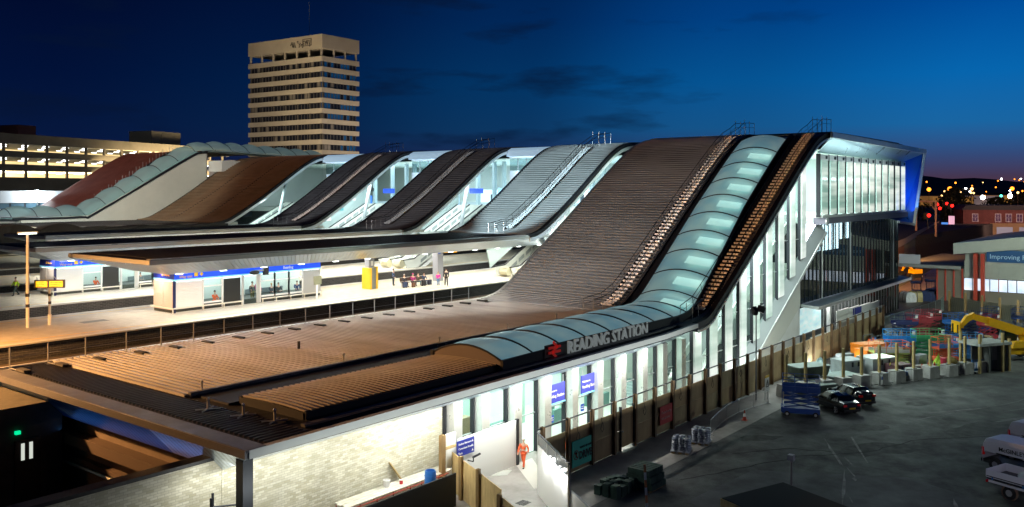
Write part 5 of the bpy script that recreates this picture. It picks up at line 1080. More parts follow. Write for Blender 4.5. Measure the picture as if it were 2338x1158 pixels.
# ---- compound edge: timber posts in concrete blocks
blk = mesh('concrete_block', M().prism([(-.6, 0), (.6, 0), (.55, 1.05), (-.55, 1.05)], 'y', -.5, .5), concrete)
pst = mesh('timber_post', M().box(-.1, .1, -.1, .1, 1.0, 3.5), mat('pale_timber_post', (.42, .31, .12), .7, vary=.25, vscale=2))
names = ['leftmost, dim, behind the blue scissor lift', 'second from the left, behind the blue scissor lift', 'third from the left, behind the front black car', 'fourth from the left, behind the rear black car', 'with the blank steel barrier to its right', 'behind the blue round notice', 'in front of the lime green lift', 'left of the stacked cones', 'right of the stacked cones', 'beside the planter and red bucket', 'next to the blue plastic barrier', 'at the left corner of the small hut']
for k in range(12):
    x, y = 71.6 + 1.96 * k, 27.4 - .95 * k - (.25 if k > 8 else 0)
    t = thing('block_post', 'timber post in a concrete block, ' + names[k], 'post', (x, y, GZ), 'timber posts in concrete blocks')
    piece('concrete_block', blk, t, (x, y, GZ), R(-28)); piece('timber_post', pst, t, (x, y, GZ), R(-28))
    if 3 < k < 10 and k != 7:
        barrier((x + .55, y - .7), (x + 1.75, y - 1.25), 'steel crowd barrier before the concrete blocks, ' + names[k], dkmetal)
t = thing('round_notice', 'small white and blue round mandatory notice on the crowd barrier by the concrete blocks', 'sign', (80.2, 22.1, -.6)); ob('plate', M().box(80.0, 80.45, 22.1, 22.13, -.95, -.1), white, t); ob('blue_disc', M().lathe([(.16, 0), (.16, .02), (0, .02)], (80.22, 22.07, -.4), 12, 'y'), MATS['sticker_blue'], t)
t = thing('plastic_barrier', 'blue plastic chapter eight pedestrian barrier by the small hut', 'barrier', (92.6, 16.9, GZ)); bb = mat('barrier_blue', (.02, .13, .38), .5)
ob('panel', M().beam((91.8, 17.2, -.1), (93.2, 16.5, -.1), .06, .25).beam((91.8, 17.2, -.95), (93.2, 16.5, -.95), .06, .2), bb, t)
for k in range(6): ob('slat', M().beam((91.8 + 1.4 * k / 5, 17.2 - .7 * k / 5, -1.05), (91.8 + 1.4 * k / 5, 17.2 - .7 * k / 5, .0), .09, .06, (1, 0, 0)), bb, t)
ob('feet', M().box(91.7, 91.85, 16.8, 17.6, GZ, GZ + .12).box(93.1, 93.25, 16.1, 16.9, GZ, GZ + .12), black, t)
# ---- stacked goods
org = mat('orange_box', (.72, .20, .015), .5, vary=.12, vscale=2)
def crate(x0, x1, y0, y1, z0, z1, ma, lb_, name='storage_box', cat='storage box', grp=None, rz=R(-28)):
    t = thing(name, lb_, cat, (0, 0, 0), grp); a, b, h = (x1 - x0) / 2, (y1 - y0) / 2, z1 - z0
    ob('body', M().box(-a, a, -b, b, 0, h * .86), ma, t); ob('lid', M().box(-a - .03, a + .03, -b - .03, b + .03, h * .86, h), ma, t); ob('skids', M().box(-a, -a + .12, -b, b, -.08, 0).box(a - .12, a, -b, b, -.08, 0), dkmetal, t)
    ob('latch', M().box(-a * .3, -a * .3 + .15, -b - .06, -b, h * .6, h * .9).box(a * .3, a * .3 + .15, -b - .06, -b, h * .6, h * .9), dkmetal, t)
    t.location = ((x0 + x1) / 2, (y0 + y1) / 2, z0 + .08); t.rotation_euler.z = rz; return t
crate(92.3, 95.8, 26.3, 28, GZ, .2, org, 'long bright orange site storage box at the back of the three'); crate(90.0, 92.2, 25.5, 27.2, GZ, .1, org, 'orange site storage box at the left front of the three'); crate(90.6, 92.6, 23.8, 25.0, GZ, .2, org, 'orange site storage box at the right front, beside the timber pile')
slv = mat('silver_wrap', (.38, .42, .42), .3, .2, vary=.25, vscale=1.2)
crate(82.4, 84.8, 25.2, 27.0, GZ, .25, slv, 'pale silver wrapped crate with a yellow label, left of the pair', 'wrapped_crate', 'crate'); crate(84.6, 87.6, 23.2, 25.2, GZ, .35, slv, 'large pale silver wrapped crate with a yellow label, right of the pair', 'wrapped_crate', 'crate'); crate(85.0, 87.0, 21.6, 22.9, GZ, -.1, mat('maroon_crate', (.10, .045, .05), .6), 'dull maroon crate in front of the large silver wrapped crate', 'wrapped_crate', 'crate')
for k, (x, y, z) in enumerate(((83.3, 25.3, -.2), (84.9, 23.2, -.1))):
    tag(ob('yellow_label', M().box(x, x + .3, y - .5, y - .48, z, z + .22), mat('label_yellow', (.7, .75, .05), .5)), ['small yellow label on the left silver crate', 'small yellow label on the large silver crate'][k], 'label')
t = thing('plastic_heap', 'crumpled translucent plastic sheeting heaped left of the orange storage boxes', 'plastic sheeting', (84, 28.3, GZ)); random.seed(9)
def heap(x, y, r, h, n, ma, par, nm, sm=False):
    m = M(); rows = []
    for a in range(6):
        u = a / 5; rows.append([(x + r * (1 - u) * math.cos(q) * (1 + .35 * random.uniform(-1, 1)), y + r * (1 - u) * .7 * math.sin(q) * (1 + .35 * random.uniform(-1, 1)), GZ + h * u * (1 + .25 * random.uniform(-1, 1))) for q in [2 * math.pi * k / n for k in range(n)]])
    return ob(nm, m.loft(rows, True), ma, par, sm)
heap(83.0, 28.4, 1.5, 1.5, 11, mat('sheet_plastic', (.4, .52, .52), .25, vary=.3, vscale=2), t, 'sheet'); heap(80.6, 27.6, 1.2, .9, 11, MATS['sheet_plastic'], t, 'sheet'); heap(101.5, 26.6, 1.6, 1.7, 11, mat('sheet_grey', (.25, .28, .3), .3, vary=.4, vscale=2), t, 'sheet')
t = thing('timber_pile', 'stack of dark weathered timber sleepers right of the orange boxes', 'timber pile', (93.6, 23.6, GZ))
for l in range(5):
    for k in range(5): ob('timber', M().beam((92.6 + k * .42, 24.9 - .1 * l, GZ + .12 + l * .24), (94.6 + k * .42, 23.6 - .1 * l, GZ + .12 + l * .24), .3, .22), mat('old_sleeper', (.16, .125, .07), .8, vary=.4, vscale=2), t)
t = thing('steel_skip', 'dark green low steel skips stacked by the fence behind the blue scissor lift', 'skip', (75, 27.5, GZ)); dg = mat('skip_green', (.05, .075, .06), .6, vary=.3)
for k, (x, y, z) in enumerate(((76.5, 27.2, GZ), (74.2, 26.0, GZ), (76.8, 27.4, -.2), (79.3, 25.6, GZ))): ob('tray', M().prism([(-1.4, 0), (1.4, 0), (1.7, .8), (-1.7, .8)], 'y', -.9, .9).move((x, y, z + .02), R(-30)), dg, t); ob('tray_rim', M().box(-1.75, 1.75, -.95, .95, .76, .84).move((x, y, z + .03), R(-30)), mat('rim_pale', (.2, .26, .24), .5), t)
t = thing('lumber_bundle', 'long pale boards and a blue tarpaulin lying low behind the concrete blocks', 'boards', (86, 21, GZ))
for k in range(6): ob('board', M().beam((87.2 + k * .35, 22.8 - k * .2, -.75 + .04 * (k % 3)), (91.2 + k * .35, 20.6 - k * .2, -.72), .3, .08), mat('grey_board', (.45, .46, .42), .7, vary=.2), t)
ob('blue_tarpaulin', M().beam((83.5, 22.3, -.7), (86.3, 20.9, -.6), .8, .35), bb, t)
t = thing('cone_stack', 'group of red and white traffic cones behind the concrete blocks near the lime green tarpaulin', 'traffic cones', (90.5, 20.5, GZ))
for k in range(3): ob('cone', M().lathe([(.2, 0), (.2, .05), (.15, .05), (.04, .8), (0, .8)], (89.4 + k * .9, 21.0 - k * .35, GZ), 8), MATS['cone_red'], t)
tag(heap(92.3, 20.2, 1.1, 1.3, 9, mat('lime_tarp', (.35, .55, .05), .5, vary=.2, vscale=2), None, 'lime_tarpaulin'), 'crumpled lime green tarpaulin behind the concrete blocks', 'tarpaulin')
tag(heap(93.4, 24.6, 1.7, 2.1, 10, mat('blue_tarp', (.02, .22, .45), .35, vary=.35, vscale=1.5), None, 'blue_tarpaulin'), 'crumpled bright blue plastic tarpaulin behind the orange railed lift', 'tarpaulin')
t = thing('planter', 'round concrete planter block holding dry plants and a red bucket', 'planter', (90.2, 18.9, GZ)); ob('pot', M().lathe([(.0, 0), (.75, 0), (.8, .9), (.65, .9), (.6, .7), (0, .7)], (90.2, 18.7, GZ), 10), concrete, t); ob('bucket', M().lathe([(0, 0), (.25, 0), (.3, .6), (.0, .6)], (89.7, 19.2, GZ + .9), 8), mat('bucket_red', (.45, .03, .06), .5), t); ob('plants', M().ball((90.4, 18.6, GZ + 1.2), .5, 8, (1, 1, .7)), mat('dry_plants', (.2, .15, .04), .9, bump=1), t)
t = thing('site_hut', 'small grey flat roofed smoking hut with timber corner posts in front of the yellow telehandler', 'hut', (95.5, 15.9, GZ))
def hb(x0, x1, y0, y1, z0, z1): return M().box(x0, x1, y0, y1, z0, z1).move((94.1, 16.5, 0), R(-32))
ob('roof', hb(-2.0, 2.0, -1.3, 1.3, 1.35, 1.6), mat('hut_roof', (.38, .4, .38), .7, vary=.15), t); ob('wall', hb(-1.7, 1.7, -.05, 0.05, GZ, 1.35), mat('hut_wall', (.09, .1, .1), .6), t); ob('wall', hb(-.7, -.5, -1.1, 0, GZ, 1.35), MATS['hut_wall'], t); ob('wall', hb(1.5, 1.7, -1.1, 0, GZ, 1.35), MATS['hut_wall'], t)
ob('pale_panel', hb(-.1, .6, -.09, -.05, -.3, 1.2), mat('hut_panel', (.2, .2, .2), .5), t); ob('pale_panel', hb(.8, 1.45, -.09, -.05, -.3, 1.2), MATS['hut_panel'], t)
for a, b in ((-1.85, -1.1), (1.85, -1.1), (.9, -1.2), (-1.85, 1.1)): ob('corner_post', hb(a - .1, a + .1, b - .1, b + .1, GZ, 2.5 if a < 1.5 else 1.9), MATS['pale_timber_post'], t)

random.seed(77)
GOOD = [('pallet stack', 'stacked timber pallets', (.26, .18, .08)), ('gas cage', 'dark gas bottle cage', (.10, .12, .13)), ('tool chest', 'grey steel tool chest', (.22, .24, .25)), ('cable drum', 'wooden cable drum', (.30, .2, .1))]
SPOT = [(79.5, 27.6, 0, 'by the fence left of the plastic sheeting'), (88.5, 27.9, 2, 'by the fence left of the orange boxes'), (98.2, 27.6, 0, 'by the fence right of the orange boxes'), (104.5, 27.2, 3, 'left of the navy back row lift'), (100.5, 24.8, 1, 'behind the green railed lift'), (103.5, 23.6, 2, 'between the green lift and the mid blue lift'), (106.5, 22.6, 0, 'before the back row lifts'), (105.0, 20.0, 1, 'before the crimson lift and the telehandler'), (101.6, 20.8, 3, 'behind the sky blue lift'), (92.5, 22.0, 2, 'behind the lime tarpaulin'), (97.6, 27.9, 1, 'against the fence by the far orange box'), (108.5, 18.8, 0, 'beyond the telehandler cab')]
for x, y, k, wh_ in SPOT:
    n_, lb_, c = GOOD[k]; t = thing(n_.replace(' ', '_'), lb_ + ' ' + wh_, n_, (0, 0, 0), 'goods in the compound'); ma = mat('goods_%d' % k, c, .7, vary=.3, vscale=2); a = random.uniform(-.9, .2)
    if k == 0:
        for l in range(7): ob('pallet', M().box(-.6, .6, -.5, .5, l * .17 + .1, l * .17 + .13).box(-.6, .6, -.5, -.4, l * .17, l * .17 + .1).box(-.6, .6, .4, .5, l * .17, l * .17 + .1).box(-.6, .6, -.05, .05, l * .17, l * .17 + .1), ma, t)
    elif k == 1:
        ob('cage_frame', M().path([(-.8, -.5, .1), (.8, -.5, .1), (.8, -.5, 1.7), (-.8, -.5, 1.7), (-.8, -.5, .1)], .04, 5).path([(-.8, .5, .1), (.8, .5, .1), (.8, .5, 1.7), (-.8, .5, 1.7), (-.8, .5, .1)], .04, 5), ma, t)
        for j in range(4): ob('bottle', M().lathe([(0, 0), (.15, 0), (.15, 1.1), (.05, 1.3), (.05, 1.4), (0, 1.4)], (-.55 + j * .37, 0, .1), 10), mat('bottle_%d' % (j % 2), ((.5, .06, .03), (.05, .15, .4))[j % 2], .4), t)
    elif k == 2: ob('chest', M().box(-.8, .8, -.4, .4, .1, .9), ma, t); ob('lid', M().prism([(-.42, .9), (.42, .9), (.3, 1.1), (-.42, 1.1)], 'x', -.82, .82), ma, t); ob('runners', M().box(-.7, -.5, -.4, .4, 0, .1).box(.5, .7, -.4, .4, 0, .1), black, t)
    else: ob('flange', M().lathe([(0, -.5), (.75, -.5), (.75, -.42), (0, -.42)], (0, 0, .75), 18, 'y'), ma, t); ob('flange', M().lathe([(0, .42), (.75, .42), (.75, .5), (0, .5)], (0, 0, .75), 18, 'y'), ma, t); ob('cable', M().lathe([(.5, -.42), (.5, .42)], (0, 0, .75), 16, 'y'), black, t)
    t.location = (x, y, GZ); t.rotation_euler.z = a
# ---- telehandler
t = thing('telehandler', 'yellow telehandler with its long boom reaching to the left over the compound', 'telehandler', (102.5, 15.5, GZ))
ym = mat('machine_yellow', (.78, .42, .005), .42, vary=.08, vscale=2)
def tl():
    ob('chassis', M().prism([(-2.2, .6), (2.0, .6), (2.4, 1.1), (2.3, 1.9), (1.2, 2.0), (.6, 1.4), (-1.0, 1.3), (-2.3, 1.2)], 'y', -.95, .95), ym, t, True)
    ob('rear_cowl', M().prism([(1.0, 1.9), (2.4, 1.8), (2.6, 2.5), (1.9, 2.9), (1.0, 2.7)], 'y', -.55, .55), ym, t)
    ob('boom', M().beam((2.0, 0.1, 2.45), (-2.6, .1, 3.85), .6, .85), ym, t); ob('boom_extension', M().beam((-2.5, .1, 3.87), (-4.2, .1, 4.35), .46, .62), ym, t)
    ob('boom_head', M().prism([(-4.1, 4.75), (-4.9, 4.4), (-5.6, 3.5), (-5.3, 3.3), (-4.6, 3.9), (-4.0, 4.15)], 'y', -.1, .3), ym, t)
    ob('fork_carriage', M().box(-6.0, -5.85, -.65, .85, 2.7, 3.9).box(-5.9, -5.3, -.2, .4, 3.2, 3.6), ym, t)
    for y in (-.4, .5): ob('fork', M().box(-7.1, -5.9, y - .06, y + .06, 2.7, 2.78).box(-6.1, -6.0, y - .06, y + .06, 2.7, 3.6), dkmetal, t)
    ob('cab', M().prism([(-.9, 1.3), (.7, 1.3), (.6, 2.95), (-.5, 2.95)], 'y', .35, 1.25), mat('cab_glass', (.02, .05, .045), .1), t)
    ob('cab_roof', M().box(-.6, .7, .3, 1.3, 2.95, 3.06), mat('cab_roof_pale', (.45, .42, .36), .5), t)
    for a in (-.9, .7): ob('cab_pillar', M().beam((a, .33, 1.3), (a * .8, .33, 2.95), .09), dkmetal, t)
    ob('engine_cover', M().prism([(-.7, 1.25), (1.6, 1.3), (1.5, 2.0), (-.4, 1.9)], 'y', -1.1, -.45), ym, t)
    ob('badge', M().box(1.5, 1.85, -1.0, -.96, 1.25, 1.55), mat('badge_green', (.02, .25, .18), .4), t)
    for a in (-1.55, 1.5):
        for b in (-1.0, 1.0):
            w = ob('wheel', M().lathe([(0, -.2), (.45, -.22), (.64, -.18), (.68, -.05), (.68, .05), (.64, .18), (.45, .22), (0, .2)], (a, b, .68), 16, 'y'), rubber, t, True); ob('hub', M().lathe([(0, -.24), (.3, -.24), (.3, .24), (0, .24)], (a, b, .68), 12, 'y'), ym, w)
    ob('lamp', M().box(-2.35, -2.2, -.8, -.6, 1.25, 1.4).box(-2.35, -2.2, .6, .8, 1.25, 1.4), white, t)
local(t, tl, R(-48), (102.3, 15.4, GZ))

# ---- vehicles
carpaint = mat('black_car_paint', (.006, .009, .014), .16, spec=.7)
cglass = mat('car_glass', (.006, .01, .012), .05, spec=.8)
def car(lb_, x, y, rz, hatch=False):
    t = thing('parked_car', lb_, 'car', (0, 0, 0), 'black cars parked nose to the fence')
    S = [(-2.1, .42, .62, .66, .66, .76), (-2.02, .28, .82, .92, .95, .84), (-1.5, .25, .86, .98 if not hatch else 1.2, 1.02 if not hatch else 1.25, .87), (-1.15, .25, .87, 1.3 if not hatch else 1.4, 1.34 if not hatch else 1.44, .87), (-.5, .25, .88, 1.42, 1.45, .87), (.3, .25, .88, 1.41, 1.44, .87), (.75, .25, .88, 1.15, 1.18, .87), (1.2, .25, .87, .93, .95, .86), (1.85, .28, .78, .8, .82, .8), (2.1, .38, .6, .62, .64, .66)]
    if hatch: S[0] = (-2.0, .42, .85, .92, .95, .74); S[1] = (-1.9, .3, .9, 1.15, 1.2, .84)
    rows = []
    for (a, zb, zs, ze, zr, w) in S:
        wr = w * (.72 if zr > 1.1 else .9)
        half = [(w * .9, zb), (w, zb + .12), (w, zs - .1), (w * .96, zs), (wr, ze), (wr * .85, zr), (0, zr + .02)]
        rows.append([(a, -p, q) for p, q in half] + [(a, p, q) for p, q in half[-2::-1]])
    n = len(rows[0]); full = M().loft(rows); gl, bd = [], []
    for i, f in enumerate(full.f):
        r_, c = divmod(i, n - 1); zr = S[r_][4], S[r_ + 1][4]
        side = c in (3, n - 5); top = c in (4, 5, n - 7, n - 6)
        is_g = (side and max(zr) > 1.2 and min(zr) > .94) or (top and abs(zr[0] - zr[1]) > .1 and max(zr) > 1.1)
        (gl if is_g else bd).append(f)
    ob('body', M().add(full.v, bd).add(rows[0], [tuple(range(n))]).add(rows[-1], [tuple(range(n))]), carpaint, t, True); ob('windows', M().add(full.v, gl), cglass, t)
    for a in (-1.3, 1.3):
        for b in (-1, 1):
            w = ob('wheel', M().lathe([(0, -.1), (.24, -.11), (.31, -.08), (.31, .08), (.24, .11), (0, .1)], (a, b * .79, .31), 16, 'y'), rubber, t, True)
            sp = M().lathe([(.19, b * .112), (.23, b * .112), (.23, b * .1)], (a, b * .79, .31), 14, 'y')
            for k in range(5): q = 2 * math.pi * k / 5; sp.beam((a, b * .905, .31), (a + .21 * math.cos(q), b * .905, .31 + .21 * math.sin(q)), .03, .06, (0, 1, 0))
            ob('rim', sp, mat('alloy', (.6, .6, .6), .3, .7), w)
    zl = .78 if not hatch else .95
    for b in (-1, 1): ob('tail_light', M().box(-2.09, -1.9, b * .62 - .14, b * .62 + .14, zl - .1, zl + .06), mat('tail_red', (.45, .01, .01), .2, emit=(.5, .0, .0), es=.06), t); ob('mirror', M().box(.6, .75, b * .95 - .1, b * .95 + .1, .9, 1.02), carpaint, t)
    ob('number_plate', M().box(-2.13, -2.1, -.26, .26, .5, .61), mat('plate_yellow', (.75, .5, .02), .5), t)
    ob('bumper', M().box(-2.12, -1.95, -.72, .72, .3, .48), black, t); ob('headlight', M().box(1.95, 2.12, -.7, -.4, .55, .68).box(1.95, 2.12, .4, .7, .55, .68), white, t)
    t.location = (x, y, GZ); t.rotation_euler.z = rz
car('black saloon car parked next to the dark blue scissor lift, the nearer of the two', 69.9, 22.8, R(55)); car('black hatchback car parked right of the black saloon, the farther of the two', 73.2, 22.6, R(55), True)
vw = mat('van_white', (.62, .62, .68), .3)
hv = R(250)                                     # heading of the vans
def van():
    t = VAN
    prof = [(-2.45, .35), (-2.5, .9), (-2.42, 1.5), (-2.3, 1.78), (-1.9, 1.86), (1.0, 1.86), (1.55, 1.75), (2.0, 1.25), (2.75, 1.05), (2.95, .75), (2.95, .35)]
    rows = []
    for y, k in ((-.95, 0), (-.98, .0), (-.98, 0), (-.86, 1), (-.6, 1), (.6, 1), (.86, 1), (.98, 0), (.95, 0)):
        rows.append([(x, y * (1 if z < 1.0 or k else .98), z if k or z < 1.4 else 1.4 + (z - 1.4) * .55) for x, z in prof])
    rows[0] = [(x, y, .35 + (z - .35) * .5) for x, y, z in rows[0]]; rows[-1] = [(x, y, .35 + (z - .35) * .5) for x, y, z in rows[-1]]
    ob('body', M().loft(rows), vw, t, True)
    ob('floor', M().box(-2.4, 2.9, -.9, .9, .3, .4), black, t)
    for a in (-1.65, 1.85):
        for b in (-1, 1):
            ob('wheel_arch', M().lathe([(.42, b * -.02), (.42, b * .03), (0, b * .03)], (a, b * .97, .36), 16, 'y'), black, t)
            w = ob('wheel', M().lathe([(0, -.12), (.26, -.12), (.34, -.09), (.34, .09), (.26, .12), (0, .12)], (a, b * .93, .34), 16, 'y'), rubber, t, True); ob('rim', M().lathe([(0, -.13), (.17, -.13), (.2, -.1), (.2, .1), (.17, .13), (0, .13)], (a, b * .93, .34), 12, 'y'), mat('van_rim', (.3, .3, .33), .4, .5), w)
    for b in (-1, 1):
        ob('side_rail', M().box(-1.6, .0, b * .985 - .015, b * .985 + .015, 1.02, 1.07), black, t)
        ob('lower_trim', M().box(-2.4, 2.8, b * .975 - .02, b * .975 + .02, .36, .5), black, t)
        ob('cab_window', M().poly([(1.2, b * .955, 1.25), (2.0, b * .97, 1.22), (1.6, b * .93, 1.62), (1.2, b * .93, 1.64)]), cglass, t)
        ob('tail_light', M().box(-2.52, -2.38, b * .88 - .08, b * .88 + .08, .75, 1.25), MATS['tail_red'], t)
        ob('dark_side_panel', M().box(.15, 1.1, b * .988 - .008, b * .988 + .008, .5, 1.1), mat('van_dark_panel', (.02, .05, .05), .2), t)
    ob('bumper', M().box(-2.6, -2.4, -.9, .9, .32, .52), black, t)
    text('lettering', 'McGINLEY', .36, black, t, (-1.45, -.992, 1.22), 0, 90, .004, bold=.004)
VAN = thing('white_van', 'white panel van with dark lettering McGINLEY on its side at the right edge', 'van', (0, 0, 0))
local(VAN, van, hv, (61.2, 8.2, GZ))
dup(VAN, (66.6, 7.6, GZ), hv, 'dark topped second van just showing behind the lettered white van')
t = thing('dropside_truck', 'white dropside flatbed truck with loose sacks in its bed at the lower right corner', 'truck', (0, 0, 0))
def trk():
    ob('bed_floor', M().box(-2.6, 1.0, -1.0, 1.0, .85, .95), dkmetal, t)
    for b in (-1, 1):
        ob('dropside', M().box(-2.6, 1.0, b * 1.0 - .03, b * 1.0 + .03, .95, 1.38), vw, t); ob('side_strip', M().box(-2.6, 1.0, b * 1.035 - .01, b * 1.035 + .01, 1.0, 1.05), dkmetal, t); ob('side_guard', M().box(-2.5, .9, b * .98 - .03, b * .98 + .03, .68, .8), vw, t)
        for a in (-2.3, -.6, .8): ob('latch', M().box(a, a + .08, b * 1.05 - .02, b * 1.05 + .02, .85, 1.0), MATS['barrier_blue'], t)
        for a in (-1.35, 2.0):
            w = ob('wheel', M().lathe([(0, -.14), (.27, -.14), (.36, -.1), (.36, .1), (.27, .14), (0, .14)], (a, b * .88, .36), 16, 'y'), rubber, t, True); ob('rim', M().lathe([(0, -.15), (.18, -.15), (.21, -.1), (.21, .1), (.18, .15), (0, .15)], (a, b * .88, .36), 12, 'y'), MATS['alloy'], w)
        ob('mudguard', M().lathe([(.4, b * -.02), (.44, b * -.02), (.44, b * .15), (.4, b * .15)], (-1.35, b * .85, .38), 14, 'y'), mat('mudguard_brown', (.2, .12, .08), .6), t)
    ob('tailboard', M().box(-2.66, -2.6, -1.0, 1.0, .95, 1.38), vw, t); ob('headboard', M().box(1.0, 1.06, -1, 1, .95, 1.7), dkmetal, t)
    ob('cab', M().prism([(1.15, .5), (3.1, .5), (3.1, 1.1), (2.6, 1.25), (2.1, 2.0), (1.2, 2.05)], 'y', -.95, .95), vw, t); ob('cab_glass', M().prism([(2.15, 1.95), (2.65, 1.25), (2.68, 1.25), (2.2, 1.97)], 'y', -.8, .8), cglass, t)
    ob('rear_lamps', M().box(-2.7, -2.62, -.95, -.75, .62, .75).box(-2.7, -2.62, .75, .95, .62, .75), MATS['tail_red'], t)
    ob('chassis', M().box(-2.5, 3.0, -.4, .4, .45, .84), black, t)
local(t, trk, hv, (55.9, 6.9, GZ))
for k, (x, y, c) in enumerate(((56.4, 7.8, (.55, .62, .62)), (56.0, 6.5, (.05, .22, .2)))):
    tag(ob('load_sack', M().ball((x, y, GZ + 1.15), .45, 8, (1, 1, .65)), mat('sack_%d' % k, c, .6, bump=.6), None, True), ['pale sack lying in the bed of the dropside truck', 'green sack lying in the bed of the dropside truck'][k], 'sack')

# ================================================================== street side and far right
sh = thing('grey_shed', 'grey clad industrial shed with red columns, dark blue banner and lit window strip', 'shed', (152, 18, GZ))
gcl = mat('shed_cladding', (.36, .38, .33), .6, vary=.08, vscale=.4); redc = mat('red_column', (.50, .06, .03), .5)
ys = [29.2, 24.4, 19.6, 14.8, 10.0, 5.2]
ob('wall', M().add([(150, 29, 2.6), (150, 2, 2.6), (150, 2, 9.6), (150, 29, 6.6)], [(0, 1, 2, 3)]).box(150.1, 190, 28.7, 29, GZ, 6.6), gcl, sh)
for k, y in enumerate(ys[:-1]):
    for z0, z1 in ((2.62, 4.4), (4.45, 5.2)): ob('wall_panel', M().box(149.9, 149.98, y - 4.7, y - .1, z0, z1), gcl, sh)
    for j in range(4): w = ob('lit_window', M().box(149.85, 149.9, y - 1.2 * j - 1.15, y - 1.2 * j - .08, .7, 2.5), lit_mat('shed_window', (.5, .62, .8), (.9, .95, 1.), 1.1, .6), sh)
    ob('window_mullion', M().box(149.8, 149.95, y - .04, y + .04, .6, 2.6), redc, sh)
    ob('low_wall', M().box(149.85, 150, y - 4.8, y, GZ, .6), mat('shed_low_wall', (.2, .18, .14), .7), sh)
ob('roof_edge', M().add([(148.6, 30.4, 6.2), (148.6, 2, 9.6), (148.6, 2, 11.8), (148.6, 30.4, 7.9)], [(0, 1, 2, 3)]).add([(148.6, 30.4, 7.9), (148.6, 2, 11.8), (190, 2, 11.8), (190, 30.4, 7.9)], [(0, 1, 2, 3)]).add([(148.6, 30.4, 6.2), (190, 30.4, 6.2), (190, 30.4, 7.9), (148.6, 30.4, 7.9)], [(0, 1, 2, 3)]).add([(148.6, 30.4, 6.2), (148.6, 2, 9.6), (150, 2, 9.6), (150, 30.4, 6.2)], [(0, 1, 2, 3)]), mat('shed_roof_edge', (.42, .44, .38), .55, vary=.08, vscale=.3), sh)
for y in (27.6, 26.6): ob('red_column', M().box(149.0, 149.7, y - .4, y + .1, GZ, 6.4), redc, sh)
ob('banner', M().box(149.7, 149.78, 3, 26, 5.2, 7.0), mat('banner_navy', (.01, .06, .16), .5, emit=(.0, .03, .09), es=.4), sh)
text('banner_lettering', "Improving Reading's railway", 1.0, mat('banner_print', (.35, .5, .6), .5, emit=(.2, .35, .45), es=.3), sh, (149.66, 25.6, 5.7), R(-90))
ob('side_bay', M().box(150, 160, 29.2, 33, GZ, 3.9), MATS['shed_low_wall'], sh); 
for y in (29.4, 30.6, 31.8, 33): ob('bay_frame', M().box(149.85, 150, y - .1, y + .1, GZ, 3.9), redc, sh)
ob('lean_to_roof', M().box(149, 178, 29.4, 38.5, 3.95, 4.3), mat('lean_to_roof', (.04, .04, .04), .7), sh); ob('lean_to_fascia', M().box(148.9, 149.0, 29.4, 38.5, 3.85, 4.35), mat('pale_strip', (.3, .3, .28), .6), sh)
ob('site_banner', M().box(148.8, 148.86, 35.2, 38.4, 4.4, 5.9), mat('white_banner', (.55, .55, .58), .5), sh)
TF = thing('timber_fence', 'grey close boarded timber fence on square posts in front of the shed windows', 'fence', (136, 24, GZ))
fb = mat('grey_board_fence', (.27, .25, .18), .8, vary=.25, vscale=1.5, stretch=(2, 2, .5)); a, b = Vector((137.5, 28.5, 0)), Vector((125.5, 11, 0)); n = 60
bme = mesh('board', M().box(-.02, .02, 0, .33, GZ, .85), fb); dr = (b - a).normalized(); ang = math.atan2(dr.y, dr.x) - R(90)
for k in range(n): p = a + dr * (.35 * k); piece('board', bme, TF, (p.x, p.y, random.uniform(-.04, .04)), ang)
for k in range(8): p = a + dr * (2.9 * k) + Vector((-.15, .1, 0)); ob('post', M().box(p.x - .14, p.x + .14, p.y - .14, p.y + .14, GZ, 1.7), wood, TF)
ob('rail', M().beam(tuple(a + Vector((-.1, .06, .6))), tuple(b + Vector((-.1, .06, .6))), .08, .12), fb, TF)
# road, bank, heras fencing
ob('road', M().poly([(110, 27.5, GZ + .012), (148, 27.5, GZ + .012), (340, 44, GZ + .012), (340, 60, GZ + .012), (150, 41, GZ + .012), (110, 33.8, GZ + .012)]), mat('road_asphalt', (.06, .05, .045), .5, vary=.3, vscale=.1, stretch=(.2, 2, 1)), kind='structure')
ob('earth_bank', M().loft([[(x, y0, GZ + .02), (x + .3, (y0 + y1) / 2, GZ + .9 + .3 * math.sin(x)), (x, y1, GZ + .02)] for x, y0, y1 in [(99 + 2 * k, 25.5 + .05 * k, 29.4 + .0 * k) for k in range(17)]]), mat('brown_earth', (.085, .06, .03), .95, vary=.5, vscale=1.2, bump=.8, bscale=3), kind='structure')
hm = mat('mesh_fence', (.25, .33, .31), .5, .4)
hz = [(110, 30.0), (113.4, 29.8), (116.8, 29.6), (120.2, 29.4), (123.6, 29.2), (127, 29.0), (130.4, 28.9), (133.8, 28.9), (137.2, 29.3)]
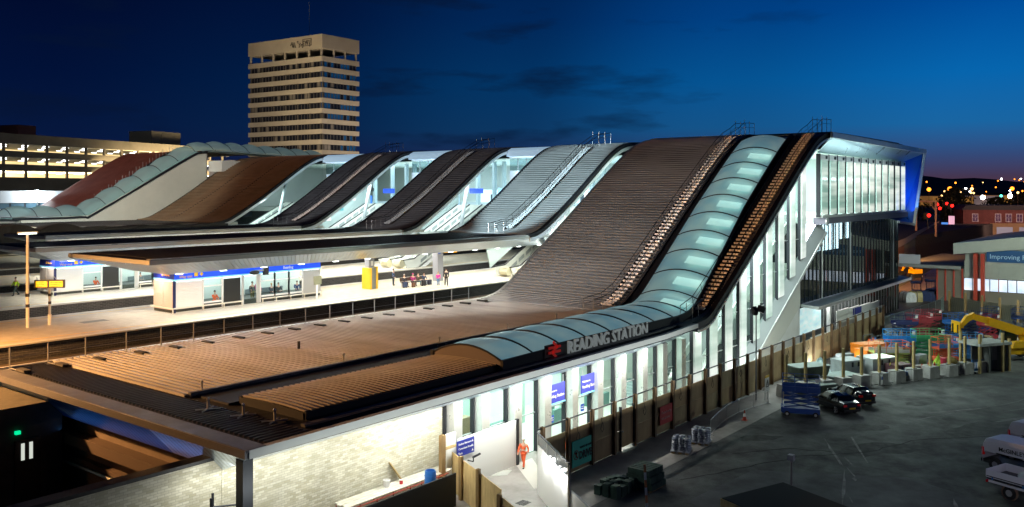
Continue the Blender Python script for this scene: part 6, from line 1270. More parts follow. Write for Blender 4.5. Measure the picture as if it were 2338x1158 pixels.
for k, (p, q) in enumerate(zip(hz, hz[1:])):
    t = thing('mesh_panel', 'grey wire mesh site fence panel along the dark road, ' + ('first from the plywood fence', 'second from the plywood fence', 'third from the plywood fence', 'fourth from the plywood fence', 'fourth from the timber fence', 'third from the timber fence', 'second from the timber fence', 'next to the timber fence')[k], 'fence panel', (p[0], p[1], GZ), 'wire mesh site fence panels'); a, b = Vector((*p, GZ)), Vector((*q, GZ)); u = Vector((0, 0, 1))
    ob('frame', M().path([a + u * .1, a + u * 2.1, b - (b - a) * .02 + u * 2.1, b - (b - a) * .02 + u * .1, a + u * .1], .03, 5), hm, t)
    m = M()
    for j in range(1, 22): c = a + (b - a) * j / 22; m.tube(c + u * .1, c + u * 2.1, .008, 3)
    for z in (.5, .9, 1.3, 1.7): m.tube(a + u * z, b + u * z, .008, 3)
    ob('wires', m, hm, t); ob('foot', M().box(a.x - .3, a.x + .3, a.y - .12, a.y + .12, GZ, GZ + .12), concrete, t)
wh = thing('blank_white_hoarding', 'bright white hoarding with a small blue notice under the dark street canopy', 'hoarding', (112, 33.9, GZ))
for k in range(4): ob('panel', M().box(103.3 + k * 4.3, 107.5 + k * 4.3, 33.5, 33.58, GZ, 2.0 - .12 * k), wd, wh)
t = tag(ob('blue_notice', M().box(109.2, 109.5, 33.4, 33.45, .9, 1.7).box(109.9, 112.4, 33.4, 33.45, .9, 1.7), MATS['sign_navy']), 'small dark blue notice on the bright white hoarding under the street canopy', 'sign')
tag(ob('canopy_table', M().box(96.5, 101, 33.6, 34.2, GZ + .8, GZ + .95).box(96.8, 97, 33.8, 34, GZ, GZ + .8).box(100.5, 100.7, 33.8, 34, GZ, GZ + .8), MATS['grey_board']), 'long pale table in front of the lit pale blue screen', 'table')
t = thing('railway_viaduct', 'long brown boarded retaining wall carrying the railway towards the distant lights', 'wall', (230, 58, GZ))
vw_ = [(138, 43.5, 5.6), (170, 46.8, 5.6), (205, 51.8, 5.6), (250, 59.5, 5.6), (300, 68, 5.2), (345, 75.5, 5.0)]
for k, (p, q) in enumerate(zip(vw_, vw_[1:])):
    ob('wall', M().add([(p[0], p[1], GZ), (q[0], q[1], GZ), (q[0], q[1], q[2] - 1.4), (p[0], p[1], p[2] - 1.4)], [(0, 1, 2, 3)]), mat('orange_board_wall', (.44, .20, .07), .7, vary=.2, vscale=.1) if k < 2 else mat('sand_board_wall', (.46, .38, .16), .7, vary=.2, vscale=.1), t)
    ob('parapet', M().add([(p[0], p[1] - .2, p[2] - 1.4), (q[0], q[1] - .2, q[2] - 1.4), (q[0], q[1] - .2, q[2]), (p[0], p[1] - .2, p[2])], [(0, 1, 2, 3)]), mat('pink_parapet', (.6, .44, .34), .7), t)
ob('track_deck', M().loft([[(p[0], p[1] - .2, p[2] - .3), (p[0] - 4, p[1] + 14, p[2] - .3)] for p in vw_]), MATS['track_ballast'], t)
# small plant and bales by the road
t = thing('site_digger', 'small yellow and dark excavator parked beside the brown retaining wall', 'excavator', (0, 0, 0))
def dg_():
    for y in (-.7, .7): ob('track', M().lathe([(0, -.2), (.38, -.2), (.38, .2), (0, .2)], (-.9, y, .4), 10, 'y').lathe([(0, -.2), (.38, -.2), (.38, .2), (0, .2)], (.9, y, .4), 10, 'y').box(-.9, .9, y - .2, y + .2, .03, .77), rubber, t)
    ob('body', M().box(-1.2, .9, -.8, .8, .85, 1.7), ym, t); ob('cab', M().box(-.1, .95, -.75, .05, 1.7, 2.7), cglass, t)
    ob('boom', M().beam((.8, .4, 1.4), (2.6, .4, 3.0), .3, .35).beam((2.6, .4, 3.0), (3.8, .4, 1.5), .22, .28), ym, t); ob('bucket', M().prism([(3.5, 1.5), (4.1, 1.4), (4.1, .8), (3.5, .9)], 'y', 0, .8), dkmetal, t)
local(t, dg_, R(150), (186, 45, GZ))
for k, (x, y, c, lb_) in enumerate(((146, 35.2, (.42, .34, .14), 'pale yellow wrapped bale standing on the roadside'), (147.6, 33.9, (.03, .05, .14), 'dark blue wrapped bale beside the pale yellow one'), (144.6, 36, (.6, .62, .62), 'white plastic heap left of the pale yellow bale'))):
    t = thing('wrapped_bale', lb_, 'bale', (x, y, GZ)); ob('bale', M().prism([(-.9, 0), (.9, 0), (.98, .5), (.8, 1.45), (.2, 1.62), (-.7, 1.4), (-.97, .6)], 'y', -.8, .8).move((x, y, GZ), .5 + k), mat('bale_%d' % k, c, .6, vary=.25, vscale=3, bump=.6, bscale=4), t); ob('strap', M().prism([(-.92, 0), (.92, 0), (1.0, .5), (.82, 1.47), (.2, 1.64), (-.72, 1.42), (-.99, .6)], 'y', -.06, .06).move((x, y, GZ), .5 + k), dkmetal, t)
for k, (x, y, c) in enumerate(((156, 37.5, (.02, .06, .2)), (160, 36.2, (.02, .05, .16)))): scissor_lift(['navy scissor lift parked by the roadside, nearer the glass wall', 'navy scissor lift parked by the roadside, nearer the shed'][k], ('roadside', c), ('roadside', c), x, y, R(10), .6, None, 3.2, 1.6)
# brick building
BB = thing('brick_building', 'dark red brick two storey building with white windows and three pale garage doors', 'building', (0, 0, 0))
bk = brick_mat('dark_red_brick', (.20, .055, .05), (.15, .04, .04), (.12, .07, .065), 1., .8, .6, .2, 'XZ')
def bbf():
    t = BB
    ob('wall', M().box(0, 46, 0, 14, 0, 10.6), bk, t); ob('roof', M().prism([(-.5, 10.6), (46.5, 10.6), (45, 12.2), (1, 12.2)], 'y', -.4, 14.4), mat('slate_roof', (.03, .03, .035), .7), t)
    fr_ = mat('window_frame_white', (.5, .46, .5), .5); gw = mat('window_dim', (.06, .035, .06), .2, emit=(.2, .09, .17), es=.25)
    for x, z in [(3.0, 6.6), (3.0, 1.4)] + [(10.2 + 3.35 * k, 6.6) for k in range(6)] + [(33 + 3.35 * k, 6.6) for k in range(4)]:
        w = ob('window', M().box(x, x + 1.6, -.06, -.02, z, z + 2.5), gw, t); ob('frame', M().box(x - .2, x, -.14, 0, z - .2, z + 2.7).box(x + 1.6, x + 1.8, -.14, 0, z - .2, z + 2.7).box(x, x + 1.6, -.14, 0, z - .2, z).box(x, x + 1.6, -.14, 0, z + 2.5, z + 2.7).box(x + .75, x + .85, -.12, 0, z, z + 2.5).box(x, x + 1.6, -.12, 0, z + 1.2, z + 1.3), fr_, w)
    ob('door_surround', M().box(8.5, 31.5, -.3, -.01, 0, 6.0), mat('sandstone', (.32, .22, .12), .8), t)
    for k in range(3):
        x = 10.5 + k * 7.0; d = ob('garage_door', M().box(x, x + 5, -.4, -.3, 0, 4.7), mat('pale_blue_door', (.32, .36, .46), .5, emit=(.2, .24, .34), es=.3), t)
        ob('door_window', M().box(x + .7, x + 1.4, -.44, -.4, 1.7, 2.3).box(x + 2.1, x + 2.8, -.44, -.4, 1.7, 2.3).box(x + 3.5, x + 4.2, -.44, -.4, 1.7, 2.3), mat('door_window_lit', (.9, .8, .6), .4, emit=(1, .75, .5), es=1.2), d)
# facing the viewer: left end at the far left
local(BB, bbf, R(-66), (338, 66, GZ))
# ================================================================== people
def skin_mesh(nodes, edges, root=0, sub=1):
    me = bpy.data.meshes.new('body'); me.from_pydata([n[:3] for n in nodes], edges, []); o = bpy.data.objects.new('tmp', me); COL.objects.link(o)
    md = o.modifiers.new('s', 'SKIN'); md.use_smooth_shade = True; me.skin_vertices[0].data[root].use_root = True
    for i, n in enumerate(nodes): r = n[3] if isinstance(n[3], tuple) else (n[3], n[3]); me.skin_vertices[0].data[i].radius = r
    if sub: o.modifiers.new('d', 'SUBSURF').levels = sub
    bpy.context.view_layer.update(); out = bpy.data.meshes.new_from_object(o.evaluated_get(bpy.context.evaluated_depsgraph_get()))
    bpy.data.objects.remove(o); bpy.data.meshes.remove(me); return out
def person(lb_, x, y, z, rz, top=(.05, .05, .06), legs=(.03, .035, .06), hair=(.03, .02, .015), pose='stand', h=1.0, hood=False, grp=None, extra=None):
    t = thing('person', lb_, 'person', (0, 0, 0), grp)
    sit = pose == 'sit'; hip = .48 if sit else .92; dx = 0
    K = {}
    if sit: K = dict(kl=(.42, .12, .50), kr=(.42, -.12, .50), fl=(.45, .13, .06), fr=(.44, -.13, .06), el=(.10, .27, .74), er=(.10, -.27, .74), hl=(.33, .14, .62), hr=(.33, -.14, .62))
    elif pose == 'walk': K = dict(kl=(.22, .10, .52), kr=(-.08, -.10, .50), fl=(.30, .10, .07), fr=(-.38, -.10, .12), el=(-.14, .27, 1.14), er=(.12, -.27, 1.14), hl=(-.06, .27, .90), hr=(.30, -.25, .96))
    else: K = dict(kl=(.02, .11, .50), kr=(.03, -.11, .50), fl=(.0, .12, .07), fr=(.02, -.13, .07), el=(-.02, .28, 1.12), er=(-.02, -.28, 1.12), hl=(.14, .25, .90), hr=(.16, -.22, .92))
    hp = (0, 0, hip); sh = hip + .50
    nodes = [(0, 0, hip, (.15, .11)), (.0, 0, hip + .25, (.14, .10)), (.0, 0, sh, (.16, .10)), (.01, 0, sh + .10, .055), (.02, 0, sh + .17, .06), (.03, 0, sh + .27, (.078, .095)), (.03, 0, sh + .36, .07)]
    edges = [(0, 1), (1, 2), (2, 3), (3, 4), (4, 5), (5, 6)]
    def add(p, r, par): nodes.append((*p, r)); edges.append((par, len(nodes) - 1)); return len(nodes) - 1
    arms, lg = [], []
    for s_, e, hd in ((1, K['el'], K['hl']), (-1, K['er'], K['hr'])):
        dz = hip - .92; e = (e[0], e[1], e[2] + (0 if sit else 0)); a = add((0, s_ * .19, sh - .03), .06, 2); b = add(e if not sit else (e[0], e[1], e[2]), .045, a); c = add(hd, .032, b)
        d = Vector(hd) - Vector(e); d.normalize(); pm_ = Vector(hd) + d * .06; q = add(tuple(pm_), (.036, .02), c); side = d.cross(Vector((1, 0, .2))).normalized()
        for k in range(4):
            f1 = pm_ + side * (.033 - .022 * k) + d * .045; f2 = f1 + d * (.035 - .006 * abs(k - 1.3)) + Vector((.012, 0, -.01)); i1 = add(tuple(f1), .009, q); add(tuple(f2), .008, i1)
        th = Vector(hd) + side * .05 + d * .03; i1 = add(tuple(th), .011, c); add(tuple(th + side * .02 + d * .03), .009, i1)
        arms.append((a, b, c))
    for s_, k_, f_ in ((1, K['kl'], K['fl']), (-1, K['kr'], K['fr'])):
        a = add((.02, s_ * .10, hip - .04), .085, 0); b = add(k_, .058, a); c = add(f_, .042, b); add((f_[0] + .15, f_[1], max(.035, f_[2] - .03)), .035, c); lg.append((a, b, c))
    bme_ = skin_mesh(nodes, edges); bme_.materials.append(skin); o = bpy.data.objects.new('body', bme_); COL.objects.link(o); o.parent = t
    face = M().ball((.115, 0, sh + .26), .02, 6, (1, .7, 1.3)).ball((.03, .085, sh + .27), .025, 6, (.6, .5, 1)).ball((.03, -.085, sh + .27), .025, 6, (.6, .5, 1)); ob('face_features', face, skin, t)
    ob('eyes', M().ball((.1, .033, sh + .29), .012, 6).ball((.1, -.033, sh + .29), .012, 6).box(.1, .112, -.025, .025, sh + .205, sh + .213), black, t)
    tm_ = mat('cloth_%.2f_%.2f_%.2f' % top, top, .8); lm_ = mat('cloth_%.2f_%.2f_%.2f' % legs, legs, .8); hm_ = mat('hair_%.2f_%.2f_%.2f' % hair, hair, .7)
    jn = [(*n[:3], tuple(q + .025 for q in n[3]) if isinstance(n[3], tuple) else n[3] + .02) for n in nodes[:3]]; je = [(0, 1), (1, 2)]; jn[0] = (0, 0, hip - .06, (.18, .14))
    for a, b, c in arms:
        i = len(jn); jn += [(*nodes[a][:3], .085), (*nodes[b][:3], .066), (*nodes[c][:3], .05)]; je += [(2, i), (i, i + 1), (i + 1, i + 2)]
    j = bpy.data.objects.new('jacket', skin_mesh(jn, je)); j.data.materials.append(tm_); COL.objects.link(j); j.parent = t
    ln = [(0, 0, hip + .02, (.16, .125))]; le = []
    for a, b, c in lg:
        i = len(ln); ln += [(*nodes[a][:3], .105), (*nodes[b][:3], .076), (*nodes[c][:3], .06)]; le += [(0, i), (i, i + 1), (i + 1, i + 2)]
    j = bpy.data.objects.new('trousers', skin_mesh(ln, le)); j.data.materials.append(lm_); COL.objects.link(j); j.parent = t
    sh_ = M()
    for k_ in ('fl', 'fr'): f_ = K[k_]; sh_.ball((f_[0] + .06, f_[1], max(.05, f_[2] - .02)), .06, 8, (2.2, .85, .8))
    ob('shoes', sh_, black, t, True)
    ob('hair', M().ball((.005, 0, sh + .31), .105, 8, (1.02, .85, .9)), hm_, t, True)
    if hood: ob('backpack', M().ball((-.17, 0, sh - .22), .17, 8, (.75, 1, 1.35)), black, t, True)
    if extra == 'hivis': ob('reflective_bands', M().lathe([(.185, 0), (.185, .05)], (0, 0, hip + .16), 10), mat('reflective', (.7, .7, .65), .3), t); ob('helmet', M().ball((.02, 0, sh + .36), .12, 8, (1.15, .95, .7)), white, t, True)
    t.location = (x, y, z); t.rotation_euler.z = rz; t.scale = (h,) * 3; return t
cam_dir = R(218)
OR_ = (.75, .11, .03)
person('worker in bright orange suit walking past the entrance glass on the walkway', 43.2, 33.2, GZ + .02, R(200), OR_, OR_, pose='walk', extra='hivis')
person('worker in bright orange suit seen over the hoarding fence near its glass topped corner', 45.5, 31.9, GZ + .02, R(170), OR_, OR_, pose='walk', extra='hivis')
g1 = 'travellers around the platform bench'
person('tall person in dark clothes with a rucksack beside a child in pink', 69.5, 63.9, PZ, R(40), (.03, .032, .04), (.025, .025, .03), pose='stand', h=1.04, hood=True)
person('child in a bright pink jacket and blue jeans standing on the platform', 69.3, 64.9, PZ, R(20), (.75, .02, .32), (.10, .2, .38), (.3, .2, .1), h=.82)
person('seated person in a navy jacket at the right end of the platform bench', 68.9, 66.65, PZ, R(-90), (.02, .04, .10), (.04, .06, .12), pose='sit', grp=g1)
person('seated person in an olive coat, second from the right on the platform bench', 68.0, 66.65, PZ, R(-80), (.10, .08, .06), (.03, .10, .14), pose='sit', grp=g1)
person('seated person in a magenta hat and coat in the middle of the platform bench', 67.2, 66.65, PZ, R(-100), (.35, .03, .18), (.05, .05, .06), (.55, .03, .25), pose='sit', grp=g1)
person('seated person in a dark coat at the left end of the platform bench', 65.9, 66.65, PZ, R(-90), (.05, .05, .06), (.05, .05, .06), (.4, .38, .36), pose='sit', grp=g1)
person('person in a blue coat standing behind the left end of the platform bench', 66.2, 68.6, PZ, R(-60), (.04, .08, .18), (.03, .04, .06))
person('person in black standing behind the yellow pillar', 63.9, 69.2, PZ, R(-20), (.02, .02, .022), (.03, .03, .035))
person('person in a lime yellow high visibility jacket walking at the far left platform end', 37.0, 90.8, PZ, R(190), (.55, .80, .03), (.03, .05, .05), pose='walk')
person('person in an orange coat sitting in the first window of the nearer waiting room', 44.4, 68.5, PZ + .06, R(-80), (.85, .13, .03), (.75, .12, .03), pose='sit')
person('person in olive trousers standing in the doorway of the nearer waiting room', 48.0, 68.1, PZ + .06, R(-90), (.09, .10, .11), (.16, .14, .05), h=1.05)
person('person in pink behind the doorway of the nearer waiting room', 49.4, 69.2, PZ + .06, R(-100), (.7, .05, .3), (.04, .05, .07))
person('person with long fair hair sitting in the nearer waiting room', 51.2, 69.6, PZ + .06, R(-90), (.03, .04, .06), (.03, .03, .04), (.5, .3, .08), pose='sit')
person('person in a dark coat sitting beside the fair haired one in the waiting room', 52.0, 69.6, PZ + .06, R(-90), (.03, .035, .04), (.03, .03, .04), pose='sit')
person('person in blue sitting at the far end of the nearer waiting room', 54.2, 69.6, PZ + .06, R(-120), (.03, .06, .16), (.03, .04, .08), pose='sit')
person('person in an orange coat sitting in the first window of the farther waiting room', 43.9, 88.9, PZ + .06, R(-80), (.85, .13, .03), (.1, .1, .12), pose='sit')
person('person in grey sitting in the farther waiting room beside the canopy tip', 49.3, 90.0, PZ + .06, R(-90), (.2, .22, .22), (.1, .1, .1), pose='sit')

# ================================================================== distant land, trees and lamps
random.seed(11)
hill = mat('dark_hill', (.012, .010, .010), .95)
for nm, D0, zt, sd in (('hills', 2600, 62, 1), ('hills', 1500, 34, 2)):
    rows = [[], [], []]
    for k in range(120):
        a = R(-50 + k * 1.1); r_ = D0; zz_ = zt * (.78 + .16 * math.sin(k * .21 + sd) + .1 * math.sin(k * .63 + sd * 2)) + random.uniform(-2.5, 2.5)
        for i, (rr, q) in enumerate(((r_ * .8, GZ), (r_, zz_), (r_ * 1.25, GZ))): rows[i].append((rr * math.cos(a), rr * math.sin(a), q))
    ob(nm, M().loft(rows), hill, kind='structure')
leafm = [mat('leaf_dark', (.022, .028, .016), .8), mat('leaf_mid', (.035, .036, .02), .8)]
def tree(x, y, h, w, lb_):
    t = thing('tree', lb_, 'tree', (x, y, GZ), 'dark trees behind the brick building'); rnd = random.Random(int(x * 7 + y))
    tr = M().tube((x, y, GZ), (x, y, GZ + h * .45), .35, 7, .2)
    for k in range(5): a = rnd.uniform(0, 6.28); tr.tube((x, y, GZ + h * (.25 + .04 * k)), (x + w * .35 * math.cos(a), y + w * .35 * math.sin(a), GZ + h * (.55 + .06 * k)), .14, 5, .05)
    ob('trunk', tr, mat('bark', (.03, .022, .016), .9), t)
    for q in (0, 1):
        m = M()
        for k in range(420):
            a, b = rnd.uniform(0, 6.28), rnd.uniform(-.9, 1); rr = (1 - b * b) ** .5 * rnd.uniform(.35, 1.05); lob = 1 + .3 * math.sin(3 * a + q)
            c = Vector((x + w * .5 * rr * lob * math.cos(a), y + w * .5 * rr * lob * math.sin(a), GZ + h * (.62 + .36 * b))); u = Vector((rnd.uniform(-1, 1), rnd.uniform(-1, 1), rnd.uniform(-1, 1))).normalized() * .7; v = u.orthogonal().normalized() * .45
            m.add([c - u, c + v, c + u, c - v], [(0, 1, 2, 3)])
        ob('crown', m, leafm[q], t, kind='stuff')
for k in range(16):
    s_ = -18 + k * 8.5 + random.uniform(-2, 2); a = R(-66); bx, by = 356 + 14 * math.cos(a + R(90)), 82
    tree(bx + s_ * math.cos(a) + random.uniform(0, 14), by + s_ * math.sin(a) + random.uniform(0, 14), random.uniform(15, 19), random.uniform(9, 13), 'dark leafy tree against the town lights behind the dark red brick building')
lpn = mat('far_pole', (.25, .14, .08), .6)
GL = {'sodium': mat('sodium_glow', (1, .5, .1), .5, emit=(1, .26, .02), es=4), 'white': mat('white_glow', (1, 1, 1), .5, emit=(1, .97, 1), es=25), 'red': mat('red_glow', (1, .05, .03), .5, emit=(1, .015, .01), es=3.5), 'warm': mat('warm_glow', (1, .8, .5), .5, emit=(1, .55, .2), es=4), 'teal': mat('teal_glow', (.3, 1, .8), .5, emit=(.1, 1, .7), es=4)}
F_d = Vector((math.cos(R(38.3)), math.sin(R(38.3)), 0)); R_d = Vector((math.sin(R(38.3)), -math.cos(R(38.3)), 0))
def wpos(dep, lat): p = F_d * dep + R_d * lat; return p.x, p.y
def far_lamp(dep, lat, z, kind, r, lb_, pole=True):
    x, y = wpos(dep, lat); t = thing('street_lamp', lb_, 'street lamp', (x, y, GZ), 'distant town lamps')
    ob('light_globe', M().ball((x, y, z), r, 8), GL[kind], t)
    ob('pole', M().tube((x, y, min(GZ, z - 9)), (x, y, z - r), .16 * (dep / 500) if pole else .05, 5), lpn, t)
for k, (lat, z, r) in enumerate(((238, 16.8, 1.15), (250, 17.1, 1.35), (285.5, 17.3, 1.1))): far_lamp(500, lat, z, 'sodium', r, ['pinkish sodium lamp left of the brightest orange lamp beyond the bridge end', 'brightest orange sodium lamp low on the horizon beyond the bridge end', 'second brightest orange sodium lamp, midway to the white floodlights'][k])
for k, (lat, z) in enumerate(((215, 13.0), (227.5, 13.6), (243.5, 12.9))): far_lamp(400, lat, z, 'white', 1.0, ['left of three white floodlights above the red brick building', 'middle of three white floodlights above the red brick building', 'right of three white floodlights above the red brick building'][k])
far_lamp(420, 234.5, 13.6, 'teal', .6, 'small teal lamp between the middle and right white floodlights'); far_lamp(520, 273, 17.2, 'warm', .9, 'warm white lamp on a tower above the right white floodlight')
random.seed(21)
for k in range(58):
    dep = random.uniform(900, 1900); px = random.uniform(2115, 2345); py = random.choice((random.uniform(408, 428), random.uniform(412, 445), random.uniform(432, 452)))
    far_lamp(dep, dep * (px - 1169) / 2000, 16 + (436 - py) * dep / 2000, random.choice(('sodium', 'sodium', 'warm', 'white')), dep * random.uniform(.0006, .0011), 'tiny distant town lamp on the dark hillside at the far right', False)
for k, (dep, px, py) in enumerate(((360, 2157, 437), (380, 2175, 447), (350, 2193, 439), (370, 2199, 449), (340, 2217, 440), (390, 2223, 441), (410, 2150, 447), (330, 2324, 440))):
    far_lamp(dep, dep * (px - 1169) / 2000, 16 + (436 - py) * dep / 2000, 'warm', .42, 'slim lit yard lamp on a pale pole in the middle distance at far right')
for k, (dep, px, py) in enumerate(((300, 2140, 467), (320, 2146, 476), (330, 2162, 465), (310, 2174, 470), (260, 2121, 492))):
    x, y = wpos(dep, dep * (px - 1169) / 2000); z = 16 + (436 - py) * dep / 2000; t = thing('railway_signal', ('upper left red railway signal beside the pale gantry', 'lower middle red railway signal right of the gantry', 'topmost red railway signal of the far cluster', 'rightmost red railway signal of the far cluster', 'lowest red railway signal, left of the gantry leg above the wall')[k], 'signal', (x, y, GZ), 'red railway signals'); ob('signal_lamp', M().ball((x, y, z), .55, 8), GL['red'], t); ob('signal_post', M().tube((x, y, GZ), (x + .2, y + .5, z), .12, 5), dkmetal, t); ob('backplate', M().box(x, x + .9, y - .6 + .9, y + .6 + .9, z - 1.2, z + .8), black, t)
t = thing('railway_gantry', 'pale square railway gantry frame beside the blue edged end of the bridge', 'gantry', (0, 0, 0)); gx, gy = wpos(230, 230 * (2137 - 1169) / 2000); hx, hy = wpos(236, 236 * (2092 - 1169) / 2000)
ob('leg', M().box(gx - .25, gx + .25, gy - .25, gy + .25, 4, 13.2), mat('gantry_pink', (.45, .28, .28), .6), t); ob('leg', M().box(hx - .25, hx + .25, hy - .25, hy + .25, 4, 13.2), MATS['gantry_pink'], t); ob('beam', M().beam((gx, gy, 13.2), (hx, hy, 13.2), .45), MATS['gantry_pink'], t); ob('brace', M().beam((gx, gy, 10.5), (gx + (hx - gx) * .3, gy + (hy - gy) * .3, 13.0), .2), MATS['gantry_pink'], t)
t = thing('lit_totem', 'slim lit blue and white totem sign at the road end beyond the retaining wall', 'sign', (0, 0, 0)); x, y = wpos(300, 300 * (2157 - 1169) / 2000); ob('panel', M().box(x - .2, x + .2, y - 1, y + 1, GZ, 5.2), mat('totem_blue', (.05, .2, .8), .5, emit=(.1, .35, 1), es=.8), t); ob('panel', M().box(x - .2, x + .2, y - 2.6, y - 1.1, GZ, 4.2), mat('totem_white', (.7, .75, .7), .5, emit=(.6, .7, .6), es=.5), t)
t = thing('lit_pillar', 'pink and white lit advertising pillar beside the road end', 'sign', (0, 0, 0)); x, y = wpos(300, 300 * (2172.5 - 1169) / 2000); ob('panel', M().box(x - .2, x + .2, y - .9, y + .9, 2.2, 7.4), mat('pillar_pink', (.8, .3, .5), .5, emit=(1, .55, .7), es=.8), t); ob('post', M().box(x - .15, x + .15, y - .15, y + .15, GZ, 2.2), dkmetal, t)
for k, (dep, px, w_, h_) in enumerate(((900, 2177, 18, 10), (960, 2222, 30, 11), (1000, 2125, 20, 10), (1050, 2312, 40, 11), (980, 2262, 20, 12))):
    x, y = wpos(dep, dep * (px - 1169) / 2000); t = thing('far_glow_block', ['small amber lit shed in the middle distance', 'low amber lit warehouse in the middle distance', 'dim warehouse just right of the blue bridge end', 'long pale lit warehouse at the far right edge', 'dim orange lit warehouse behind the floodlights'][k], 'building', (x, y, GZ))  # labelled sheds and warehouses are added glow blocks for amber lit ground
    d = R_d; c = Vector((x, y, 0)); ob('wall', M().beam(tuple(c - d * w_ + Vector((0, 0, 3))), tuple(c + d * w_ + Vector((0, 0, 3))), 12, h_ + 4), lit_mat('amber_glow%d' % (k % 2), ((.22, .10, .03), (.18, .13, .14))[k % 2], ((.6, .27, .06), (.4, .28, .26))[k % 2], .5, .05), t); ob('roof', M().beam(tuple(c - d * w_ + Vector((0, 0, h_ + .5 + 1))), tuple(c + d * w_ + Vector((0, 0, h_ + .5 + 1))), 13, .8), trimd, t)  # glowing walls put in for the amber lit ground of the far town

# ================================================================== lamps of the place and added fill lights
WARM = (1, .52, .20); SOD = (1, .47, .15); COOL = (.86, 1, .96); WHT = (1, .97, .88)
def mast(x, y, z, kind, power, lb_, tgt, angle=150, emat='sodium'):
    t = thing('lamp_mast', lb_, 'lamp mast', (x, y, GZ)); ob('pole', M().tube((x, y, GZ), (x, y, z), .14, 6, .08), steel, t); ob('lamp_head', M().box(x - .5, x + .5, y - .3, y + .3, z, z + .25), dkmetal, t)
    ob('lens', M().box(x - .4, x + .4, y - .22, y + .22, z - .04, z - .005), GL[emat], t)
    return lamp('mast_light', 'SPOT', (x, y, z - .35), power, kind, target=tgt, angle=angle, blend=.6, radius=.35)
mast(14, 59.5, 12, SOD, 54000, 'sodium lamp mast off the left end of the platforms', (30, 50, 5), 165)
mast(22, 112, 21, (1, .55, .24), 60000, 'sodium lamp mast beyond the far platforms at left', (88, 135, 15), 38)
mast(38, 108, 22, (.95, 1, .90), 120000, 'pale lamp mast lighting the white hall', (76, 150, 14), 48)
mast(30, 190, 26, (1, .6, .4), 60000, 'sodium lamp mast behind the red brown roof', (85, 165, 14), 50)
mast(4, 40, 11, SOD, 700, 'sodium street lamp west of the entrance building', (23, 44, 2), 75)
for (x, y, z, p, tg, lb_) in ((140, 205, 18, 150000, (196, 252, 50), 'left'), (222, 196, 20, 82000, (203, 240, 50), 'right')): mast(x, y, z, (1, .84, .66), p, 'street lamp mast throwing warm light up the %s face of the concrete tower' % lb_, tg, 58)
t = thing('starry_floodlight', 'dazzling white floodlight at far left in front of the pale office block', 'floodlight', (0, 0, 0)); x, y = wpos(175, 175 * (85 - 1169) / 2000)
ob('lamp_head', M().ball((x, y, 15.4), .75, 12), mat('dazzling', (1, 1, 1), .5, emit=(.8, .92, 1), es=40), t); ob('pole', M().tube((x, y, PZ), (x, y, 14.8), .12, 6), steel, t); lamp('office_flood', 'POINT', (x + 1, y + 1, 15.4), 3500, (.85, .95, 1), radius=.6)
# platforms
for i, (y0, y1) in enumerate(((59.9, 72.4), (80.2, 91.2), (100.4, 111.2))):
    xa = (36, 37, 46)[i]
    for yy in (y0 + 3.2, y1 - 3.2): lamp('platform_light', 'AREA', ((xa + 92) / 2, yy, 9.3), (3500, 3500, 3200)[i], (1, .96, .84), 92 - xa, .5, target=((xa + 92) / 2, yy, 0))
    lamp('slope_hall_light', 'AREA', (92.5, y0 + 5, 16.2), 3600, (.94, 1, 1), 16, 6, target=(95.5, y0 + 4.5, 10.5))
lamp('track_light', 'AREA', (62, 76.8, 9.3), 2600, WHT, 56, .5, target=(62, 78.5, 4))
# deck
for y in (52, 76, 96, 116): lamp('deck_light', 'AREA', (113, y, 20.6), 4200, (.86, .97, 1), 20, 12, target=(113, y, 0))
lamp('end_box_light', 'AREA', (117, 38.5, 20.4), 4500, COOL, 32, 4, target=(117, 38, 0))
lamp('flare_blue_light', 'AREA', (134.8, 31.8, 15.5), 150, (.05, .3, 1), 2, 6, target=(137.2, 33.5, 16.5))
lamp('flare_white_light', 'AREA', (112, 31.0, 17.5), 420, (.75, 1, 1), 26, .2, target=(112, 33.6, 21.5))
# entrance hall and front soffit
for x in (44, 56): lamp('hall_light', 'AREA', (x, 38.5, 3.7), 1300, COOL, 11, 6, target=(x, 38.5, 0))
lamp('escalator_hall_light', 'AREA', (80.5, 38.4, 10.5), 7200, COOL, 24, 5, target=(82.2, 38.4, 7.8))
lamp('escalator_hall_light', 'AREA', (90, 38.4, 16.6), 4800, COOL, 14, 5, target=(91.7, 38.4, 13.6))
for x, p in ((28, 1000), (40, 1600), (54, 1200)): lamp('soffit_light', 'AREA', (x, 33.0, 4.15), p, (1, .98, .88), 13.5, .25, target=(x, 34.2, 0))
lamp('slope_soffit_light', 'AREA', (70, 33.0, 4.2), 500, (.95, 1, .93), 10, .3, target=(72, 34.5, 0))
lamp('fin_uplight', 'AREA', (82, 31.6, GZ + .3), 900, (.95, 1, .95), 26, .3, target=(84, 35, 9))
lamp('canopy_light', 'AREA', (110, 34.2, 3.0), 420, (1, 1, .95), 20, .3, target=(110, 33.9, 0))
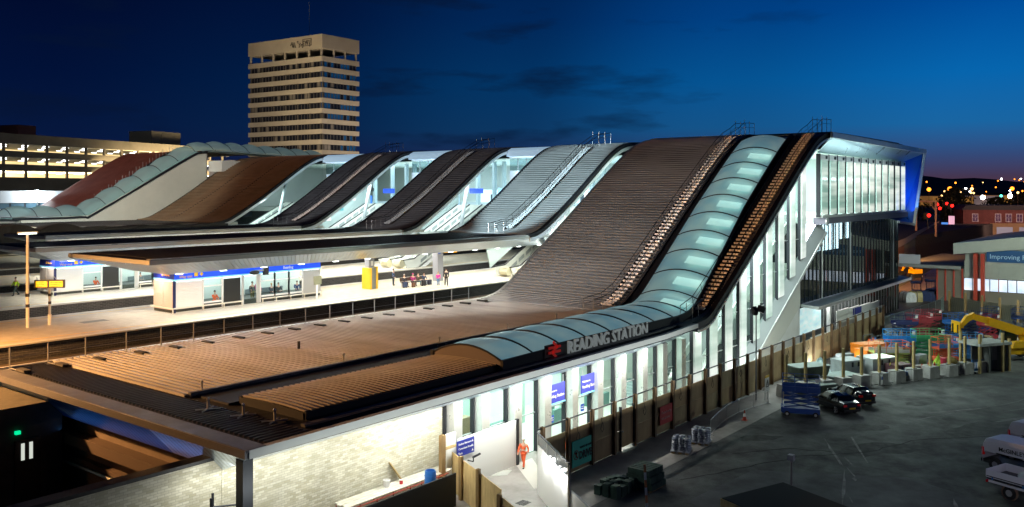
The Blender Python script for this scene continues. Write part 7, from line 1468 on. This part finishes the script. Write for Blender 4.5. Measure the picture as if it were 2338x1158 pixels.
# added spots in mid-air, without fittings, brighten the roof slopes
lamp('silver_slope_fill', 'SPOT', (42, 66.2, 17.5), 170000, (.70, .93, 1), target=(90, 66.2, 15.8), angle=19, blend=.5, radius=.3)
lamp('charcoal_slope_fill', 'SPOT', (40, 85.7, 17.5), 34000, (1, .97, .95), target=(90, 85.7, 15.8), angle=18, blend=.5, radius=.3)
lamp('charcoal_slope_fill', 'SPOT', (44, 105.8, 17.5), 34000, (1, .96, .93), target=(90, 105.8, 15.8), angle=18, blend=.5, radius=.3)
lamp('brown_slope_fill', 'SPOT', (30, 57.6, 11), 52000, (1, .95, .88), target=(76, 51, 9), angle=34, blend=1, radius=.3)
lamp('fascia_fill', 'AREA', (42, 28.6, 2.4), 1000, (.95, 1, .96), 40, .2, target=(42, 30.9, 5.3))  # added strip aimed up to brighten the front fascia
# yard: floodlight on the bridge end and one beyond the right edge
lamp('bridge_end_flood', 'SPOT', (124, 33.4, 12.0), 9000, (.78, 1, .82), target=(92, 18, 0), angle=70, blend=.6, radius=2.5)
mast(112, -6, 13, (.82, 1, .84), 24000, 'yard floodlight mast beyond the right edge of the picture', (98, 20, 0), 80, 'white')
mast(76, -14, 13, (.88, .86, 1), 6000, 'yard floodlight mast off the lower right corner', (60, 9, 0), 58, 'white')  # added mast throws fill light on the fence and vans
mast(34, 1, 9, (.86, .86, 1), 3600, 'small lavender white yard lamp off the lower right edge', (59, 9, -.4), 52, 'white')  # added lamp brightens the near sides of the vans
mast(118, 4, 14, (.85, .97, .85), 46000, 'yard floodlight mast lighting the shed', (150, 18, 4), 90, 'white')
lamp('retaining_wall_fill', 'SPOT', (146, 39, 9), 170000, SOD, target=(190, 48, 2), angle=70, blend=.8)  # added spot, hidden behind the glass corner, brightens the retaining wall
mast(150, 52, 14, SOD, 16000, 'sodium lamp mast on the railway embankment', (190, 44, 0), 120)
mast(318, 40, 14, (1, .6, .5), 26000, 'lamp mast in front of the brick building', (345, 52, 4), 100)

for z in (23.95, 20.85, 17.6): lamp('car_park_fill', 'AREA', tuple(Vector(cq(57, 12, z))), 70000, (1, .80, .45), 110, 22, target=tuple(Vector(cq(57, 12, z + 5))))  # added upward fill brightens the car park ceilings
lamp('eave_blue_light', 'AREA', (22.7, 45, 2.7), 90, (.08, .35, 1), 20, .2, target=(22.0, 45, 4.4)).data.energy = 16
for y in (67.1, 87.5): lamp('band_blue_fill', 'AREA', (47.5, y - .15, 9.38), 150, (.25, .5, 1), 15, .15, target=(47.5, y - 1.4, 10.4))  # added strips over the sign bands tint the canopy soffits blue
lamp('slope_hall_light', 'AREA', (90, 125.5, 15.2), 2400, COOL, 16, 5, target=(92.7, 125.2, 9))
for y0, y1 in ((72.4, 80.2), (91.2, 100.4), (111.2, 121.6)): lamp('gap_fill', 'AREA', (99.6, (y0 + y1) / 2, 18.6), 260, (.55, .78, 1), y1 - y0 - 2, .4, target=(101.5, (y0 + y1) / 2, 21.5))  # added floating strips meant to brighten the gap fascias
STUFF = ('balustrade_inset', 'downlights', 'louvres', 'bars', 'wires', 'window_mullions', 'grate', 'display_rows', 'band_lights', 'graffiti', 'ceiling_light', 'soffit_boards', 'front_soffit', 'west_soffit', 'west_roof_strip', 'spikes', 'stair_rail', 'wall_lights')
for o in bpy.data.objects:
    if o.name.split('.')[0] in STUFF and o.parent: o['kind'] = 'stuff'
